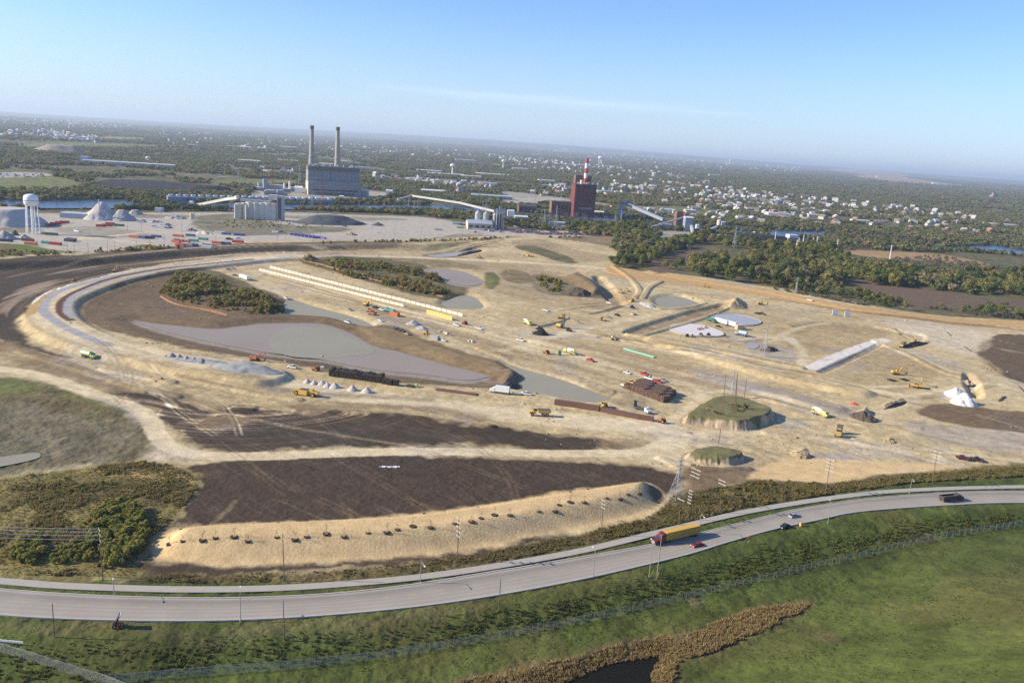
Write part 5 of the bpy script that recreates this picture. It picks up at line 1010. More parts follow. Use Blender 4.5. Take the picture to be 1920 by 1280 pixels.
for a in (((1432,668),(1437,607),'thin lattice pylon by the small round pit'),((1268,934),(1273,861),'big grey lattice pylon at the end of the straw covered berm'),((1371,745),(1380,698),'pale lattice mast behind the wooden poles on the cut mound'),((1469,566),(1471,562),'stub of a lattice tower on the far track')): pylon(a[0][0],a[0][1],a[1],a[2],.30 if a[0][0]==1268 else .12)
for px,py,top,lab in ((1452,458,434,'white steel monopole at the left end of the row before the river'),(1476,458,438,'white steel monopole second from the left before the river'),(1505,460,440,'white steel monopole in the middle of the row'),(1523,464,446,'shorter white monopole of the close pair'),(1530,466,443,'taller white monopole of the close pair'),(1569,467,449,'white monopole at the orange field corner'),(1667,492,459,'tall white monopole standing alone in the orange field'),(1497,458,446,'short white monopole in the substation'),(1494,460,450,'very short white post in the substation')):
    p,h=stand((px,py),(px+ (py-top)*.13,top)); t=empty('monopole',p,0,lab,'pole'); b=MB(); b.frust((0,0,0),(0,0,h),.75,.4,8); b.build('shaft',WHITE,t); b=MB(); 
    for z in (.8,.9,.99): b.bar((-1.8,0,h*z),(1.8,0,h*z),.2)
    b.build('crossarm',WHITE,t)
g=random.Random(21)
for k in range(46):
    px=g.uniform(1000,1160); py=417+g.uniform(-6,10)+(px-1000)*.02; q=gp(px,py); h=g.uniform(9,17); t=empty('switchyard_frame',q,.2,'thin grey steel frame in the switchyard before the brick power house','steel frame','switchyard frames'); b=MB(); b.bar((-3,0,0),(-3,0,h),.2); b.bar((3,0,0),(3,0,h),.2); b.bar((-3.4,0,h*.9),(3.4,0,h*.9),.25); b.build('gantry',STEEL,t); b=MB(); 
    for x in (-2,0,2): b.frust((x,0,h*.6),(x,0,h*.9),.25,.12,5)
    b.build('insulator',CONC,t)
# ------------------------------------------------------------------ town beyond the river
HW=[('white',(.47,.46,.43)),('cream',(.46,.41,.33)),('grey',(.42,.42,.42)),('tan',(.42,.33,.24)),('brick',(.27,.12,.085))]; HR=[(.30,.29,.28),(.20,.16,.14),(.48,.47,.45),(.16,.15,.155),(.33,.20,.15)]
HM=[]
for i,(n_,c) in enumerate(HW):
    b=MB(); w,d,h=[(14,10,5),(18,11,4.5),(12,10,6.5),(16,12,5),(15,10,6)][i]; b.box((0,0,h/2-.3),(w,d,h+.6)); b.mi=1; b.prism([(-d/2-.5,h),(d/2+.5,h),(0,h+d*.36)],'x',-w/2-.5,w/2+.5); b.mi=2
    for s in (-.28,.1,.32): b.box((w*s,-d/2-.03,h*.5),(1.6,.1,1.5))
    o=b.build('house',[mat('siding_'+n_,c,.8,0,.1,.3),mat('shingle_%d'%i,HR[i],.9,0,.15,.4),GLASS],None,link=False); HM.append(o.data)
g=np.random.default_rng(71); hc=[]
def town_pts(P,n,seed):
    xy=inpoly(poly(P),n,seed); return xy
REG=[([(1080,350),(1180,345),(1300,360),(1400,375),(1480,400),(1440,412),(1340,405),(1240,385),(1120,370)],120),([(1290,370),(1420,372),(1540,395),(1620,420),(1560,425),(1440,405),(1330,390)],90),([(1120,390),(1300,400),(1420,412),(1560,425),(1420,420),(1260,408)],30),([(960,355),(1060,345),(1060,365),(1000,372)],22),([(680,330),(780,335),(900,345),(940,350),(880,355),(760,345)],50),([(480,318),(560,322),(560,332),(480,328)],18),([(1480,400),(1640,425),(1760,440),(1920,455),(1920,440),(1700,410),(1560,390)],40)]
for k,(P,n) in enumerate(REG):
    for q in town_pts(P,n,700+k): hc.append((math.hypot(*q),q[0],q[1]))
for k,(P,n) in enumerate([([(20,248),(100,246),(180,262),(160,268),(60,262),(0,258)],160),([(75,252),(180,258),(185,268),(100,264)],140),([(0,226),(120,228),(260,240),(200,243),(0,236)],260),([(900,290),(1200,320),(1400,350),(1300,352),(1000,320)],200),([(300,250),(900,285),(900,300),(300,275)],160),([(1000,285),(1500,318),(1500,330),(1000,310)],160),([(1250,345),(1700,390),(1900,420),(1700,420),(1300,360)],120)]):
    for q in town_pts(P,n,720+k): hc.append((math.hypot(*q),q[0],q[1]))
hc.sort(); near,farh=hc[:270],hc[270:]
zs=hfun(np.array([q[1] for q in near]),np.array([q[2] for q in near]))
LB_=['white house with a grey gabled roof in the town beyond the river','cream house with a brown roof in the town beyond the river','grey house with a pale roof in the town beyond the river','tan house with a dark roof in the town beyond the river','brick house with a reddish roof in the town beyond the river']
for i,(r,x,y) in enumerate(near):
    k=int(g.choice(5,p=[.42,.2,.18,.12,.08])); o=bpy.data.objects.new('house',HM[k]); COL.objects.link(o); s=g.uniform(.75,1.15); o.location=(x,y,float(zs[i])); o.scale=(s,s,s*1.15); o.rotation_euler=(0,0,g.choice([0,.35,1.57,1.9,-.3])); tag(o,LB_[k],'house',HW[k][0]+' houses of the town')
NT_H=scatter_group([bpy.data.objects.new('house',m) for m in HM[:3]])
xy=np.array([[q[1],q[2]] for q in farh]); xy=xy[np.hypot(xy[:,0],xy[:,1])<24000]; r=np.hypot(xy[:,0],xy[:,1]); o=scatter('houses',onto(xy,2),np.c_[(.8+r/11000),(.8+r/11000),1.1+r/8000],3,NT_H,seed=72)
# big flat halls and named landmarks of the town: (px,py,width px, depth m, height m, wall, roof)
WARE=[(350,274,12,60,10,0,0,'far low white hall left of the tall chimneys'),(424,276,72,70,9,1,0,'very long pale far warehouse left of the tall chimneys'),(524,278,32,80,13,2,0,'far cream hall just left of the left chimney'),(640,283,60,70,10,1,1,'far grey blue hall right of the right chimney'),(704,285,44,70,10,0,0,'far white hall right of the long grey blue one'),(152,307,162,60,10,3,3,'very long low pale blue works far at the left'),(150,306,12,40,18,3,1,'end block of the very long low works'),(445,304,40,50,9,0,0,'white commercial hall in the band left of the power station'),(520,303,36,46,8,1,0,'grey white commercial hall right behind the power station left end'),(598,312,24,50,12,2,0,'cream hall between the two chimneys'),(640,306,20,40,10,1,0,'grey hall between and beyond the two chimneys'),(671,317,22,40,8,3,1,'blue grey hall right of the power station top'),(800,328,70,60,8,0,0,'long white warehouse under the mushroom water tower'),(780,322,48,60,8,1,0,'grey white warehouse behind the one under the mushroom tower'),(862,333,40,50,8,3,0,'pale blue warehouse right of the mushroom tower'),(890,328,64,60,8,0,0,'white warehouse right under the slim stem tower'),(854,302,38,60,12,1,0,'far tan topped warehouse above the mushroom tower'),(896,309,44,50,9,0,0,'far white warehouse left of the slim stem tower'),(900,348,32,40,9,3,1,'blue roofed hall above the far bank road'),(777,343,25,36,8,1,0,'small grey white hall in the trees right of the power station'),(960,318,38,50,10,0,0,'white hall left of the red brick power house skyline'),(1000,293,16,40,26,2,0,'far tan slab block of flats above the town'),(990,298,10,30,12,0,0,'far small white block beside the tan slab'),(1045,310,60,60,14,1,0,'long grey white civic hall left of the striped chimney'),(1120,313,44,60,14,2,0,'cream civic hall under the far pale water tower'),(1165,311,84,70,16,4,4,'long reddish brick hall in the middle of the town'),(1010,341,30,36,8,0,0,'white hall left of the brick power house roof'),(983,348,46,30,6,3,1,'long pale blue roof left of the brick power house'),(1120,363,26,30,9,0,1,'white hall with a blue front right of the brick power house'),(1160,354,46,40,7,1,0,'low grey roofed hall right of the little ball tower'),(1246,300,22,50,8,0,0,'far white hall on the right of the town'),(1272,304,18,50,8,0,0,'far white hall beside the other on the right'),(1330,331,20,36,16,1,0,'grey institutional block in the wooded town'),(1420,343,20,36,8,0,0,'pale institutional hall in the wooded town'),(1345,386,56,30,6,0,0,'long white trailer hall in the wooded town near the river'),(1440,404,42,30,7,0,0,'white hall on the far bank left of the houses'),(1516,407,22,26,7,2,0,'white hall with a reddish front on the far bank'),(1600,417,30,26,6,0,0,'long white roof on the far bank right of the houses'),(1855,424,58,36,7,0,0,'long white roofed hall at the right edge of the wooded town'),(1595,326,24,60,10,2,0,'far white hall near the horizon right'),(1645,332,34,60,10,0,0,'far white long hall near the horizon right'),(1750,345,70,60,12,0,0,'very long far white warehouse on the orange fields'),(1760,338,20,50,12,1,0,'far grey white hall behind the very long one'),(1860,353,40,60,10,0,0,'far white hall at the right end of the horizon'),(1700,334,30,60,10,1,0,'far grey white hall left of the very long warehouse'),(1820,346,26,60,10,0,0,'far white hall right of the very long warehouse'),(1417,443,14,20,6,0,0,'small white hall by the right coal heap'),(1480,446,18,14,5,0,0,'low white shed in the monopole substation'),(1030,422,30,14,5,1,0,'pale low shed at the front of the switchyard'),(1190,433,40,12,4,0,0,'long low white roof between the trees and the blue gallery'),(290,396,11,14,4,0,1,'small flat roofed hut behind the yard near the barges'),(112,408,50,20,6,3,3,'long grey green wall of a bunker by the pointed stone pile'),(852,402,28,14,5,0,0,'long low white roofed shed on the near bank'),(1245,398,20,22,7,0,0,'white roofed house in the field right of the blue gallery'),(1285,400,20,22,8,2,0,'tan roofed house in the field right of the blue gallery')]
WMs=[WHITE,GREYCL2,mat('cream_cladding',(.50,.43,.33)),mat('pale_blue_wall',(.36,.40,.44),.7,0,.1,.1),BROWNB]; RMs=[ROOFW,mat('blue_roof',(.38,.43,.49)),DKROOF,mat('pale_blue_roof',(.42,.46,.50),.6,0,.1,.05),mat('brown_red_roof',(.33,.18,.13),.8,0,.15,.1)]
for (px,py,w,d,h,wi,ri,lab) in WARE: shed(px,py,w,d,h,random.Random(px).uniform(-2,10),WMs[wi],RMs[ri],'warehouse' if w>24 else 'hall',lab,'hall',.04)
p=gp(1862,372); t=empty('brick_block',p,.4,'far reddish pointed brick block in the woods at the right','building'); b=MB(); b.box((0,0,11),(46,26,22)); b.build('wall',mat('dull_brick',(.24,.17,.15)),t); b=MB(); b.prism([(-12,22),(12,22),(0,42)],'x',-10,10); b.build('roof',mat('dull_brick',(.24,.17,.15)),t)

# ------------------------------------------------------------------ vehicles and machines
TYRE=mat('tyre_rubber',(.022,.022,.024),.9,0,.15,3); HUB=mat('wheel_hub',(.35,.35,.36),.5,.3,.1,4); TRACKM=mat('track_steel',(.06,.055,.05),.8,.2,.25,2)
P_=lambda n,c:mat(n,c,.32,0,.05,.8,.5)
PRED=P_('red_paint',(.45,.035,.035)); PWHT=P_('bright_white_paint',(.78,.78,.77)); PBLK=P_('black_paint',(.02,.02,.023)); PGRY=P_('silver_grey_paint',(.25,.27,.29)); PMAR=P_('maroon_paint',(.14,.02,.025)); PDRED=P_('dark_red_paint',(.22,.015,.022)); PBLU=P_('blue_paint',(.07,.13,.27)); PTEAL=P_('teal_paint',(.10,.30,.30)); PGRN=P_('green_paint',(.05,.17,.09)); PLIME=P_('lime_green_paint',(.38,.52,.17)); PTAN=P_('tan_paint',(.45,.36,.22))
CATY=mat('machine_yellow',(.62,.39,.07),.5,0,.14,1,.35); ORNG=mat('machine_orange',(.52,.19,.07),.5,0,.14,1,.35); LEMON=mat('lemon_yellow_paint',(.60,.54,.16),.5,0,.1,1); DIRTY=mat('dusty_yellow',(.50,.34,.11),.7,0,.2,1)
def wheels(t,pts,r,w,hub=HUB):
    for x,y in pts:
        b=MB(); b.frust((x,y-w/2,r),(x,y+w/2,r),r,r,12); o=b.build('wheel',TYRE,t); b=MB(); b.frust((x,y-w/2-.02,r),(x,y+w/2+.02,r),r*.52,r*.52,8); b.build('rim',hub,o)
def car_proto(m,kind='car'):
    t=empty('pickup_truck' if kind=='pickup' else 'car'); b=MB(); 
    if kind=='car':
        b.prism([(-2.25,.32),(2.3,.32),(2.35,.62),(2.2,.82),(1.15,.95),(-1.5,1.0),(-2.2,.95),(-2.32,.6)],'y',-.88,.88); b.build('body',m,t)
        b=MB(); b.prism([(-1.75,.98),(1.2,.93),(.35,1.40),(-1.1,1.42)],'y',-.76,.76); b.build('window',GLASS,t); b=MB(); b.prism([(-1.15,1.405),(.38,1.385),(.25,1.46),(-1.0,1.48)],'y',-.70,.70); b.build('roof',m,t)
        wheels(t,[(1.4,.82),(1.4,-.82),(-1.4,.82),(-1.4,-.82)],.33,.24)
        b=MB(); b.box((2.3,.6,.68),(.12,.36,.16)); b.build('headlight',WHITE,t); b=MB(); b.box((2.3,-.6,.68),(.12,.36,.16)); b.build('headlight',WHITE,t)
    else:
        b.prism([(-2.8,.5),(2.8,.5),(2.85,.85),(2.7,1.12),(1.35,1.22),(-2.85,1.2)],'y',-.98,.98); b.build('body',m,t)
        b=MB(); b.prism([(-.95,1.22),(1.5,1.2),(.75,1.78),(-.7,1.8)],'y',-.84,.84); b.build('window',GLASS,t); b=MB(); b.prism([(-.75,1.785),(.8,1.765),(.65,1.86),(-.6,1.88)],'y',-.80,.80); b.build('roof',m,t)
        b=MB(); b.box((-1.92,0,1.215),(1.7,1.7,.06)); b.build('cargo_bed',DSTEEL,t)
        wheels(t,[(1.85,.86),(1.85,-.86),(-1.75,.86),(-1.75,-.86)],.40,.28)
    return t
PROTO={}
def vehicle(kind,m,at_,face,label,cat,group=None,scale=1.0,dz=0.0):
    """copy of a vehicle of this kind and paint, standing at a photo pixel and facing another"""
    p=gp(*at_); rz=heading(at_,face); key=(kind,m.name)
    if key not in PROTO:
        t=car_proto(m,kind) if kind in ('car','pickup') else BUILD[kind](m)
        PROTO[key]=t; t.location=(p.x,p.y,p.z+dz); t.rotation_euler=(0,0,rz); t.scale=(scale,)*3; tag(t,label,cat,group); return t
    t=dup(PROTO[key],(p.x,p.y,p.z+dz),rz,label,None,scale); t['category']=cat
    if group: t['group']=group
    elif 'group' in t.keys(): del t['group']
    return t
def semi(m):
    t=empty('semi_truck'); b=MB(); b.prism([(5.2,.9),(9.6,.9),(9.7,1.9),(8.0,2.15),(7.6,3.0),(5.2,3.1)],'y',-1.2,1.2); b.build('cab',m,t)
    b=MB(); b.prism([(5.2,3.1),(7.4,3.0),(6.7,3.7),(5.2,3.9)],'y',-1.1,1.1); b.build('wind_deflector',m,t); b=MB(); b.prism([(7.63,2.2),(8.0,2.17),(7.63,2.95)],'y',-1.08,1.08); b.build('windscreen',GLASS,t); b=MB(); b.box((9.7,0,1.3),(.15,1.6,1.0)); b.build('grille',STEEL,t)
    b=MB(); b.box((-1.2,0,1.05),(16,1.0,.35)); b.build('chassis',DSTEEL,t)
    for s in (-1,1): b=MB(); b.frust((5.0,s*1.0,1.0),(5.0,s*1.0,3.9),.09,.09,6); b.build('exhaust_stack',STEEL,t)
    wheels(t,[(8.6,1.0),(8.6,-1.0),(4.2,1.0),(4.2,-1.0),(2.9,1.0),(2.9,-1.0),(-7.0,1.0),(-7.0,-1.0),(-8.3,1.0),(-8.3,-1.0)],.52,.5)
    b=MB(); b.box((-2.3,0,2.65),(14.6,2.5,2.8)); b.build('container',mat('weathered_yellow',(.56,.35,.07),.6,0,.18,.6),t); b=MB()
    for k in range(24): 
        for s in (-1,1): b.box((-9.3+.6*k,s*1.27,2.65),(.25,.06,2.6))
    b.build('side_rib',mat('weathered_yellow_rib',(.48,.30,.06)),t); return t
def dumptruck(m):
    t=empty('dump_truck'); b=MB(); b.prism([(2.2,.8),(5.2,.8),(5.3,1.8),(4.0,2.0),(3.6,2.8),(2.2,2.9)],'y',-1.15,1.15); b.build('cab',m,t); b=MB(); b.prism([(3.63,2.05),(4.02,2.02),(3.63,2.75)],'y',-1.05,1.05); b.build('windscreen',GLASS,t)
    b=MB(); b.box((-1.7,1.2,1.9),(7.0,.1,1.5)); b.box((-1.7,-1.2,1.9),(7.0,.1,1.5)); b.box((-5.2,0,1.9),(.1,2.5,1.5)); b.box((1.8,0,2.0),(.1,2.5,1.7)); b.box((-1.7,0,1.2),(7,2.4,.12)); b.build('dump_body',m,t); b=MB(); b.box((-1.7,0,1.75),(6.7,2.2,.5)); b.build('load',DIRTM,t)
    b=MB(); b.box((0,0,.9),(9.6,.9,.3)); b.build('chassis',DSTEEL,t); wheels(t,[(4.2,1.0),(4.2,-1.0),(-1.4,1.0),(-1.4,-1.0),(-2.8,1.0),(-2.8,-1.0),(-4.2,1.0),(-4.2,-1.0)],.52,.4); return t
def haul(m):
    t=empty('articulated_dump_truck'); b=MB(); b.prism([(1.8,1.2),(5.2,1.2),(5.3,2.2),(3.6,2.5),(1.8,2.4)],'y',-1.3,1.3); b.build('bonnet',m,t); b=MB(); b.box((2.2,0,3.1),(1.8,1.8,1.4)); b.build('cab',m,t); b=MB(); b.box((2.3,0,3.15),(1.9,1.85,.8)); b.build('window',GLASS,t)
    b=MB(); b.prism([(-5.4,2.6),(-4.6,1.7),(.6,1.7),(1.2,3.4),(.9,3.5),(.5,3.2),(-5.2,3.1)],'y',-1.5,1.5); b.build('dump_body',m,t); b=MB(); b.box((-2.2,0,3.2),(5.2,2.6,.12)); b.build('body_opening',DSTEEL,t)
    wheels(t,[(3.7,1.2),(3.7,-1.2),(-1.6,1.2),(-1.6,-1.2),(-3.5,1.2),(-3.5,-1.2)],.85,.6); return t
def haul_up(m):
    t=haul(m)
    for c in t.children:
        if c.name.startswith('dump_body') or c.name.startswith('body_opening'): c.rotation_euler=(0,math.radians(55),0); c.location=(-3.0,0,-1.2)
    return t
def excav(m):
    t=empty('excavator')
    for s in (-1,1): b=MB(); b.prism([(-2.2,.15),(2.2,.15),(2.5,.55),(2.2,.95),(-2.2,.95),(-2.5,.55)],'y',s*1.25-.32,s*1.25+.32); b.build('track',TRACKM,t)
    b=MB(); b.box((-.7,0,1.75),(3.9,2.7,1.1)); b.box((-2.3,0,1.85),(1.2,2.8,1.3)); b.build('upper_body',m,t); b=MB(); b.box((.9,.85,2.2),(1.5,1.0,1.9)); b.build('cab',m,t); b=MB(); b.box((.98,.85,2.45),(1.45,1.06,1.0)); b.build('window',GLASS,t)
    b=MB(); b.prism([(1.0,1.7),(1.4,1.6),(3.6,4.6),(6.0,5.0),(5.9,5.4),(3.3,5.2)],'y',-.45,-.0); b.build('boom',m,t); b=MB(); b.prism([(5.6,5.5),(6.3,5.2),(6.6,2.2),(6.3,2.1)],'y',-.4,-.05); b.build('stick',m,t); b=MB(); b.prism([(6.7,2.3),(6.2,2.2),(5.4,1.3),(5.9,.8),(6.6,1.1)],'y',-.75,.3); b.build('bucket',DSTEEL,t); return t
def loader(m):
    t=empty('wheel_loader'); b=MB(); b.box((-1.6,0,1.7),(2.8,1.7,1.2)); b.build('engine_body',m,t); b=MB(); b.box((.1,0,2.3),(1.3,1.5,1.7)); b.build('cab',m,t); b=MB(); b.box((.1,0,2.55),(1.36,1.56,.8)); b.build('window',GLASS,t); b=MB(); b.prism([(.6,1.3),(1.0,1.6),(3.6,.9),(3.5,.5)],'y',-.6,.6); b.build('lift_arm',m,t); b=MB(); b.prism([(3.4,.2),(4.5,.15),(4.6,.35),(3.7,.5),(3.6,1.4),(3.4,1.4)],'y',-1.5,1.5); b.build('bucket',m,t); wheels(t,[(1.5,1.1),(1.5,-1.1),(-1.6,1.1),(-1.6,-1.1)],.8,.6,m); return t
def dozer(m):
    t=empty('bulldozer')
    for s in (-1,1): b=MB(); b.prism([(-1.9,.1),(1.9,.1),(2.2,.5),(1.7,.95),(-1.9,.95),(-2.2,.5)],'y',s*1.05-.3,s*1.05+.3); b.build('track',TRACKM,t)
    b=MB(); b.box((.9,0,1.45),(2.2,1.3,1.1)); b.box((-1.3,0,1.4),(1.4,1.6,.9)); b.build('engine_body',m,t); b=MB(); b.box((-.7,0,2.4),(1.3,1.4,1.2)); b.build('cab',m,t); b=MB(); b.box((-.7,0,2.5),(1.36,1.46,.75)); b.build('window',GLASS,t); b=MB(); b.prism([(2.8,.1),(3.1,.1),(2.95,.7),(3.15,1.4),(2.9,1.4),(2.75,.7)],'y',-1.9,1.9); b.build('blade',m,t); b=MB(); b.box((1.7,1.45,.6),(2.3,.2,.25)); b.box((1.7,-1.45,.6),(2.3,.2,.25)); b.build('push_arm',m,t); return t
def mixer(m):
    t=empty('concrete_mixer'); b=MB(); b.prism([(2.6,.8),(5.0,.8),(5.1,1.9),(4.4,2.1),(4.1,2.9),(2.6,3.0)],'y',-1.2,1.2); b.build('cab',m,t); b=MB(); b.prism([(4.13,2.1),(4.42,2.1),(4.13,2.85)],'y',-1.05,1.05); b.build('windscreen',GLASS,t); b=MB(); b.frust((2.3,0,2.0),(.6,0,2.45),.75,1.25,14); b.frust((.6,0,2.45),(-1.6,0,2.75),1.25,1.15,14); b.frust((-1.6,0,2.75),(-3.6,0,3.3),1.15,.55,14); b.build('drum',mat('drum_white',(.66,.64,.56),.5),t); b=MB(); b.prism([(-4.4,2.1),(-3.6,2.4),(-3.5,3.6),(-4.5,3.3)],'y',-.6,.6); b.build('chute',m,t); b=MB(); b.box((-.5,0,1.0),(9,1.0,.35)); b.build('chassis',m,t); wheels(t,[(4.1,1.05),(4.1,-1.05),(-1.3,1.05),(-1.3,-1.05),(-2.7,1.05),(-2.7,-1.05)],.52,.42); return t
def scraper(m):
    t=empty('scraper'); b=MB(); b.box((5.0,0,2.1),(3.2,1.9,1.3)); b.build('engine_body',m,t); b=MB(); b.box((3.2,0,3.0),(1.5,1.7,1.6)); b.build('cab',m,t); b=MB(); b.prism([(1.6,3.0),(2.4,3.0),(3.0,1.6),(2.2,1.6)],'y',-.5,.5); b.build('gooseneck',m,t); b=MB(); b.prism([(-3.4,.7),(1.0,.5),(1.3,2.9),(-3.6,3.0)],'y',-1.7,1.7); b.build('bowl',m,t); b=MB(); b.box((-1.1,0,3.02),(4.0,2.9,.1)); b.build('bowl_opening',DSTEEL,t); b=MB(); b.box((-5.0,0,2.2),(2.2,1.7,1.3)); b.build('rear_engine',m,t); wheels(t,[(4.3,1.35),(4.3,-1.35),(-4.6,1.35),(-4.6,-1.35)],1.05,.8,m); return t
def tanker(m):
    t=empty('water_truck'); b=MB(); b.prism([(2.2,1.0),(4.6,1.0),(4.7,2.2),(3.8,2.5),(2.2,3.2)],'y',-1.25,1.25); b.build('cab',m,t); b=MB(); b.prism([(3.0,2.3),(3.8,2.45),(3.0,2.95)],'y',-1.27,1.27); b.build('window',GLASS,t); b=MB(); b.frust((1.6,0,2.5),(-4.6,0,2.5),1.45,1.45,12); b.build('tank',m,t); b=MB(); b.box((0,0,1.05),(9,1.2,.4)); b.build('chassis',DSTEEL,t); b=MB(); b.box((-4.9,0,1.6),(.3,2.4,.3)); b.build('spray_bar',STEEL,t); wheels(t,[(3.3,1.2),(3.3,-1.2),(-2.0,1.2),(-2.0,-1.2),(-3.6,1.2),(-3.6,-1.2)],.75,.55); return t
def boxtruck(m):
    t=empty('box_truck'); b=MB(); b.prism([(3.0,.8),(5.6,.8),(5.7,1.8),(4.6,2.0),(4.2,2.8),(3.0,2.9)],'y',-1.2,1.2); b.build('cab',m,t); b=MB(); b.prism([(4.22,2.05),(4.6,2.02),(4.22,2.75)],'y',-1.05,1.05); b.build('windscreen',GLASS,t); b=MB(); b.box((-1.0,0,2.5),(7.4,2.5,2.8)); b.build('box_body',m,t); b=MB(); b.box((-.4,-1.26,2.3),(1.3,.06,2.0)); b.build('side_door',DSTEEL,t); b=MB(); b.box((0,0,.95),(10.4,1.0,.3)); b.build('chassis',DSTEEL,t); wheels(t,[(4.5,1.0),(4.5,-1.0),(-1.6,1.0),(-1.6,-1.0),(-3.0,1.0),(-3.0,-1.0),(-4.2,1.0),(-4.2,-1.0)],.52,.4); return t
def trailer(m):
    t=empty('semi_trailer'); b=MB(); b.box((0,0,2.5),(13.5,2.5,2.8)); b.build('box_body',m,t); b=MB(); b.box((-6.77,0,2.5),(.06,2.3,2.6)); b.build('rear_door',STEEL,t); b=MB(); b.box((0,0,.95),(12.5,1.0,.25)); b.build('chassis',DSTEEL,t); wheels(t,[(-5.4,1.0),(-5.4,-1.0),(-4.1,1.0),(-4.1,-1.0)],.5,.4)
    for s in (-1,1): b=MB(); b.box((4.2,s*.8,.45),(.18,.18,.9)); b.build('landing_leg',DSTEEL,t)
    return t
def tractor(m):
    t=empty('tractor'); b=MB(); b.box((1.0,0,1.3),(2.2,.95,.9)); b.build('bonnet',m,t); b=MB(); b.box((-.7,0,2.0),(1.3,1.3,1.4)); b.build('cab',m,t); b=MB(); b.box((-.7,0,2.15),(1.36,1.36,.9)); b.build('window',GLASS,t); wheels(t,[(1.5,.8),(1.5,-.8)],.55,.4,m); wheels(t,[(-1.0,1.0),(-1.0,-1.0)],.95,.55,m); return t
def drillrig(m):
    t=empty('drill_rig')
    for s in (-1,1): b=MB(); b.box((0,s*1.2,.5),(4.6,.6,.9)); b.build('track',TRACKM,t)
    b=MB(); b.box((-.8,0,1.9),(4.2,2.7,1.6)); b.build('upper_body',m,t); b=MB(); b.box((1.3,.9,2.3),(1.3,1.1,1.9)); b.build('cab',DSTEEL,t); b=MB(); b.box((3.2,0,5.5),(.8,.8,10.5)); b.build('mast',DSTEEL,t); b=MB(); b.bar((1,0,2.5),(3.1,0,7),.2); b.build('mast_strut',DSTEEL,t); return t
def grader(m):
    t=empty('motor_grader'); b=MB(); b.box((-2.0,0,1.6),(2.8,1.5,1.2)); b.build('engine_body',m,t); b=MB(); b.box((-.2,0,2.5),(1.3,1.5,1.6)); b.build('cab',m,t); b=MB(); b.prism([(.4,1.8),(.4,2.2),(4.6,1.5),(4.6,1.2)],'y',-.25,.25); b.build('frame',m,t); b=MB(); b.box((1.9,0,.5),(.3,3.6,.7)); b.build('blade',DSTEEL,t); wheels(t,[(4.4,1.0),(4.4,-1.0),(-1.3,1.0),(-1.3,-1.0),(-2.9,1.0),(-2.9,-1.0)],.65,.4,m); return t
def roller(m):
    t=empty('roller'); b=MB(); b.box((-1.2,0,1.4),(2.4,1.6,1.1)); b.build('engine_body',m,t); b=MB(); b.box((-.1,0,2.2),(1.1,1.4,1.3)); b.build('cab',m,t); b=MB(); b.frust((2.0,-1.05,.75),(2.0,1.05,.75),.75,.75,14); b.build('drum',DSTEEL,t); b=MB(); b.box((1.4,1.15,.9),(1.8,.2,.3)); b.box((1.4,-1.15,.9),(1.8,.2,.3)); b.build('drum_frame',m,t); wheels(t,[(-1.2,.95),(-1.2,-.95)],.75,.5,m); return t
def logtruck(m):
    t=empty('flatbed_truck'); b=MB(); b.prism([(3.0,.8),(5.4,.8),(5.5,1.8),(4.4,2.0),(4.0,2.8),(3.0,2.9)],'y',-1.2,1.2); b.build('cab',m,t); b=MB(); b.box((-1.2,0,1.2),(8.0,2.4,.25)); b.build('flat_bed',DSTEEL,t); b=MB(); b.box((-5.0,0,2.6),(.5,2.0,3.0)); b.bar((-5,0,4.0),(2.0,0,4.3),.3); b.build('loading_crane',DSTEEL,t); wheels(t,[(4.3,1.0),(4.3,-1.0),(-3.0,1.0),(-3.0,-1.0),(-4.2,1.0),(-4.2,-1.0)],.52,.4); return t
BUILD=dict(semi=semi,dump=dumptruck,haul=haul,haul_up=haul_up,excav=excav,loader=loader,dozer=dozer,mixer=mixer,scraper=scraper,tanker=tanker,box=boxtruck,trailer=trailer,tractor=tractor,rig=drillrig,grader=grader,roller=roller,flat=logtruck)
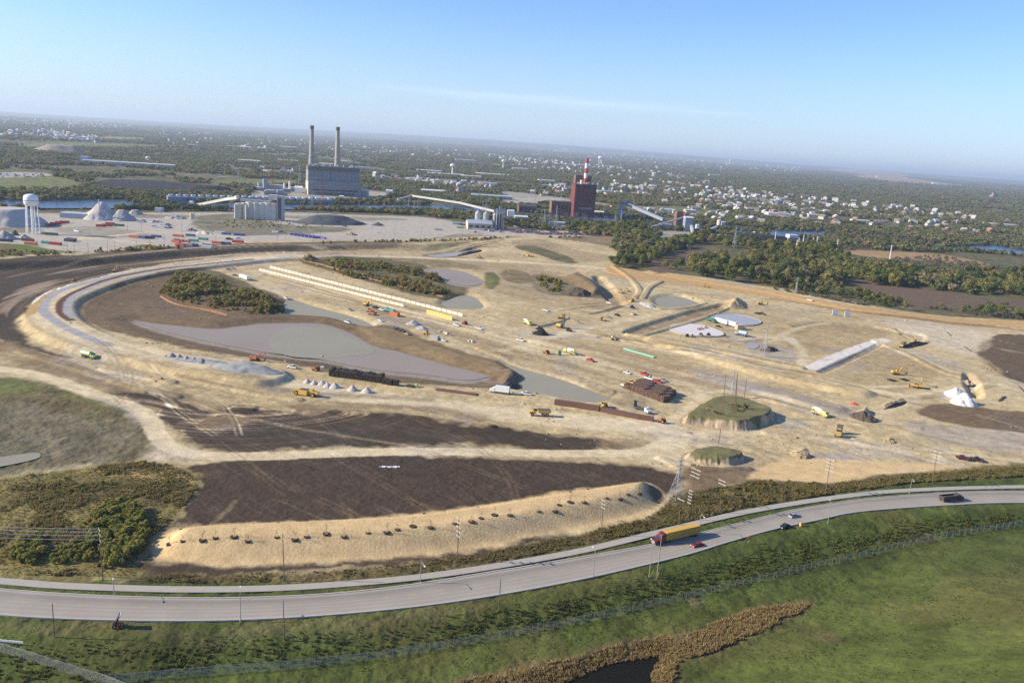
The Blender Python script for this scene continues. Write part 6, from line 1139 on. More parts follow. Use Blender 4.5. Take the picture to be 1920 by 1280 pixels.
VEH=[('semi',PMAR,(1266,1012),(1223,1022),'maroon semi truck pulling a long yellow container along the road','truck'),
('car',PDRED,(1307,1024),(1280,1031),'dark red car on the road right behind the maroon semi truck','car'),('car',PBLK,(1471,989),(1450,996),'black car on the road near the small orange barrel','car'),('car',PGRY,(1488,969),(1510,963),'grey car on the far lane of the road ahead of the black car','car'),
('dump',mat('dark_brown_paint',(.06,.045,.045),.5),(1783,939),(1815,936),'dark dump truck with an open loaded body on the road bend at the right','truck'),
('tanker',PLIME,(167,671),(185,675),'lime green water truck spraying the dirt at the left','water truck'),('excav',ORNG,(478,676),(505,679),'orange excavator with a black boom at the end of the ballast ridge','excavator'),('pickup',PWHT,(548,690),(530,687),'white pickup truck right of the ballast ridge','pickup'),('tractor',ORNG,(592,695),(575,692),'orange tractor left of the long stack of dark ties','tractor'),
('scraper',CATY,(574,741),(600,745),'large yellow scraper in front of the small gravel cones','scraper'),('box',PWHT,(938,737),(915,734),'white box truck parked at the tip of the long grey pond','truck'),('pickup',PWHT,(986,740),(970,738),'white pickup truck just right of the white box truck','pickup'),
('haul',CATY,(1012,779),(990,778),'yellow articulated dump truck raising dust below the rusty steel row','dump truck'),('loader',CATY,(1131,764),(1120,770),'yellow loader in the middle of the rusty steel row','loader'),('flat',PWHT,(1203,770),(1222,778),'flatbed truck with a white cab and loading crane at the rusty steel row','truck'),
('pickup',PRED,(1107,677),(1120,681),'red pickup alone on the flat below the cement mixers','pickup'),('car',PWHT,(1176,700),(1190,704),'white car left of the two red pickups above the tie stack','car'),('pickup',PRED,(1208,703),(1222,707),'upper red pickup above the tie stack','pickup'),('pickup',PRED,(1233,717),(1248,721),'lower red pickup beside the tie stack','pickup'),('car',PGRY,(1243,714),(1255,718),'dark grey car tucked beside the lower red pickup','car'),('pickup',PWHT,(1217,711),(1230,715),'white pickup between the two red pickups','pickup'),('pickup',PWHT,(1173,725),(1162,722),'white pickup at the upper end of the brown tie stack','pickup'),
('loader',CATY,(1183,722),(1170,719),'small yellow loader at the upper end of the brown tie stack','loader'),('tractor',ORNG,(1024,663),(1016,661),'orange wheeled machine left of the green box','machine'),('mixer',LEMON,(1068,663),(1056,659),'yellow concrete mixer right of the green box','concrete mixer'),('pickup',PWHT,(976,639),(988,642),'white pickup truck alone below the black heap','pickup'),('mixer',LEMON,(988,608),(998,612),'lemon yellow and white mixer above the black heap','concrete mixer'),
('excav',CATY,(1052,597),(1066,599),'yellow excavator digging the long dark trench','excavator'),('rig',CATY,(1050,614),(1058,616),'black and yellow drill rig with an upright mast','drill rig'),('tractor',PMAR,(1067,621),(1078,624),'maroon machine right of the drill rig','machine'),('grader',PTAN,(1150,637),(1160,641),'tan motor grader on the pale road','grader'),
('pickup',PBLK,(1157,592),(1165,595),'black pickup in the row by the diagonal track','pickup'),('car',PGRY,(1141,596),(1150,598),'silver car in the row by the diagonal track','car'),('tractor',DIRTY,(1130,601),(1138,603),'dusty machine at the left end of the row by the diagonal track','machine'),('pickup',PWHT,(1188,590),(1196,588),'white pickup at the right end of the row by the diagonal track','pickup'),('loader',CATY,(1184,565),(1176,568),'small yellow loader at the foot of the cut below the pale ramp','loader'),('tractor',PBLK,(1186,578),(1192,580),'dark machine beside the dark slab above the parked row','machine'),
('dozer',DIRTY,(1164,549),(1170,551),'left small dozer on the pale slope by the cut','bulldozer'),('dozer',DIRTY,(1175,546),(1181,548),'right small dozer on the pale slope by the cut','bulldozer'),('pickup',PWHT,(1023,583),(1032,585),'white pickup above the trench excavator','pickup'),('pickup',PWHT,(1142,569),(1150,570),'white pickup left of the dark slab','pickup'),
('car',PBLK,(1347,613),(1354,615),'black car between the white pad and the long white trailer','car'),('trailer',PWHT,(1353,607),(1340,603),'left white trailer beside the grey round pad','trailer'),('trailer',PWHT,(1369,611),(1356,607),'right white trailer beside the grey round pad','trailer'),('dump',PGRN,(1334,603),(1346,607),'green truck in front of the white trailers','truck'),('tanker',P_('pale_blue_paint',(.36,.46,.56)),(1389,629),(1380,627),'pale blue tank truck right of the white pad','truck'),('car',PBLK,(1419,588),(1410,586),'black car in the pair behind the grey pad','car'),('pickup',PBLK,(1428,589),(1420,587),'dark pickup in the pair behind the grey pad','pickup'),
('excav',CATY,(1426,571),(1440,572),'yellow excavator right of the tan heap','excavator'),('pickup',PWHT,(1519,564),(1528,566),'white pickup on the straw strip before the wood','pickup'),('excav',CATY,(1680,702),(1694,703),'yellow excavator digging small dark pits','excavator'),('excav',DIRTY,(1726,727),(1722,718),'dusty tan excavator right of the dark pits','excavator'),('dozer',DIRTY,(1714,726),(1704,724),'small brown machine beside the dusty tan excavator','bulldozer'),('excav',DIRTY,(1712,643),(1718,640),'dusty yellow excavator on the dark heap in the bend','excavator'),('haul',DIRTY,(1692,650),(1680,655),'dusty hauler left of the excavator in the bend','dump truck'),
('mixer',LEMON,(1536,778),(1550,783),'yellow mixer with a white drum right of the grassy mound','concrete mixer'),('haul_up',DIRTY,(1572,815),(1570,822),'dump truck with its body tipped up and a long shadow','dump truck'),('pickup',PMAR,(1804,860),(1795,858),'left one of two dark pickups parked end to end','pickup'),('pickup',P_('dark_brown_car_paint',(.05,.03,.028)),(1831,863),(1840,865),'right one of two dark pickups parked end to end','pickup'),
('car',PGRY,(656,582),(665,585),'grey car at the left end of the machinery park','car'),('excav',CATY,(687,573),(694,576),'yellow excavator in the machinery park by the white walls','excavator'),('dozer',ORNG,(693,585),(703,587),'upper orange crawler in the machinery park','crawler'),('dozer',ORNG,(697,590),(707,592),'lower orange crawler in the machinery park','crawler'),('pickup',PBLK,(704,578),(712,580),'black pickup behind the orange crawlers','pickup'),('pickup',PWHT,(716,582),(708,580),'white pickup in the machinery park','pickup'),('dump',PTEAL,(730,585),(722,583),'teal truck left of the red container','truck'),
('car',PWHT,(713,602),(719,604),'white car below the orange crawlers','car'),('pickup',PWHT,(652,605),(644,603),'white pickup at the tip of the narrow grey ditch','pickup'),('pickup',PBLK,(745,619),(737,617),'upper dark pickup of the pair by the bank','pickup'),('pickup',P_('dark_blue_paint',(.03,.05,.09)),(753,622),(745,620),'lower dark pickup of the pair by the bank','pickup'),('car',PTAN,(763,627),(757,625),'tan car right of the two dark pickups','car'),('loader',DIRTY,(800,628),(806,630),'dusty loader left of the grey site container','loader'),('car',PWHT,(831,639),(838,641),'white car right of the grey site container','car'),('pickup',PWHT,(856,611),(848,609),'white pickup beside the red cab by the wall end','pickup'),('tractor',PRED,(871,608),(864,606),'small red machine at the end of the walls','machine'),('pickup',PWHT,(898,617),(906,619),'white pickup standing alone right of the walls','pickup'),
('trailer',PWHT,(458,524),(470,528),'white box trailer at the upper left end of the walls','trailer'),('car',PBLU,(428,506),(435,507),'left blue grey car behind the white box trailer','car'),('car',PGRY,(438,505),(445,506),'right blue grey car behind the white box trailer','car'),('car',PBLU,(440,517),(447,518),'dark blue car left of the white box trailer','car'),
('excav',DIRTY,(216,510),(226,507),'tan excavator on the dark bank beside the loop track','excavator'),('dozer',DIRTY,(238,509),(246,508),'small pale dozer right of the tan bank excavator','bulldozer'),('dozer',DIRTY,(138,528),(128,531),'dusty dozer grading the dark ruts at the left','bulldozer'),('pickup',PWHT,(537,560),(540,563),'white pickup beside the narrow ditch and hedge','pickup'),('scraper',DIRTY,(990,481),(1004,483),'brown scraper on the graded field at the back','scraper'),('loader',DIRTY,(899,484),(908,485),'small tan loader on the loop road at the back','loader'),('dozer',DIRTY,(1323,538),(1330,539),'small machine on the straw strip before the wood','bulldozer'),('dozer',PRED,(332,466),(338,468),'small red machine at the end of the grass triangle','machine'),
('tractor',ORNG,(1240,792),(1232,790),'small rusty machine at the end of the steel row','machine')]
for k,m,a,f,lab,cat in VEH: vehicle(k,m,a,f,lab,cat)
# red mower rig with its deck folded up on the grass
p=gp(220,1175); t=empty('mower_tractor',p,math.radians(20),'red tractor with a dark mower deck folded upright on the grass','tractor'); t.scale=(.85,)*3
b=MB(); b.box((.4,0,.95),(2.6,1.3,.7)); b.build('body',mat('red_orange_paint',(.50,.09,.04),.45),t); b=MB(); b.box((-.2,.0,1.7),(1.1,1.1,.9)); b.build('seat_frame',DSTEEL,t); wheels(t,[(1.3,.75),(1.3,-.75)],.45,.3); wheels(t,[(-.7,.8),(-.7,-.8)],.7,.4)
b=MB(); b.box((.2,0,2.9),(.35,2.2,2.6),Matrix.Rotation(math.radians(24),3,'Y')); b.build('mower_deck',PBLK,t); b=MB(); b.box((.85,0,3.95),(.9,2.25,.2),Matrix.Rotation(math.radians(-25),3,'Y')); b.build('deck_flap',mat('grey_flap',(.28,.29,.33),.6),t); b=MB(); b.box((.42,0,2.9),(.1,1.6,2.0),Matrix.Rotation(math.radians(24),3,'Y')); b.build('deck_underside',PDRED,t)
# road work signs and barrel
p=gp(1404,1018); t=empty('work_sign',p,math.radians(20),'orange diamond road work sign on the grass edge of the road','sign'); b=MB(); b.bar((0,0,0),(0,0,1.6),.05); b.bar((-.5,.4,0),(0,0,.9),.04); b.bar((.5,.4,0),(0,0,.9),.04); b.build('stand',STEEL,t); b=MB(); b.box((0,0,2.1),(1.5,.05,1.5),Matrix.Rotation(math.radians(45),3,'Y')); b.build('panel',mat('sign_orange',(.85,.27,.08),.5),t)
p=gp(1501,986); t=empty('traffic_barrel',p,0,'small orange barrel standing on the road lane','barrel'); b=MB(); b.lathe([(.42,0),(.36,.4),(.34,1.15),(.1,1.2)],12); b.build('drum',mat('sign_orange',(.85,.27,.08)),t); b=MB(); b.lathe([(.375,.5),(.365,.7)],12); b.build('stripe',WHITE,t); t.scale=(1.2,)*3
# ------------------------------------------------------------------ stacked materials, walls, piles on the site
def box_thing(name,a,c,w,h,m,label,cat,group=None,h0=0,rib=None,shift=0.0):
    pa,pc=gp(*a),gp(*c); L=(pc-pa).length; t=empty(name,(pa+pc)/2,math.atan2(pc.y-pa.y,pc.x-pa.x),label,cat,group); b=MB(); b.box((0,shift,h0+h/2),(L,w,h)); b.build('body',m,t); return t
TIE=mat('creosoted_ties',(.055,.043,.034),.9,0,.35,1.5); TIE2=mat('brown_ties',(.13,.078,.058),.9,0,.3,1.2)
def tie_stack(q,rz,L,w,h,m,seed,label,group):
    t=empty('tie_stack',q,rz,label,'stack',group); g=random.Random(seed); b=MB(); n=max(4,int(h/.55)); k=max(4,int(L/.65))
    for i in range(n):
        for j in range(k): b.box((-L/2+L*(j+.5)/k+g.uniform(-.03,.03),g.uniform(-.18,.18),h*(i+.5)/n),(L/k*.9,w*g.uniform(.93,1.0),h/n*.88))
    b.build('tie_pile',m,t); b=MB(); b.box((0,0,.03),(L*.95,w*.9,.12)); b.build('bearer',WOOD,t); return t
def along(a,c,n):
    pa,pc=gp(*a),gp(*c); rz=math.atan2(pc.y-pa.y,pc.x-pa.x); L=(pc-pa).length
    return [pa.lerp(pc,(k+.5)/n) for k in range(n)],rz,L/n
Q,rz,l=along((618,704),(716,717),17); nrm=Vector((-math.sin(rz),math.cos(rz),0)); g=random.Random(2)
for k,q in enumerate(Q):
    tie_stack(q,rz,l*.96,2.6,3.4+g.uniform(-.3,.5),TIE,k,'dark stack of railway ties in the front row of the long black line','tie stacks of the front row')
    tie_stack(q+nrm*2.9,rz,l*.96,2.6,3.8+g.uniform(-.4,.5),TIE,50+k,'dark stack of railway ties in the rear row of the long black line','tie stacks of the rear row')
for a,lab in (((722,719),'short dark tie stack just right of the long black line'),((731,721),'second short dark tie stack right of the long black line'),((742,722),'third short dark tie stack right of the long black line')): tie_stack(gp(*a),rz,2.7,2.6,3.0,TIE,a[0],lab,None)
box_thing('flat_bundle',(763,724),(776,726),2.4,1.0,TIE,'low dark bundle of ties with a pale green end right of the tie stacks','bundle'); p=gp(780,725); t=empty('green_bin',p,rz,'pale green bin at the end of the low dark tie bundle','bin'); b=MB(); b.box((0,0,.8),(1.6,2,1.6)); b.build('body',PLIME,t)
box_thing('rail_bundle',(818,730),(894,740),3.4,.5,RUST,'long flat rusty bundle of rails lying right of the tie stacks','bundle')
for k,(a,c,h) in enumerate((((1040,757),(1082,763),2.4),((1082,763),(1124,770),2.4),((1126,770),(1150,775),2.0),((1150,775),(1174,780),2.0),((1174,780),(1200,785),2.0),((1200,785),(1225,789),2.0))):
    box_thing('steel_stack',a,c,2.6,h,RUST,['first long rusty steel sheet stack from the left','second long rusty steel sheet stack from the left','rusty steel stack just right of the yellow loader','rusty steel stack before the flatbed truck','rusty steel stack in front of the loading crane','rusty steel stack at the right end of the row'][k],'stack')
# brown bundles: a block of stacks seen from one corner
a0=gp(1184,733); a1=gp(1248,757); v=(a1-a0); n=7; rz2=math.atan2(v.y,v.x); side=gp(1203,722)-gp(1188,735); side.z=0
for k in range(n):
    q=a0.lerp(a1,(k+.5)/n); 
    for j in range(3):
        s=side*(.18+.38*j); tie_stack(Vector((q.x+s.x,q.y+s.y,q.z)),rz2,v.length/n*.97,side.length*.36,3.5+.25*((k*7+j*3)%3),TIE2,200+k*3+j,'brown bundle of ties in the big block stack beside the red pickups','bundles of the brown block stack')
Q,_,_=along((1176,727),(1183,730),2)
for k,q in enumerate(Q): tie_stack(q,rz2,2.6,5.0,2.6,TIE2,230+k,['loose brown tie bundle nearest the white pickup','loose brown tie bundle beside the small yellow loader'][k],None)
# ballast ridge and cones
heap((298,668),(470,690),2.2,9,BALL,'long low bluish ballast ridge along the track, left thin part','ballast_ridge',seed=30,flat=.1,rough=.3); heap((390,684),(536,704),4.6,15,BALL,'high bluish ballast ridge beside the orange excavator','ballast_ridge',seed=31,flat=.2,rough=.22)
for k,(x,y) in enumerate(((322,668),(336,671),(350,674),(364,676),(378,679))): heap((x-8,y),(x+9,y+2),2.6,6,BALL,['first','second','third','fourth','fifth'][k]+' dumped cone from the left on the thin ballast ridge','ballast_cone',seed=33+k,flat=.05)
for k,(x,y,w,h) in enumerate(((576,716,9,2.2),(589,719,9,2.3),(604,720,10,2.5),(614,724,10,2.6),(628,726,13,3.0),(661,731,12,3.2),(688,735,13,3.2))):
    heap((x-w,y),(x+w,y+1),h,6.5,LGRAV,['leftmost small gravel cone of the row','second small gravel cone from the left','third small gravel cone with a double top','fourth small gravel cone in the row','largest small gravel cone of the touching group','first separate gravel cone right of the group','last gravel cone at the right end of the row'][k],'gravel_cone',seed=40+k,flat=.03,rough=.06)
heap((760,606),(790,610),3.6,11,GRAV,'grey gravel heap in the machinery park, taller one','gravel_pile',seed=50); heap((779,614),(803,619),2.8,9,GRAV,'grey gravel heap in the machinery park, lower one','gravel_pile',seed=51)
heap((997,625),(1030,628),5.5,9,BLKM,'shiny black heap of soil beside the yellow mixers','soil_heap',seed=52,rough=.25); heap((1002,616),(1020,618),2.5,5,BLKM,'low black heap behind the shiny black heap','soil_heap',seed=53)
heap((1785,757),(1828,755),6.5,15,WSAND,'larger front pile of pinkish white crushed stone','stone_pile',seed=54,flat=.03,rough=.22); heap((1772,742),(1812,740),5.0,13,WSAND,'smaller rear pile of pinkish white crushed stone','stone_pile',seed=55,flat=.03,rough=.22)
heap((1352,577),(1406,577),6.5,26,TANM,'large tan clay heap at the end of the dark trench','clay_heap','heap',56,.05,rough=.15); heap((1597,784),(1640,784),4.5,16,DIRTM,'dark cloddy soil heap right of the yellow mixer','soil_heap','heap',57,rough=.35); heap((1656,827),(1680,829),2.2,7,TANM,'small cloddy tan heap right of the tipped dump truck','clay_heap','heap',58,rough=.4); heap((1482,854),(1524,854),2.6,9,TANM,'cloddy tan heap at the left end of the straw patch','clay_heap','heap',59,rough=.45); heap((1655,768),(1702,752),2.0,4,DIRTM,'long narrow dark windrow of soil on the pale flat','soil_windrow','heap',60,rough=.3)
heap((1053,548),(1112,550),5.5,26,DIRTM,'broad brown soil heap beside the bushes at the cut','soil_heap','heap',61,.2,rough=.25); heap((1198,566),(1232,580),3.0,9,GRAV,'grey rubble heap at the left end of the small brown pond','rubble_heap','heap',62,rough=.5); heap((1062,603),(1100,608),2.4,7,TANM,'low tan spoil heap right of the trench excavator','spoil_heap','heap',63,rough=.4); heap((935,727),(972,722),3.0,10,DIRTM,'dark brown heap behind the white box truck','soil_heap','heap',64,rough=.3); heap((858,480),(905,467),2.4,7,DIRTM,'long dark windrow beside the pale pond at the back','soil_windrow','heap',65,rough=.4); heap((1425,658),(1460,656),3.5,10,DIRTM,'dark heap in the small round pit under the pylon','soil_heap','heap',66,rough=.4); heap((1283,808),(1300,812),.6,4,TANM,'tiny tan heap at the track junction below the grassy mound','clay_heap','heap',67,rough=.5)
heap((1690,652),(1738,640),3.0,8,DIRTM,'dark spoil heap under the excavator in the bend','soil_heap','heap',68,rough=.35); heap((1800,712),(1825,724),2.5,8,mat('pinkish_rubble',(.36,.26,.22),.95,0,.3,.5),'pinkish rubble heap behind the white stone piles','rubble_heap','heap',69,rough=.5)
# pre-cast wall rows and yellow formwork
PREC=mat('precast_concrete',(.62,.57,.48),.8,0,.12,.4)
def wall_row(a,c,n,label,h=2.5,m=PREC,gap=.9,th=.35,name='concrete_wall',cat='wall'):
    pa,pc=gp(*a),gp(*c); rz=math.atan2(pc.y-pa.y,pc.x-pa.x); L=(pc-pa).length; t=empty(name,pa,rz,label,cat)
    for k in range(n):
        x=L*(k+.5)/n; z=hz(pa.x+math.cos(rz)*x,pa.y+math.sin(rz)*x)-pa.z; b=MB(); b.box((x,0,z+h/2-.4),(L/n*gap,th,h+.8+.1*((k*5)%3-1))); b.box((x,.75,z+.15),(L/n*gap,1.6,.3)); b.build('panel',m,t)
    return t
wall_row((486,507),(757,575),36,'front row of white precast wall panels, ending at the yellow formwork',2.0); wall_row((506,502),(868,593),44,'rear and longer row of white precast wall panels',2.1); wall_row((800,588),(848,601),8,'yellow formwork wall at the lower end of the white panel rows',3.2,mat('formwork_yellow',(.66,.47,.16),.7,0,.2,.8),.96,.5,'formwork_wall')
# pads, pipes, containers, odd pieces
def pad(P,h,m,name,label):
    P=poly(P); P=curvec(P,5); t=empty(name,(float(P[:,0].mean()),float(P[:,1].mean()),hz(float(P[:,0].mean()),float(P[:,1].mean()))),0,label,'pad'); c=t.location; prof=[(x-c.x,y-c.y) for x,y in P]
    if sum(prof[i-1][0]*prof[i][1]-prof[i][0]*prof[i-1][1] for i in range(len(prof)))<0: prof=prof[::-1]
    b=MB(); b.prism(prof[::-1],'z',h,-1.5); b.build('fill',m,t); b=MB(); n=len(prof)
    for i in range(n): b.bar((*prof[i],h),(*prof[(i+1)%n],h),.55)
    b.build('rim_wall',CONC,t); return t
pad([(1251,614),(1262,608),(1285,607),(1318,611),(1345,620),(1357,627),(1350,631),(1322,632),(1290,629),(1262,622)],.5,mat('white_stone_fill',(.60,.56,.53),.95,0,.1,.3),'round_pad','round pad filled with pinkish white stone'); pad([(1329,595),(1345,590),(1370,589),(1400,594),(1420,600),(1427,605),(1420,609),(1398,611),(1365,607),(1338,601)],.5,mat('grey_slab_fill',(.33,.34,.37),.9,0,.15,.3),'round_pad','round pad filled with grey stone beside the white trailers')
for k,(x,y) in enumerate(((1288,631),(1298,632),(1314,630),(1328,630),(1358,630))):
    q=gp(x,y,.4 if k in(2,3) else 0); t=empty('pump_skid',q,.4+k,['leftmost small brown pump skid on the rim of the white pad','second small brown pump skid on the rim of the white pad','small brown skid with a post on the white pad','bulky brown skid near the right end of the white pad','brown skid standing at the right tip of the white pad'][k],'skid'); b=MB(); b.box((0,0,.5),(3,1.6,1)); b.build('frame',RUST,t); b=MB(); b.frust((-.9,0,1.6),(.9,0,1.6),.6,.6,8); b.build('tank',DIRTM,t)
for k,(x,y) in enumerate(((1308,618),(1314,617),(1322,615))): heap((x-5,y),(x+6,y+1),2.0,6,mat('pinkish_rubble',(.36,.26,.22)),['left','middle','right'][k]+' small dark rubble heap on the white pad','rubble_heap','heap',80+k,z=hz(*[float(v) for v in unproj(x,y,0)])+.45,rough=.4)
a,c=gp(1169,655),gp(1225,671); d=c-a
for k,lab in enumerate(('green plastic pipe lying beside the pale road, nearer one','green plastic pipe lying beside the pale road, farther one')):
    t=empty('pipe',a,math.atan2(d.y,d.x),lab,'pipe'); b=MB(); b.frust((0,k*1.0,.5),(d.length,k*1.0,.5),.5,.5,10); b.build('shaft',mat('pipe_green',(.22,.48,.38),.5),t); b=MB(); b.frust((d.length,k*1.0,.5),(d.length+.5,k*1.0,.5),.6,.6,10); b.build('bell_end',mat('pipe_green',(.22,.48,.38)),t)
def cont_mesh(m,L=12.2,rows=30):
    b=MB(); W=2.44; H=2.6; b.box((0,0,H/2),(L,W,H)); 
    for k in range(rows):
        x=-L/2+L*(k+.5)/rows
        for s in (-1,1): b.box((x,s*(W/2+.02),H/2),(L/rows*.45,.06,H-.35))
    b.mi=1; b.box((L/2+.03,.6,H/2),(.05,1.1,H-.3)); b.box((L/2+.03,-.6,H/2),(.05,1.1,H-.3))
    return b.build('shipping_container',[m,mat('door_'+m.name,tuple(v*.8 for v in CC[m.name]),.6)],None,link=False).data
CC={}
def cm(n,c): CC[n]=c; return mat(n,c,.6,0,.12,.5)
CONM={'red':cm('container_red',(.42,.055,.04)),'orange':cm('container_orange',(.55,.17,.075)),'salmon':cm('container_salmon',(.50,.13,.10)),'blue':cm('container_blue',(.085,.13,.29)),'violet':cm('container_violet_blue',(.16,.15,.38)),'green':cm('container_green',(.045,.16,.10)),'teal':cm('container_teal',(.10,.32,.25)),'grey':cm('container_grey',(.36,.37,.38)),'dark':cm('container_dark',(.05,.05,.075)),'tan':cm('container_tan',(.42,.32,.21)),'brown':cm('container_brown',(.17,.075,.055)),'white':cm('container_white',(.66,.65,.62))}
CONME={}
def cont(col,a,ang,label,L=12.2,group=None,lift=0,q=None):
    key=(col,L)
    if key not in CONME: CONME[key]=cont_mesh(CONM[col],L,int(L*2.4))
    o=bpy.data.objects.new('shipping_container',CONME[key]); COL.objects.link(o); q=q or gp(*a); o.location=(q.x,q.y,q.z+lift); o.rotation_euler=(0,0,math.radians(ang)); tag(o,label,'container',group); return o
YA=math.degrees(heading((560,443),(610,449)))
# yard stacks : (colour, pixel, angle, label)
for c,a,an,lab in (('orange',(58,459),-8,'orange red container left in the front row of the lower parking lot'),('teal',(88,457),-8,'grey green container in the front row of the lower parking lot'),('red',(104,459),-8,'bright red container right in the front row of the lower parking lot'),('dark',(131,453),-14,'dark blue container pair standing alone in the lower parking lot, front one'),('brown',(134,451),-14,'brown red container behind the dark blue one in the lower parking lot'),('dark',(12,453),-4,'long dark violet container at the left edge of the yard'),('brown',(52,452),-6,'dark maroon container behind the front row of the lower parking lot'),
 ('red',(88,424),20,'red container first in the line below the huge flat stone pile'),('red',(96,423),20,'red container second in the line below the huge flat stone pile'),('red',(105,421),20,'dark red container third in the line below the huge flat stone pile'),('red',(113,419),20,'red container fourth in the line below the huge flat stone pile'),('red',(121,418),20,'red container last in the line below the huge flat stone pile'),('red',(189,425),2,'red container at the left of the trio in the middle of the yard'),('red',(201,424),2,'dark red container in the trio in the middle of the yard'),('red',(207,421),2,'red container at the back of the trio in the middle of the yard'),('green',(223,424),2,'dark green container right of the red trio in the middle of the yard'),('tan',(88,440),0,'tan container beside the water tower legs'),('green',(97,441),0,'dark green container beside the tan one near the water tower'),
 ('orange',(252,446),-12,'long orange container in the row along the yard road'),('blue',(265,447),-12,'first blue container right of the long orange one'),('dark',(272,447),-12,'first black container in the row along the yard road'),('dark',(281,447),-12,'second black container in the row along the yard road'),('blue',(293,445),-8,'blue container at the right end of the row along the yard road'),('orange',(334,444),-10,'orange container alone right of the yard road row'),('blue',(357,443),-8,'small violet blue container right of the lone orange one'),
 ('salmon',(330,455),-22,'salmon red container at the left of the big coloured group'),('salmon',(338,461),-14,'salmon container in front of the big coloured group'),('orange',(347,454),-10,'brick orange container in the big coloured group'),('dark',(336,453),-14,'dark maroon container at the back of the big coloured group'),('teal',(363,453),-8,'left teal green container in the big coloured group'),('teal',(381,450),-8,'right teal green container in the big coloured group'),('blue',(362,461),-8,'navy container right of the salmon ones in the front'),('grey',(352,461),-8,'grey container between the salmon and navy ones'),('grey',(390,461),-8,'pale grey container with a stack beside it'),('white',(388,465),-8,'small cream container in front of the pale grey one'),
 ('salmon',(407,457),-8,'pinkish red container in the right group of the yard'),('blue',(424,458),-8,'navy container right of the pinkish red one'),('red',(446,455),-8,'bright red container alone at the right group of the yard'),('white',(412,438),-6,'long white container in the scrap yard'),('blue',(424,440),-6,'blue end container beside the long white one'),('blue',(449,442),4,'dark blue container in the scrap yard'),
 ('teal',(855,421),-10,'teal container at the left of the grain yard'),('blue',(862,421),-10,'blue container beside the teal one in the grain yard'),('brown',(870,423),-10,'brown container behind the grain yard row'),('teal',(863,428),-10,'pale teal container at the left end of the grain yard front row'),('grey',(873,428),-12,'pale grey container in the grain yard front row'),('salmon',(882,429),-12,'faded pink container in the grain yard front row'),('salmon',(885,424),-12,'faded red container behind the grain yard front row'),('grey',(891,431),-12,'grey container in the grain yard front row'),('brown',(895,431),-12,'brown container in the grain yard front row'),('grey',(902,432),-12,'grey container at the right end of the grain yard front row'),('grey',(921,434),40,'small grey container standing alone in the grain yard'),('brown',(943,428),-4,'long rusty red container in front of the dark elevator'),('tan',(937,435),80,'tan container end on in the grain yard'),
 ('grey',(822,432),-6,'grey container alone in the middle of the back yard'),('white',(702,437),-10,'white container beside the brown rubble on the back yard')): cont(c,a,an,lab,12.2 if lab.startswith(('long','orange','dark','bright red')) or 'stack' in lab else 10.5)
for k,(x,y) in enumerate(((553,441),(560,442),(567,443),(574,444),(581,445),(588,446),(595,447),(603,447.5))): cont('violet',(x,y),YA+52 if k<7 else YA,'violet blue container in the slanting blue row on the yard',12.2,'blue containers in the slanting row')
for k in range(30):
    x=958+k*4.6+(k%3); y=433+ (k%2)*3+ .03*k+(3 if k>9 else 0); col=['dark','brown','blue','dark','tan','brown','grey','dark'][k%8]; cont(col,(x,y),YA-4,'dark container in the long crowded row before the tree line','' and 0 or 12.2,'containers of the long crowded row')
for k in range(14): x=970+k*9; cont(['white','orange','grey','brown','tan'][k%5],(x,426+.06*k+ (k%2)),-8,'pale container in the back row before the switchyard',12.2,'containers of the back row')
t=cont('orange',(740,592),math.degrees(heading((740,592),(756,596))),'red orange site container in the machinery park',8); t=cont('grey',(815,636),math.degrees(heading((806,634),(826,639))),'blue grey site container with a light roof by the bank',7.0)
p=gp(1049,665); t=empty('green_box',p,.2,'upright green box between the orange machine and the mixer','box'); b=MB(); b.box((0,0,1.3),(1.8,1.6,2.6)); b.build('body',PGRN,t); b=MB(); b.box((0,-.82,1.3),(1.2,.06,2.0)); b.build('door',PTEAL,t)
p=gp(1386,617); t=empty('beige_cabin',p,.35,'beige box cabin right of the white trailers','cabin'); b=MB(); b.box((0,0,1.7),(6,4,3.4)); b.build('wall',PTAN,t); b=MB(); b.box((0,0,3.5),(6.3,4.3,.25)); b.build('roof',mat('cream_cladding',(.50,.43,.33)),t)
for x,y,lab in ((1565,591,'left one of two white upright panels on the pale flat'),(1588,594,'right one of two white upright panels on the pale flat')):
    p=gp(x,y); t=empty('panel_stand',p,.3,lab,'panel'); b=MB(); b.box((0,0,2.6),(5.5,.3,5.0)); b.build('panel',WHITE,t); b=MB(); b.bar((-1.5,0,.1),(-1.5,2.2,.1),.15); b.bar((1.5,0,.1),(1.5,2.2,.1),.15); b.bar((0,0,3.5),(0,2.2,.1),.12); b.build('prop',STEEL,t)
for k,(x,y) in enumerate(((826,622),(833,624),(837,626),(847,629),(880,640),(885,641))): 
    p=gp(x,y); t=empty('concrete_block',p,.3+k,'precast concrete piece lying on the flat right of the gravel heaps','concrete piece','loose concrete pieces'); b=MB(); b.box((0,0,.6),(2.4,1.2,1.2)); b.build('block',PREC,t); b=MB(); b.box((.9,0,1.3),(.5,1.1,.3)); b.build('lug',CONC,t)
p=gp(604,690); t=empty('light_mast',p,0,'thin mast with a silver lamp head left of the tie stacks','mast'); b=MB(); b.bar((0,0,0),(0,0,6.5),.08); b.build('pole',STEEL,t); b=MB(); b.lathe([(.2,6.3),(.8,6.6),(.8,7.2),(.2,7.5)],10); b.build('lamp_head',STEEL,t); b=MB(); b.box((0,0,.5),(2,1.2,1)); b.build('base',WHITE,t)
for x0,y0,x1,y1,lab in ((1590,757,1612,758,'red orange pile of plastic pipes near the pale windrow'),): heap((x0,y0),(x1,y1),1.2,5,mat('orange_red_plastic',(.62,.10,.06),.6),lab,'pipe_pile','pile',90,rough=.4)
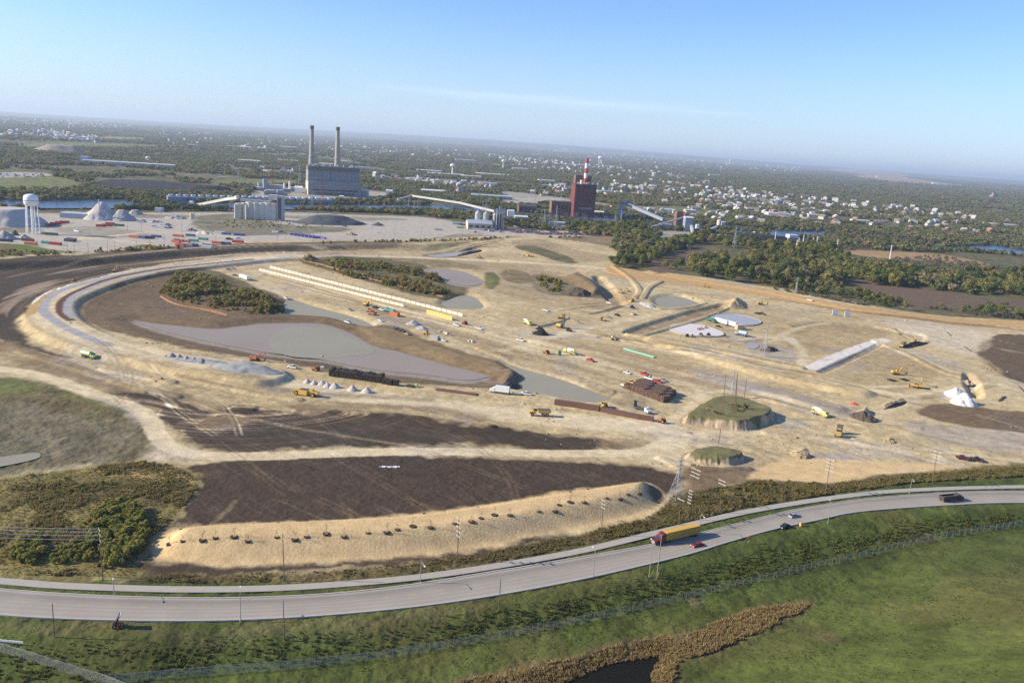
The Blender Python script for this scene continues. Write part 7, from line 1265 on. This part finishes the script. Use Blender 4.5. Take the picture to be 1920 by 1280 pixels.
for k,(x,y,x2,y2) in enumerate(((1776,624,1783,630),(1808,650,1820,659),(1852,682,1866,694),(1880,745,1872,752),(1884,744,1876,751),(1910,725,1920,735))):
    a,c=gp(x,y),gp(x2,y2); d=c-a; t=empty('pipe',a,math.atan2(d.y,d.x),'dark pipe length lying on the pale flat at the right','pipe','loose dark pipes'); b=MB(); b.frust((0,0,.35),(d.length,0,.35),.35,.35,8); b.build('shaft',RUST,t); b=MB(); b.frust((-.3,0,.35),(0,0,.35),.45,.45,8); b.build('bell_end',RUST,t)
for k,(x,y) in enumerate(((1672,713),(1696,712))): 
    p=gp(x,y); t=empty('footing_pit',p,.6,['left small dark square pit below the yellow excavator','right small dark square pit below the yellow excavator'][k],'pit'); b=MB(); b.box((0,0,.1),(5,5,.25)); b.build('frame',DIRTM,t); b=MB(); b.box((0,0,.3),(4,4,.2)); b.build('cover',BLKM,t)  # no hole is dug: a flat black slab stands for the pit's dark inside
p=gp(731,876); t=empty('plastic_sheet',p,.1,'crumpled white plastic sheet lying on the dark topsoil','sheet'); b=MB(); g=random.Random(4)
for k in range(7): b.box((-3.5+k*1.1,g.uniform(-.3,.3),.25),(1.4,g.uniform(.6,1.2),g.uniform(.15,.5)),Matrix.Rotation(g.uniform(-.5,.5),3,'X'))
b.build('film',WHITE,t)

# ------------------------------------------------------------------ poles, lamps, fences along the road
LAMP=mat('lamp_pole_metal',(.40,.38,.34),.5,.4,.1,2)
def lamp(base,top,arm_to,label,al=2.6):
    p,h=stand(base,top); q=gp(*arm_to); a=math.atan2(q.y-p.y,q.x-p.x); t=empty('street_lamp',p,a,label,'street lamp'); b=MB(); b.frust((0,0,-.3),(0,0,h),.13,.08,8); b.build('pole',LAMP,t); b=MB(); b.frust((0,0,h),(al,0,h+.15),.06,.045,6); b.build('arm',LAMP,t); b=MB(); b.box((al+.3,0,h+.12),(.85,.32,.16)); b.build('lamp_head',mat('lamp_white',(.72,.70,.66),.4),t); b=MB(); b.frust((0,0,-.3),(0,0,.35),.24,.22,8); b.build('base',CONC,t); return t
for a in (((214,1117),(211,1076),(214,1140),'street lamp between road and footpath nearest the left edge'),((451,1164),(449,1111),(451,1140),'street lamp on the grass side of the road left of the centre'),((788,1093),(790,1053),(800,1110),'street lamp between road and footpath below the straw berm'),((1112,1082),(1110,1034),(1100,1060),'street lamp on the grass side of the road left of the semi truck'),((1310,1000),(1314,963),(1322,1015),'street lamp behind the yellow container of the semi truck'),((1552,981),(1553,943),(1545,965),'street lamp on the grass side of the road near the black car'),((1705,925),(1710,897),(1712,938),'street lamp between road and footpath near the dark dump truck'),((1217,1080),(1222,1019),(1212,1062),'street lamp with a yellow marked foot left of the paired bare pole')): lamp(*a)
def wood_pole(base,top,label,arms=0,al=1.3,ang=None,lean=None,group=None,r=.16,m=None,spread=.10,cat='utility pole'):
    p,h=stand(base,top); t=empty('utility_pole',p,0,label,cat,group); X,z=rayY(top[0],top[1],p.y); dx=X-p.x; b=MB(); b.frust((0,0,-.4),(dx,0,h),r,r*.62,7); b.build('shaft',m or WOOD,t)
    for k in range(arms):
        f=1-.03-spread*k; x=dx*f; z=h*f; ca,sa=math.cos(ang or -.9),math.sin(ang or -.9); b=MB(); b.box((x,0,z),(2*al,.16,.2),Matrix.Rotation(ang or -.9,3,'Z')); o=b.build('crossarm',mat('bleached_wood',(.50,.47,.42),.8),t); b=MB()
        for s in (-.95,-.45,.45,.95): b.frust((x+ca*al*s,sa*al*s,z+.1),(x+ca*al*s,sa*al*s,z+.42),.09,.06,5)
        b.build('insulator',CONC,o)
    return t
POLES=[((193,1087),(186,990),'wooden pole with a transformer rack in front of the willow thicket at the left',3,1.0),((533,1087),(530,1000),'bare wooden pole in front of the straw berm near its left end',0,0),((857,1053),(861,968),'wooden pole with stacked pale crossarms in front of the berm middle',5,1.1),((1127,1004),(1132,936),'wooden pole with small crossarms in front of the berm right part',3,.9),((1350,962),(1354,899),'wooden pole with two pale crossarms in the weeds right of the big pylon',2,1.6),((1548,923),(1558,860),'wooden pole with four pale crossarms in front of the straw patch',4,1.7),((1748,906),(1758,845),'wooden pole with four pale crossarms at the right end of the straw patch',4,1.7),((1293,945),(1306,878),'wooden pole with three double crossarms beside the big pylon',3,2.1),((1273,985),(1277,935),'wooden pole with one pale crossarm under the big pylon',1,1.5),((1287,975),(1296,918),'thin wooden pole with many small arms under the big pylon',5,.8)]
for a in POLES: wood_pole(*a[:3],arms=a[3],al=a[4] or 1)
wood_pole((1232,1078),(1241,1003),'tall bare pole with a yellow marked foot right of the left paired lamp',0,r=.17,m=LAMP)
for b_,t_,lab in (((102,1195),(98,1131),'bare wooden post on the grass at the far left below the road'),((533,1199),(531,1126),'bare wooden post on the grass in the middle below the road'),((935,1145),(939,1084),'bare wooden post on the grass right below the road')): wood_pole(b_,t_,lab,0,r=.15)
for b_,t_,lab in (((1354,779),(1361,702),'leftmost tall wooden pole on the grassy cut mound'),((1376,768),(1382,706),'middle tall wooden pole on the grassy cut mound'),((1379,765),(1383,698),'middle tall wooden pole close behind another on the grassy cut mound'),((1393,766),(1400,710),'rightmost tall wooden pole on the grassy cut mound'),((1347,832),(1353,793),'thin wooden pole on the small grassy mound')): wood_pole(b_,t_,lab,0,r=.2,m=mat('brown_pole_wood',(.20,.12,.075),.9,0,.2,1))
for px,py,tp,lab in ((1220,1078,1063,'left yellow guy wire sleeve at the foot of the paired poles'),(1230,1082,1066,'right yellow guy wire sleeve at the foot of the paired poles')):
    p,h=stand((px,py+3),(px+4,tp)); t=empty('guy_marker',p,0,lab,'marker'); b=MB(); b.bar((0,0,0),(.7,0,2.2),.07); b.build('sleeve',mat('sleeve_yellow',(.62,.58,.10),.5),t); b=MB(); b.frust((0,0,-.1),(0,0,.12),.15,.12,6); b.build('anchor',STEEL,t)
# thin yard light poles behind the dark bank
for k,(px,py,tp) in enumerate(((127,473,452),(166,484,455),(202,473,452),(216,475,451),(256,470,448),(282,465,446),(308,458,440),(344,466,448),(405,461,440),(168,441,428),(265,432,414),(239,432,415),(303,425,408),(341,437,420),(520,452,437),(536,450,425),(587,456,440),(601,452,430),(664,448,428),(739,450,428),(790,440,425),(867,448,428),(140,472,460),(90,432,415),(1025,440,425),(1170,455,440),(1182,452,440),(1335,462,450),(1525,457,440))):
    p,h=stand((px,py),(px,tp)); t=empty('yard_pole',p,0,'thin dark light pole standing in the gravel yard','pole','light poles of the yard'); b=MB(); b.frust((0,0,0),(0,0,h),.17,.1,6); b.build('shaft',WOOD,t); b=MB(); b.bar((-.9,0,h),(.9,0,h),.12); b.build('head',STEEL,t)
# wires from the left pole out of the picture
def wire(a,b_,sag,label):
    V=[Vector(a).lerp(Vector(b_),k/16)-Vector((0,0,sag*4*(k/16)*(1-k/16))) for k in range(17)]; b=MB()
    for k in range(16): b.frust(V[k],V[k+1],.05,.05,4,False)
    o=b.build('overhead_wire',mat('wire_metal',(.42,.42,.42),.5)); tag(o,label,'wire'); return o
p,h=stand((193,1087),(186,990)); e=gp(-330,1050)
for k,(f,l) in enumerate(((.99,'topmost'),(.93,'second'),(.86,'third'),(.78,'lowest'))): wire((p.x-.8,p.y,p.z+h*f),(e.x,e.y,p.z+h*f),1.6,l+' overhead wire from the left transformer pole to the picture edge')
# chain link fences : posts and see-through wire mesh
def mesh_mat():
    m=bpy.data.materials.new('chain_link'); m.use_nodes=True; nt=m.node_tree; b=nt.nodes['Principled BSDF']; b.inputs['Base Color'].default_value=(.58,.56,.48,1); b.inputs['Metallic'].default_value=.3; b.inputs['Roughness'].default_value=.5
    tc=N(nt,'ShaderNodeUVMap'); sp_=N(nt,'ShaderNodeSeparateXYZ'); nt.links.new(tc.outputs[0],sp_.inputs[0])
    u=M_('MULTIPLY',sp_.outputs[0],9.0,nt); v=M_('MULTIPLY',sp_.outputs[1],9.0,nt); a=M_('FRACT',M_('ADD',u,v,nt),None,nt); c=M_('FRACT',M_('SUBTRACT',u,v,nt),None,nt)
    k=M_('MAXIMUM',M_('LESS_THAN',a,.15,nt),M_('LESS_THAN',c,.15,nt),nt); nt.links.new(k,b.inputs['Alpha']); return m
CHAIN=mesh_mat()
def chain_fence(C,h,step,label,rows=1):
    C=np.asarray(C); d=np.r_[0,np.cumsum(np.hypot(*np.diff(C,axis=0).T))]; n=max(2,int(d[-1]/step)); C=resample(C,n+1); z=hfun(C[:,0],C[:,1]); o0=Vector((C[0,0],C[0,1],float(z[0]))); t=empty('chain_link_fence',o0,0,label,'fence')
    P=[Vector((C[i,0],C[i,1],float(z[i])))-o0 for i in range(n+1)]
    sel=np.linspace(0,n,min(n+1,99)).astype(int)
    for i in sel: b=MB(); b.frust(P[i]-Vector((0,0,.3)),P[i]+Vector((0,0,h+.05)),.04,.04,6); b.build('post',STEEL,t)
    b=MB()
    for i in range(n): b.frust(P[i]+Vector((0,0,h)),P[i+1]+Vector((0,0,h)),.025,.025,5,False)
    b.build('top_rail',STEEL,t)
    V=[];F=[];UV=[]; dd=np.linspace(0,d[-1],n+1)
    for i in range(n+1): V+=[tuple(P[i]),tuple(P[i]+Vector((0,0,h)))]
    for i in range(n): F.append((2*i,2*i+2,2*i+3,2*i+1)); UV+=[(dd[i],0),(dd[i+1],0),(dd[i+1],h),(dd[i],h)]
    me=mesh_from('wire_mesh',V,F,False); uv=me.uv_layers.new(name='UVMap'); uv.data.foreach_set('uv',np.array(UV,np.float32).ravel()); me.materials.append(CHAIN); o=bpy.data.objects.new('wire_mesh',me); COL.objects.link(o); o.parent=t; return t
seg_=FEN[(FEN[:,0]>-95)&(FEN[:,0]<215)]
chain_fence(seg_,2.4,3.2,'long chain link fence running along the foot of the green hill')
a=[gp(*q) for q in ((-60,1205),(0,1222),(60,1240),(130,1262),(190,1280),(240,1300))]; chain_fence([(q.x,q.y) for q in a],2.6,2.6,'short chain link fence in the bottom left corner')
a,c=gp(-30,1202),gp(44,1210); d=c-a; t=empty('guard_rail',a,math.atan2(d.y,d.x),'white guard rail end at the left edge on the grass','guard rail'); b=MB(); b.box((d.length/2,0,.75),(d.length,.10,.55)); b.build('rail',WHITE,t)
for k in range(5): b=MB(); b.box((d.length*(k+.5)/5,.15,.4),(.15,.15,.9)); b.build('post',STEEL,t)
# planted shrubs in mulch rings along the berm
MUL=mat('bark_mulch',(.075,.045,.03),.95,0,.3,2)
ring=MB(); ring.lathe([(1.0,-.5),(1.0,.08),(.8,.18),(.4,.05),(.1,.02)],14); RING=ring.build('mulch_ring',MUL,None,link=False).data
SAP=[]
for s in range(3):
    V,F,T=leafcloud(70,1.0,1.3,.10,900+s,4); V[:,2]+=1.7; SAP.append(fol_mesh('crown',V,F,T,foliage_mat('sapling_twigs_%d'%s,[(0,(.15,.10,.06)),(1,(.11,.085,.05))])))
st_=MB(); st_.frust((0,0,0),(0,0,1.9),.06,.03,5); STEM=st_.build('stem',BARK,None,link=False).data
PL=[(318,1019),(343,1013),(380,1011),(404,1007),(439,1005),(465,1013),(519,1006),(553,1010),(575,1005),(612,1000),(645,1005),(690,998),(725,997),(745,992),(774,986),(807,988),(852,981),(884,977),(902,971),(927,965),(956,965),(1010,958),(1040,957),(1048,946),(1069,941),(1095,941),(1137,933),(1162,934),(1177,926),(1198,924),(340,992),(400,986),(475,985),(522,984),(575,982),(730,968),(795,962),(835,960),(897,951),(977,939),(1018,932),(1070,922),(1103,917)]
for i,(x,y) in enumerate(PL):
    p=gp(x,y); back=i>=30; t=empty('young_shrub',p,i*1.1,'twiggy young shrub in a mulch ring '+('along the back crest of the straw berm' if back else 'on the front slope of the straw berm'),'shrub','young shrubs on the '+('berm crest' if back else 'berm slope')); s=(.6 if back else [1,.8,1.15,.9,1.2][i%5]); t.scale=(s,)*3
    for nm,me in (('mulch_ring',RING),('crown',SAP[i%3]),('stem',STEM)): o=bpy.data.objects.new(nm,me); COL.objects.link(o); o.parent=t
# orange safety fence lines round the bushy islands
def safety(pts,label):
    C=resample(curve(np.array([[*gp(*q)][:2] for q in pts]),5),24); z=hfun(C[:,0],C[:,1]); o0=Vector((C[0,0],C[0,1],float(z[0]))); t=empty('safety_fence',o0,0,label,'fence'); P=[Vector((C[i,0],C[i,1],float(z[i])))-o0 for i in range(24)]; b=MB()
    for i in range(23): b.quad([P[i]+Vector((0,0,.1)),P[i+1]+Vector((0,0,.1)),P[i+1]+Vector((0,0,1.1)),P[i]+Vector((0,0,.55))])
    b.build('netting',mat('safety_orange',(.45,.20,.09),.7),t)
    for i in range(0,24,3): b=MB(); b.frust(P[i],P[i]+Vector((0,0,1.25)),.05,.05,5); b.build('stake',STEEL,t)
safety([(300,556),(330,571),(380,581),(425,592)],'orange safety fence along the front of the left bushy island'); safety([(560,486),(600,496),(660,514),(740,535),(830,557)],'orange safety fence along the front of the long bushy strip'); safety([(1080,505),(1090,508),(1100,512)],'short orange safety fence by the cut, left one'); safety([(1130,508),(1150,514),(1177,518)],'orange safety fence by the cut, right one')
# conveyor mast before the pointed pile
p,h=stand((187,412),(187.5,374)); t=empty('conveyor_mast',p,0,'tall thin mast in front of the pointed stone pile','mast'); b=MB(); b.frust((0,0,0),(0,0,h),.9,.7,6); b.build('shaft',STEEL,t); b=MB(); b.box((0,0,1.5),(6,4,3)); b.build('base',DSTEEL,t)
# vehicles and odds and ends far away in the yards and parking lots
g=random.Random(77)
carcol=[('white',PWHT),('black',PBLK),('grey',PGRY),('red',PRED),('blue',PBLU)]
FM={}
for n_,m in carcol:
    b=MB(); b.prism([(-2.25,.3),(2.3,.3),(2.3,.8),(1.1,.95),(.3,1.42),(-1.2,1.45),(-2.2,.95)],'y',-.9,.9); b.mi=1; b.box((-.4,0,1.15),(2.0,1.84,.3)); FM[n_]=b.build('parked_car',[m,GLASS],None,link=False).data
for k in range(60):
    n_=carcol[g.choice((0,0,0,1,2,2,3,4))][0]; q=gp(g.uniform(-20,84),g.uniform(326,332.5)); o=bpy.data.objects.new('parked_car',FM[n_]); COL.objects.link(o); o.location=q; o.scale=(1.3,1.3,1.3); o.rotation_euler=(0,0,g.choice((.2,1.77))); tag(o,n_+' car in the far parking lot at the left edge','car',n_+' cars of the far parking lot')
for x,y,n_,lab in ((262,417,'white','white vehicle at the left of the scrap row in the yard'),(270,416,'blue','blue white vehicle in the scrap row in the yard'),(281,417,'white','second white vehicle in the scrap row in the yard'),(291,417,'grey','grey vehicle in the scrap row in the yard'),(298,417,'white','last white vehicle in the scrap row in the yard'),(290,426,'white','white tipped skip in the yard below the scrap row'),(305,425,'white','white vehicle behind the machinery scrap'),(316,423,'blue','blue vehicle at the machinery scrap'),(219,415,'white','white cab truck in the middle of the yard'),(516,436,'white','white car by the scrub in the back yard'),(528,436,'grey','grey car by the scrub in the back yard'),(145,435,'white','white tall van in front of the wire lot'),(430,450,'black','black vehicle in the right yard group'),(447,449,'white','white vehicle behind the bright red container'),(893,437,'red','orange red machine in the grain yard'),(899,438,'white','small white van in the grain yard')):
    q=gp(x,y); o=bpy.data.objects.new('parked_car',FM[n_]); COL.objects.link(o); o.location=q; o.scale=(1.7,1.5,1.9); o.rotation_euler=(0,0,g.uniform(-.5,.5)); tag(o,lab,'vehicle')
for x0,y0,x1,y1,h,m,lab,sd in ((345,432,372,433,4,mat('scrap_metal',(.20,.19,.20),.7,.2,.4,.6),'dark scrap metal heap beside the two thin silos',101),(366,437,400,440,4,LGRAV,'pale broken concrete heap beside the scrap metal',102),(305,427,326,428,4,mat('scrap_metal',(.20,.19,.20)),'scrap heap with machinery in the middle of the yard',103)): heap((x0,y0),(x1,y1),h,14,m,lab,'scrap_heap','heap',sd,rough=.5)
Q,rz,l=along((500,394),(860,401),14)
for k in range(11):
    x=615+k*17; t=empty('rail_car',gp(x,392.5+.02*k),rz,['white','rust red','grey','white','white'][k%5]+' railway car in the line of cars along the near river bank','rail car','railway cars along the river'); b=MB(); b.box((0,0,2.6),(15,3,3.2)); b.build('body',[WHITE,RUSTR,GREYCL2,WHITE,WHITE][k%5],t); b=MB(); b.box((0,0,.7),(13,2.2,.6)); b.build('bogie',DSTEEL,t)
g2=np.random.default_rng(5)
# clods and loose rubble strewn over the earthworks
rb=MB(); rb.lathe([(.1,-.25),(.55,-.1),(.6,.2),(.3,.5),(.05,.55)],7); CL=[rb.build('clod',TANM,None,link=False).data]; rb=MB(); rb.lathe([(.1,-.2),(.6,0),(.45,.35),(.05,.42)],6); CL.append(rb.build('clod',TANM,None,link=False).data); rb=MB(); rb.lathe([(.1,-.2),(.5,0),(.5,.3),(.05,.42)],5); CL.append(rb.build('clod',LGRAV,None,link=False).data)
NT_CL=scatter_group([bpy.data.objects.new('clod',m) for m in CL])
xy=inpoly(poly([(150,480),(640,470),(900,470),(1240,520),(1500,560),(1900,640),(1900,860),(1500,880),(1240,880),(900,800),(640,770),(250,720),(60,640)]),9000,820); k=fbm(xy[:,0]/30,xy[:,1]/18,4,121); xy=xy[k>.58]; bad=np.zeros(len(xy),bool)
for W_ in (W_MAIN,W_DITCH,W_LONG,W_B,W_C,SILT,SILT_A): bad|=sdist(poly(W_),xy[:,0],xy[:,1],6)>-3
xy=xy[~bad]; scatter('rubble',onto(xy),g2.gamma(2.0,.20,len(xy))+.12,3,NT_CL,seed=122)

# ------------------------------------------------------------------ air
def haze(density=5.2e-5):
    bm=bmesh.new(); bmesh.ops.create_cube(bm,size=1); me=bpy.data.meshes.new('haze'); 
    z0=float(GZ.min())-3; z1=max(CAMZ,float(GZ.max()),200)+6
    for v in bm.verts: v.co=Vector((v.co.x*170000, v.co.y*170000+20000, z0 if v.co.z<0 else z1))
    bm.to_mesh(me); bm.free(); o=bpy.data.objects.new('haze',me); COL.objects.link(o)
    m=bpy.data.materials.new('haze_air'); m.use_nodes=True; nt=m.node_tree; nt.nodes.clear(); out=N(nt,'ShaderNodeOutputMaterial'); p=N(nt,'ShaderNodeVolumePrincipled')
    p.inputs['Color'].default_value=(.72,.85,1,1); p.inputs['Density'].default_value=density; p.inputs['Anisotropy'].default_value=.2
    nt.links.new(p.outputs[0],out.inputs['Volume']); me.materials.append(m); tag(o,kind='stuff'); return o
haze()
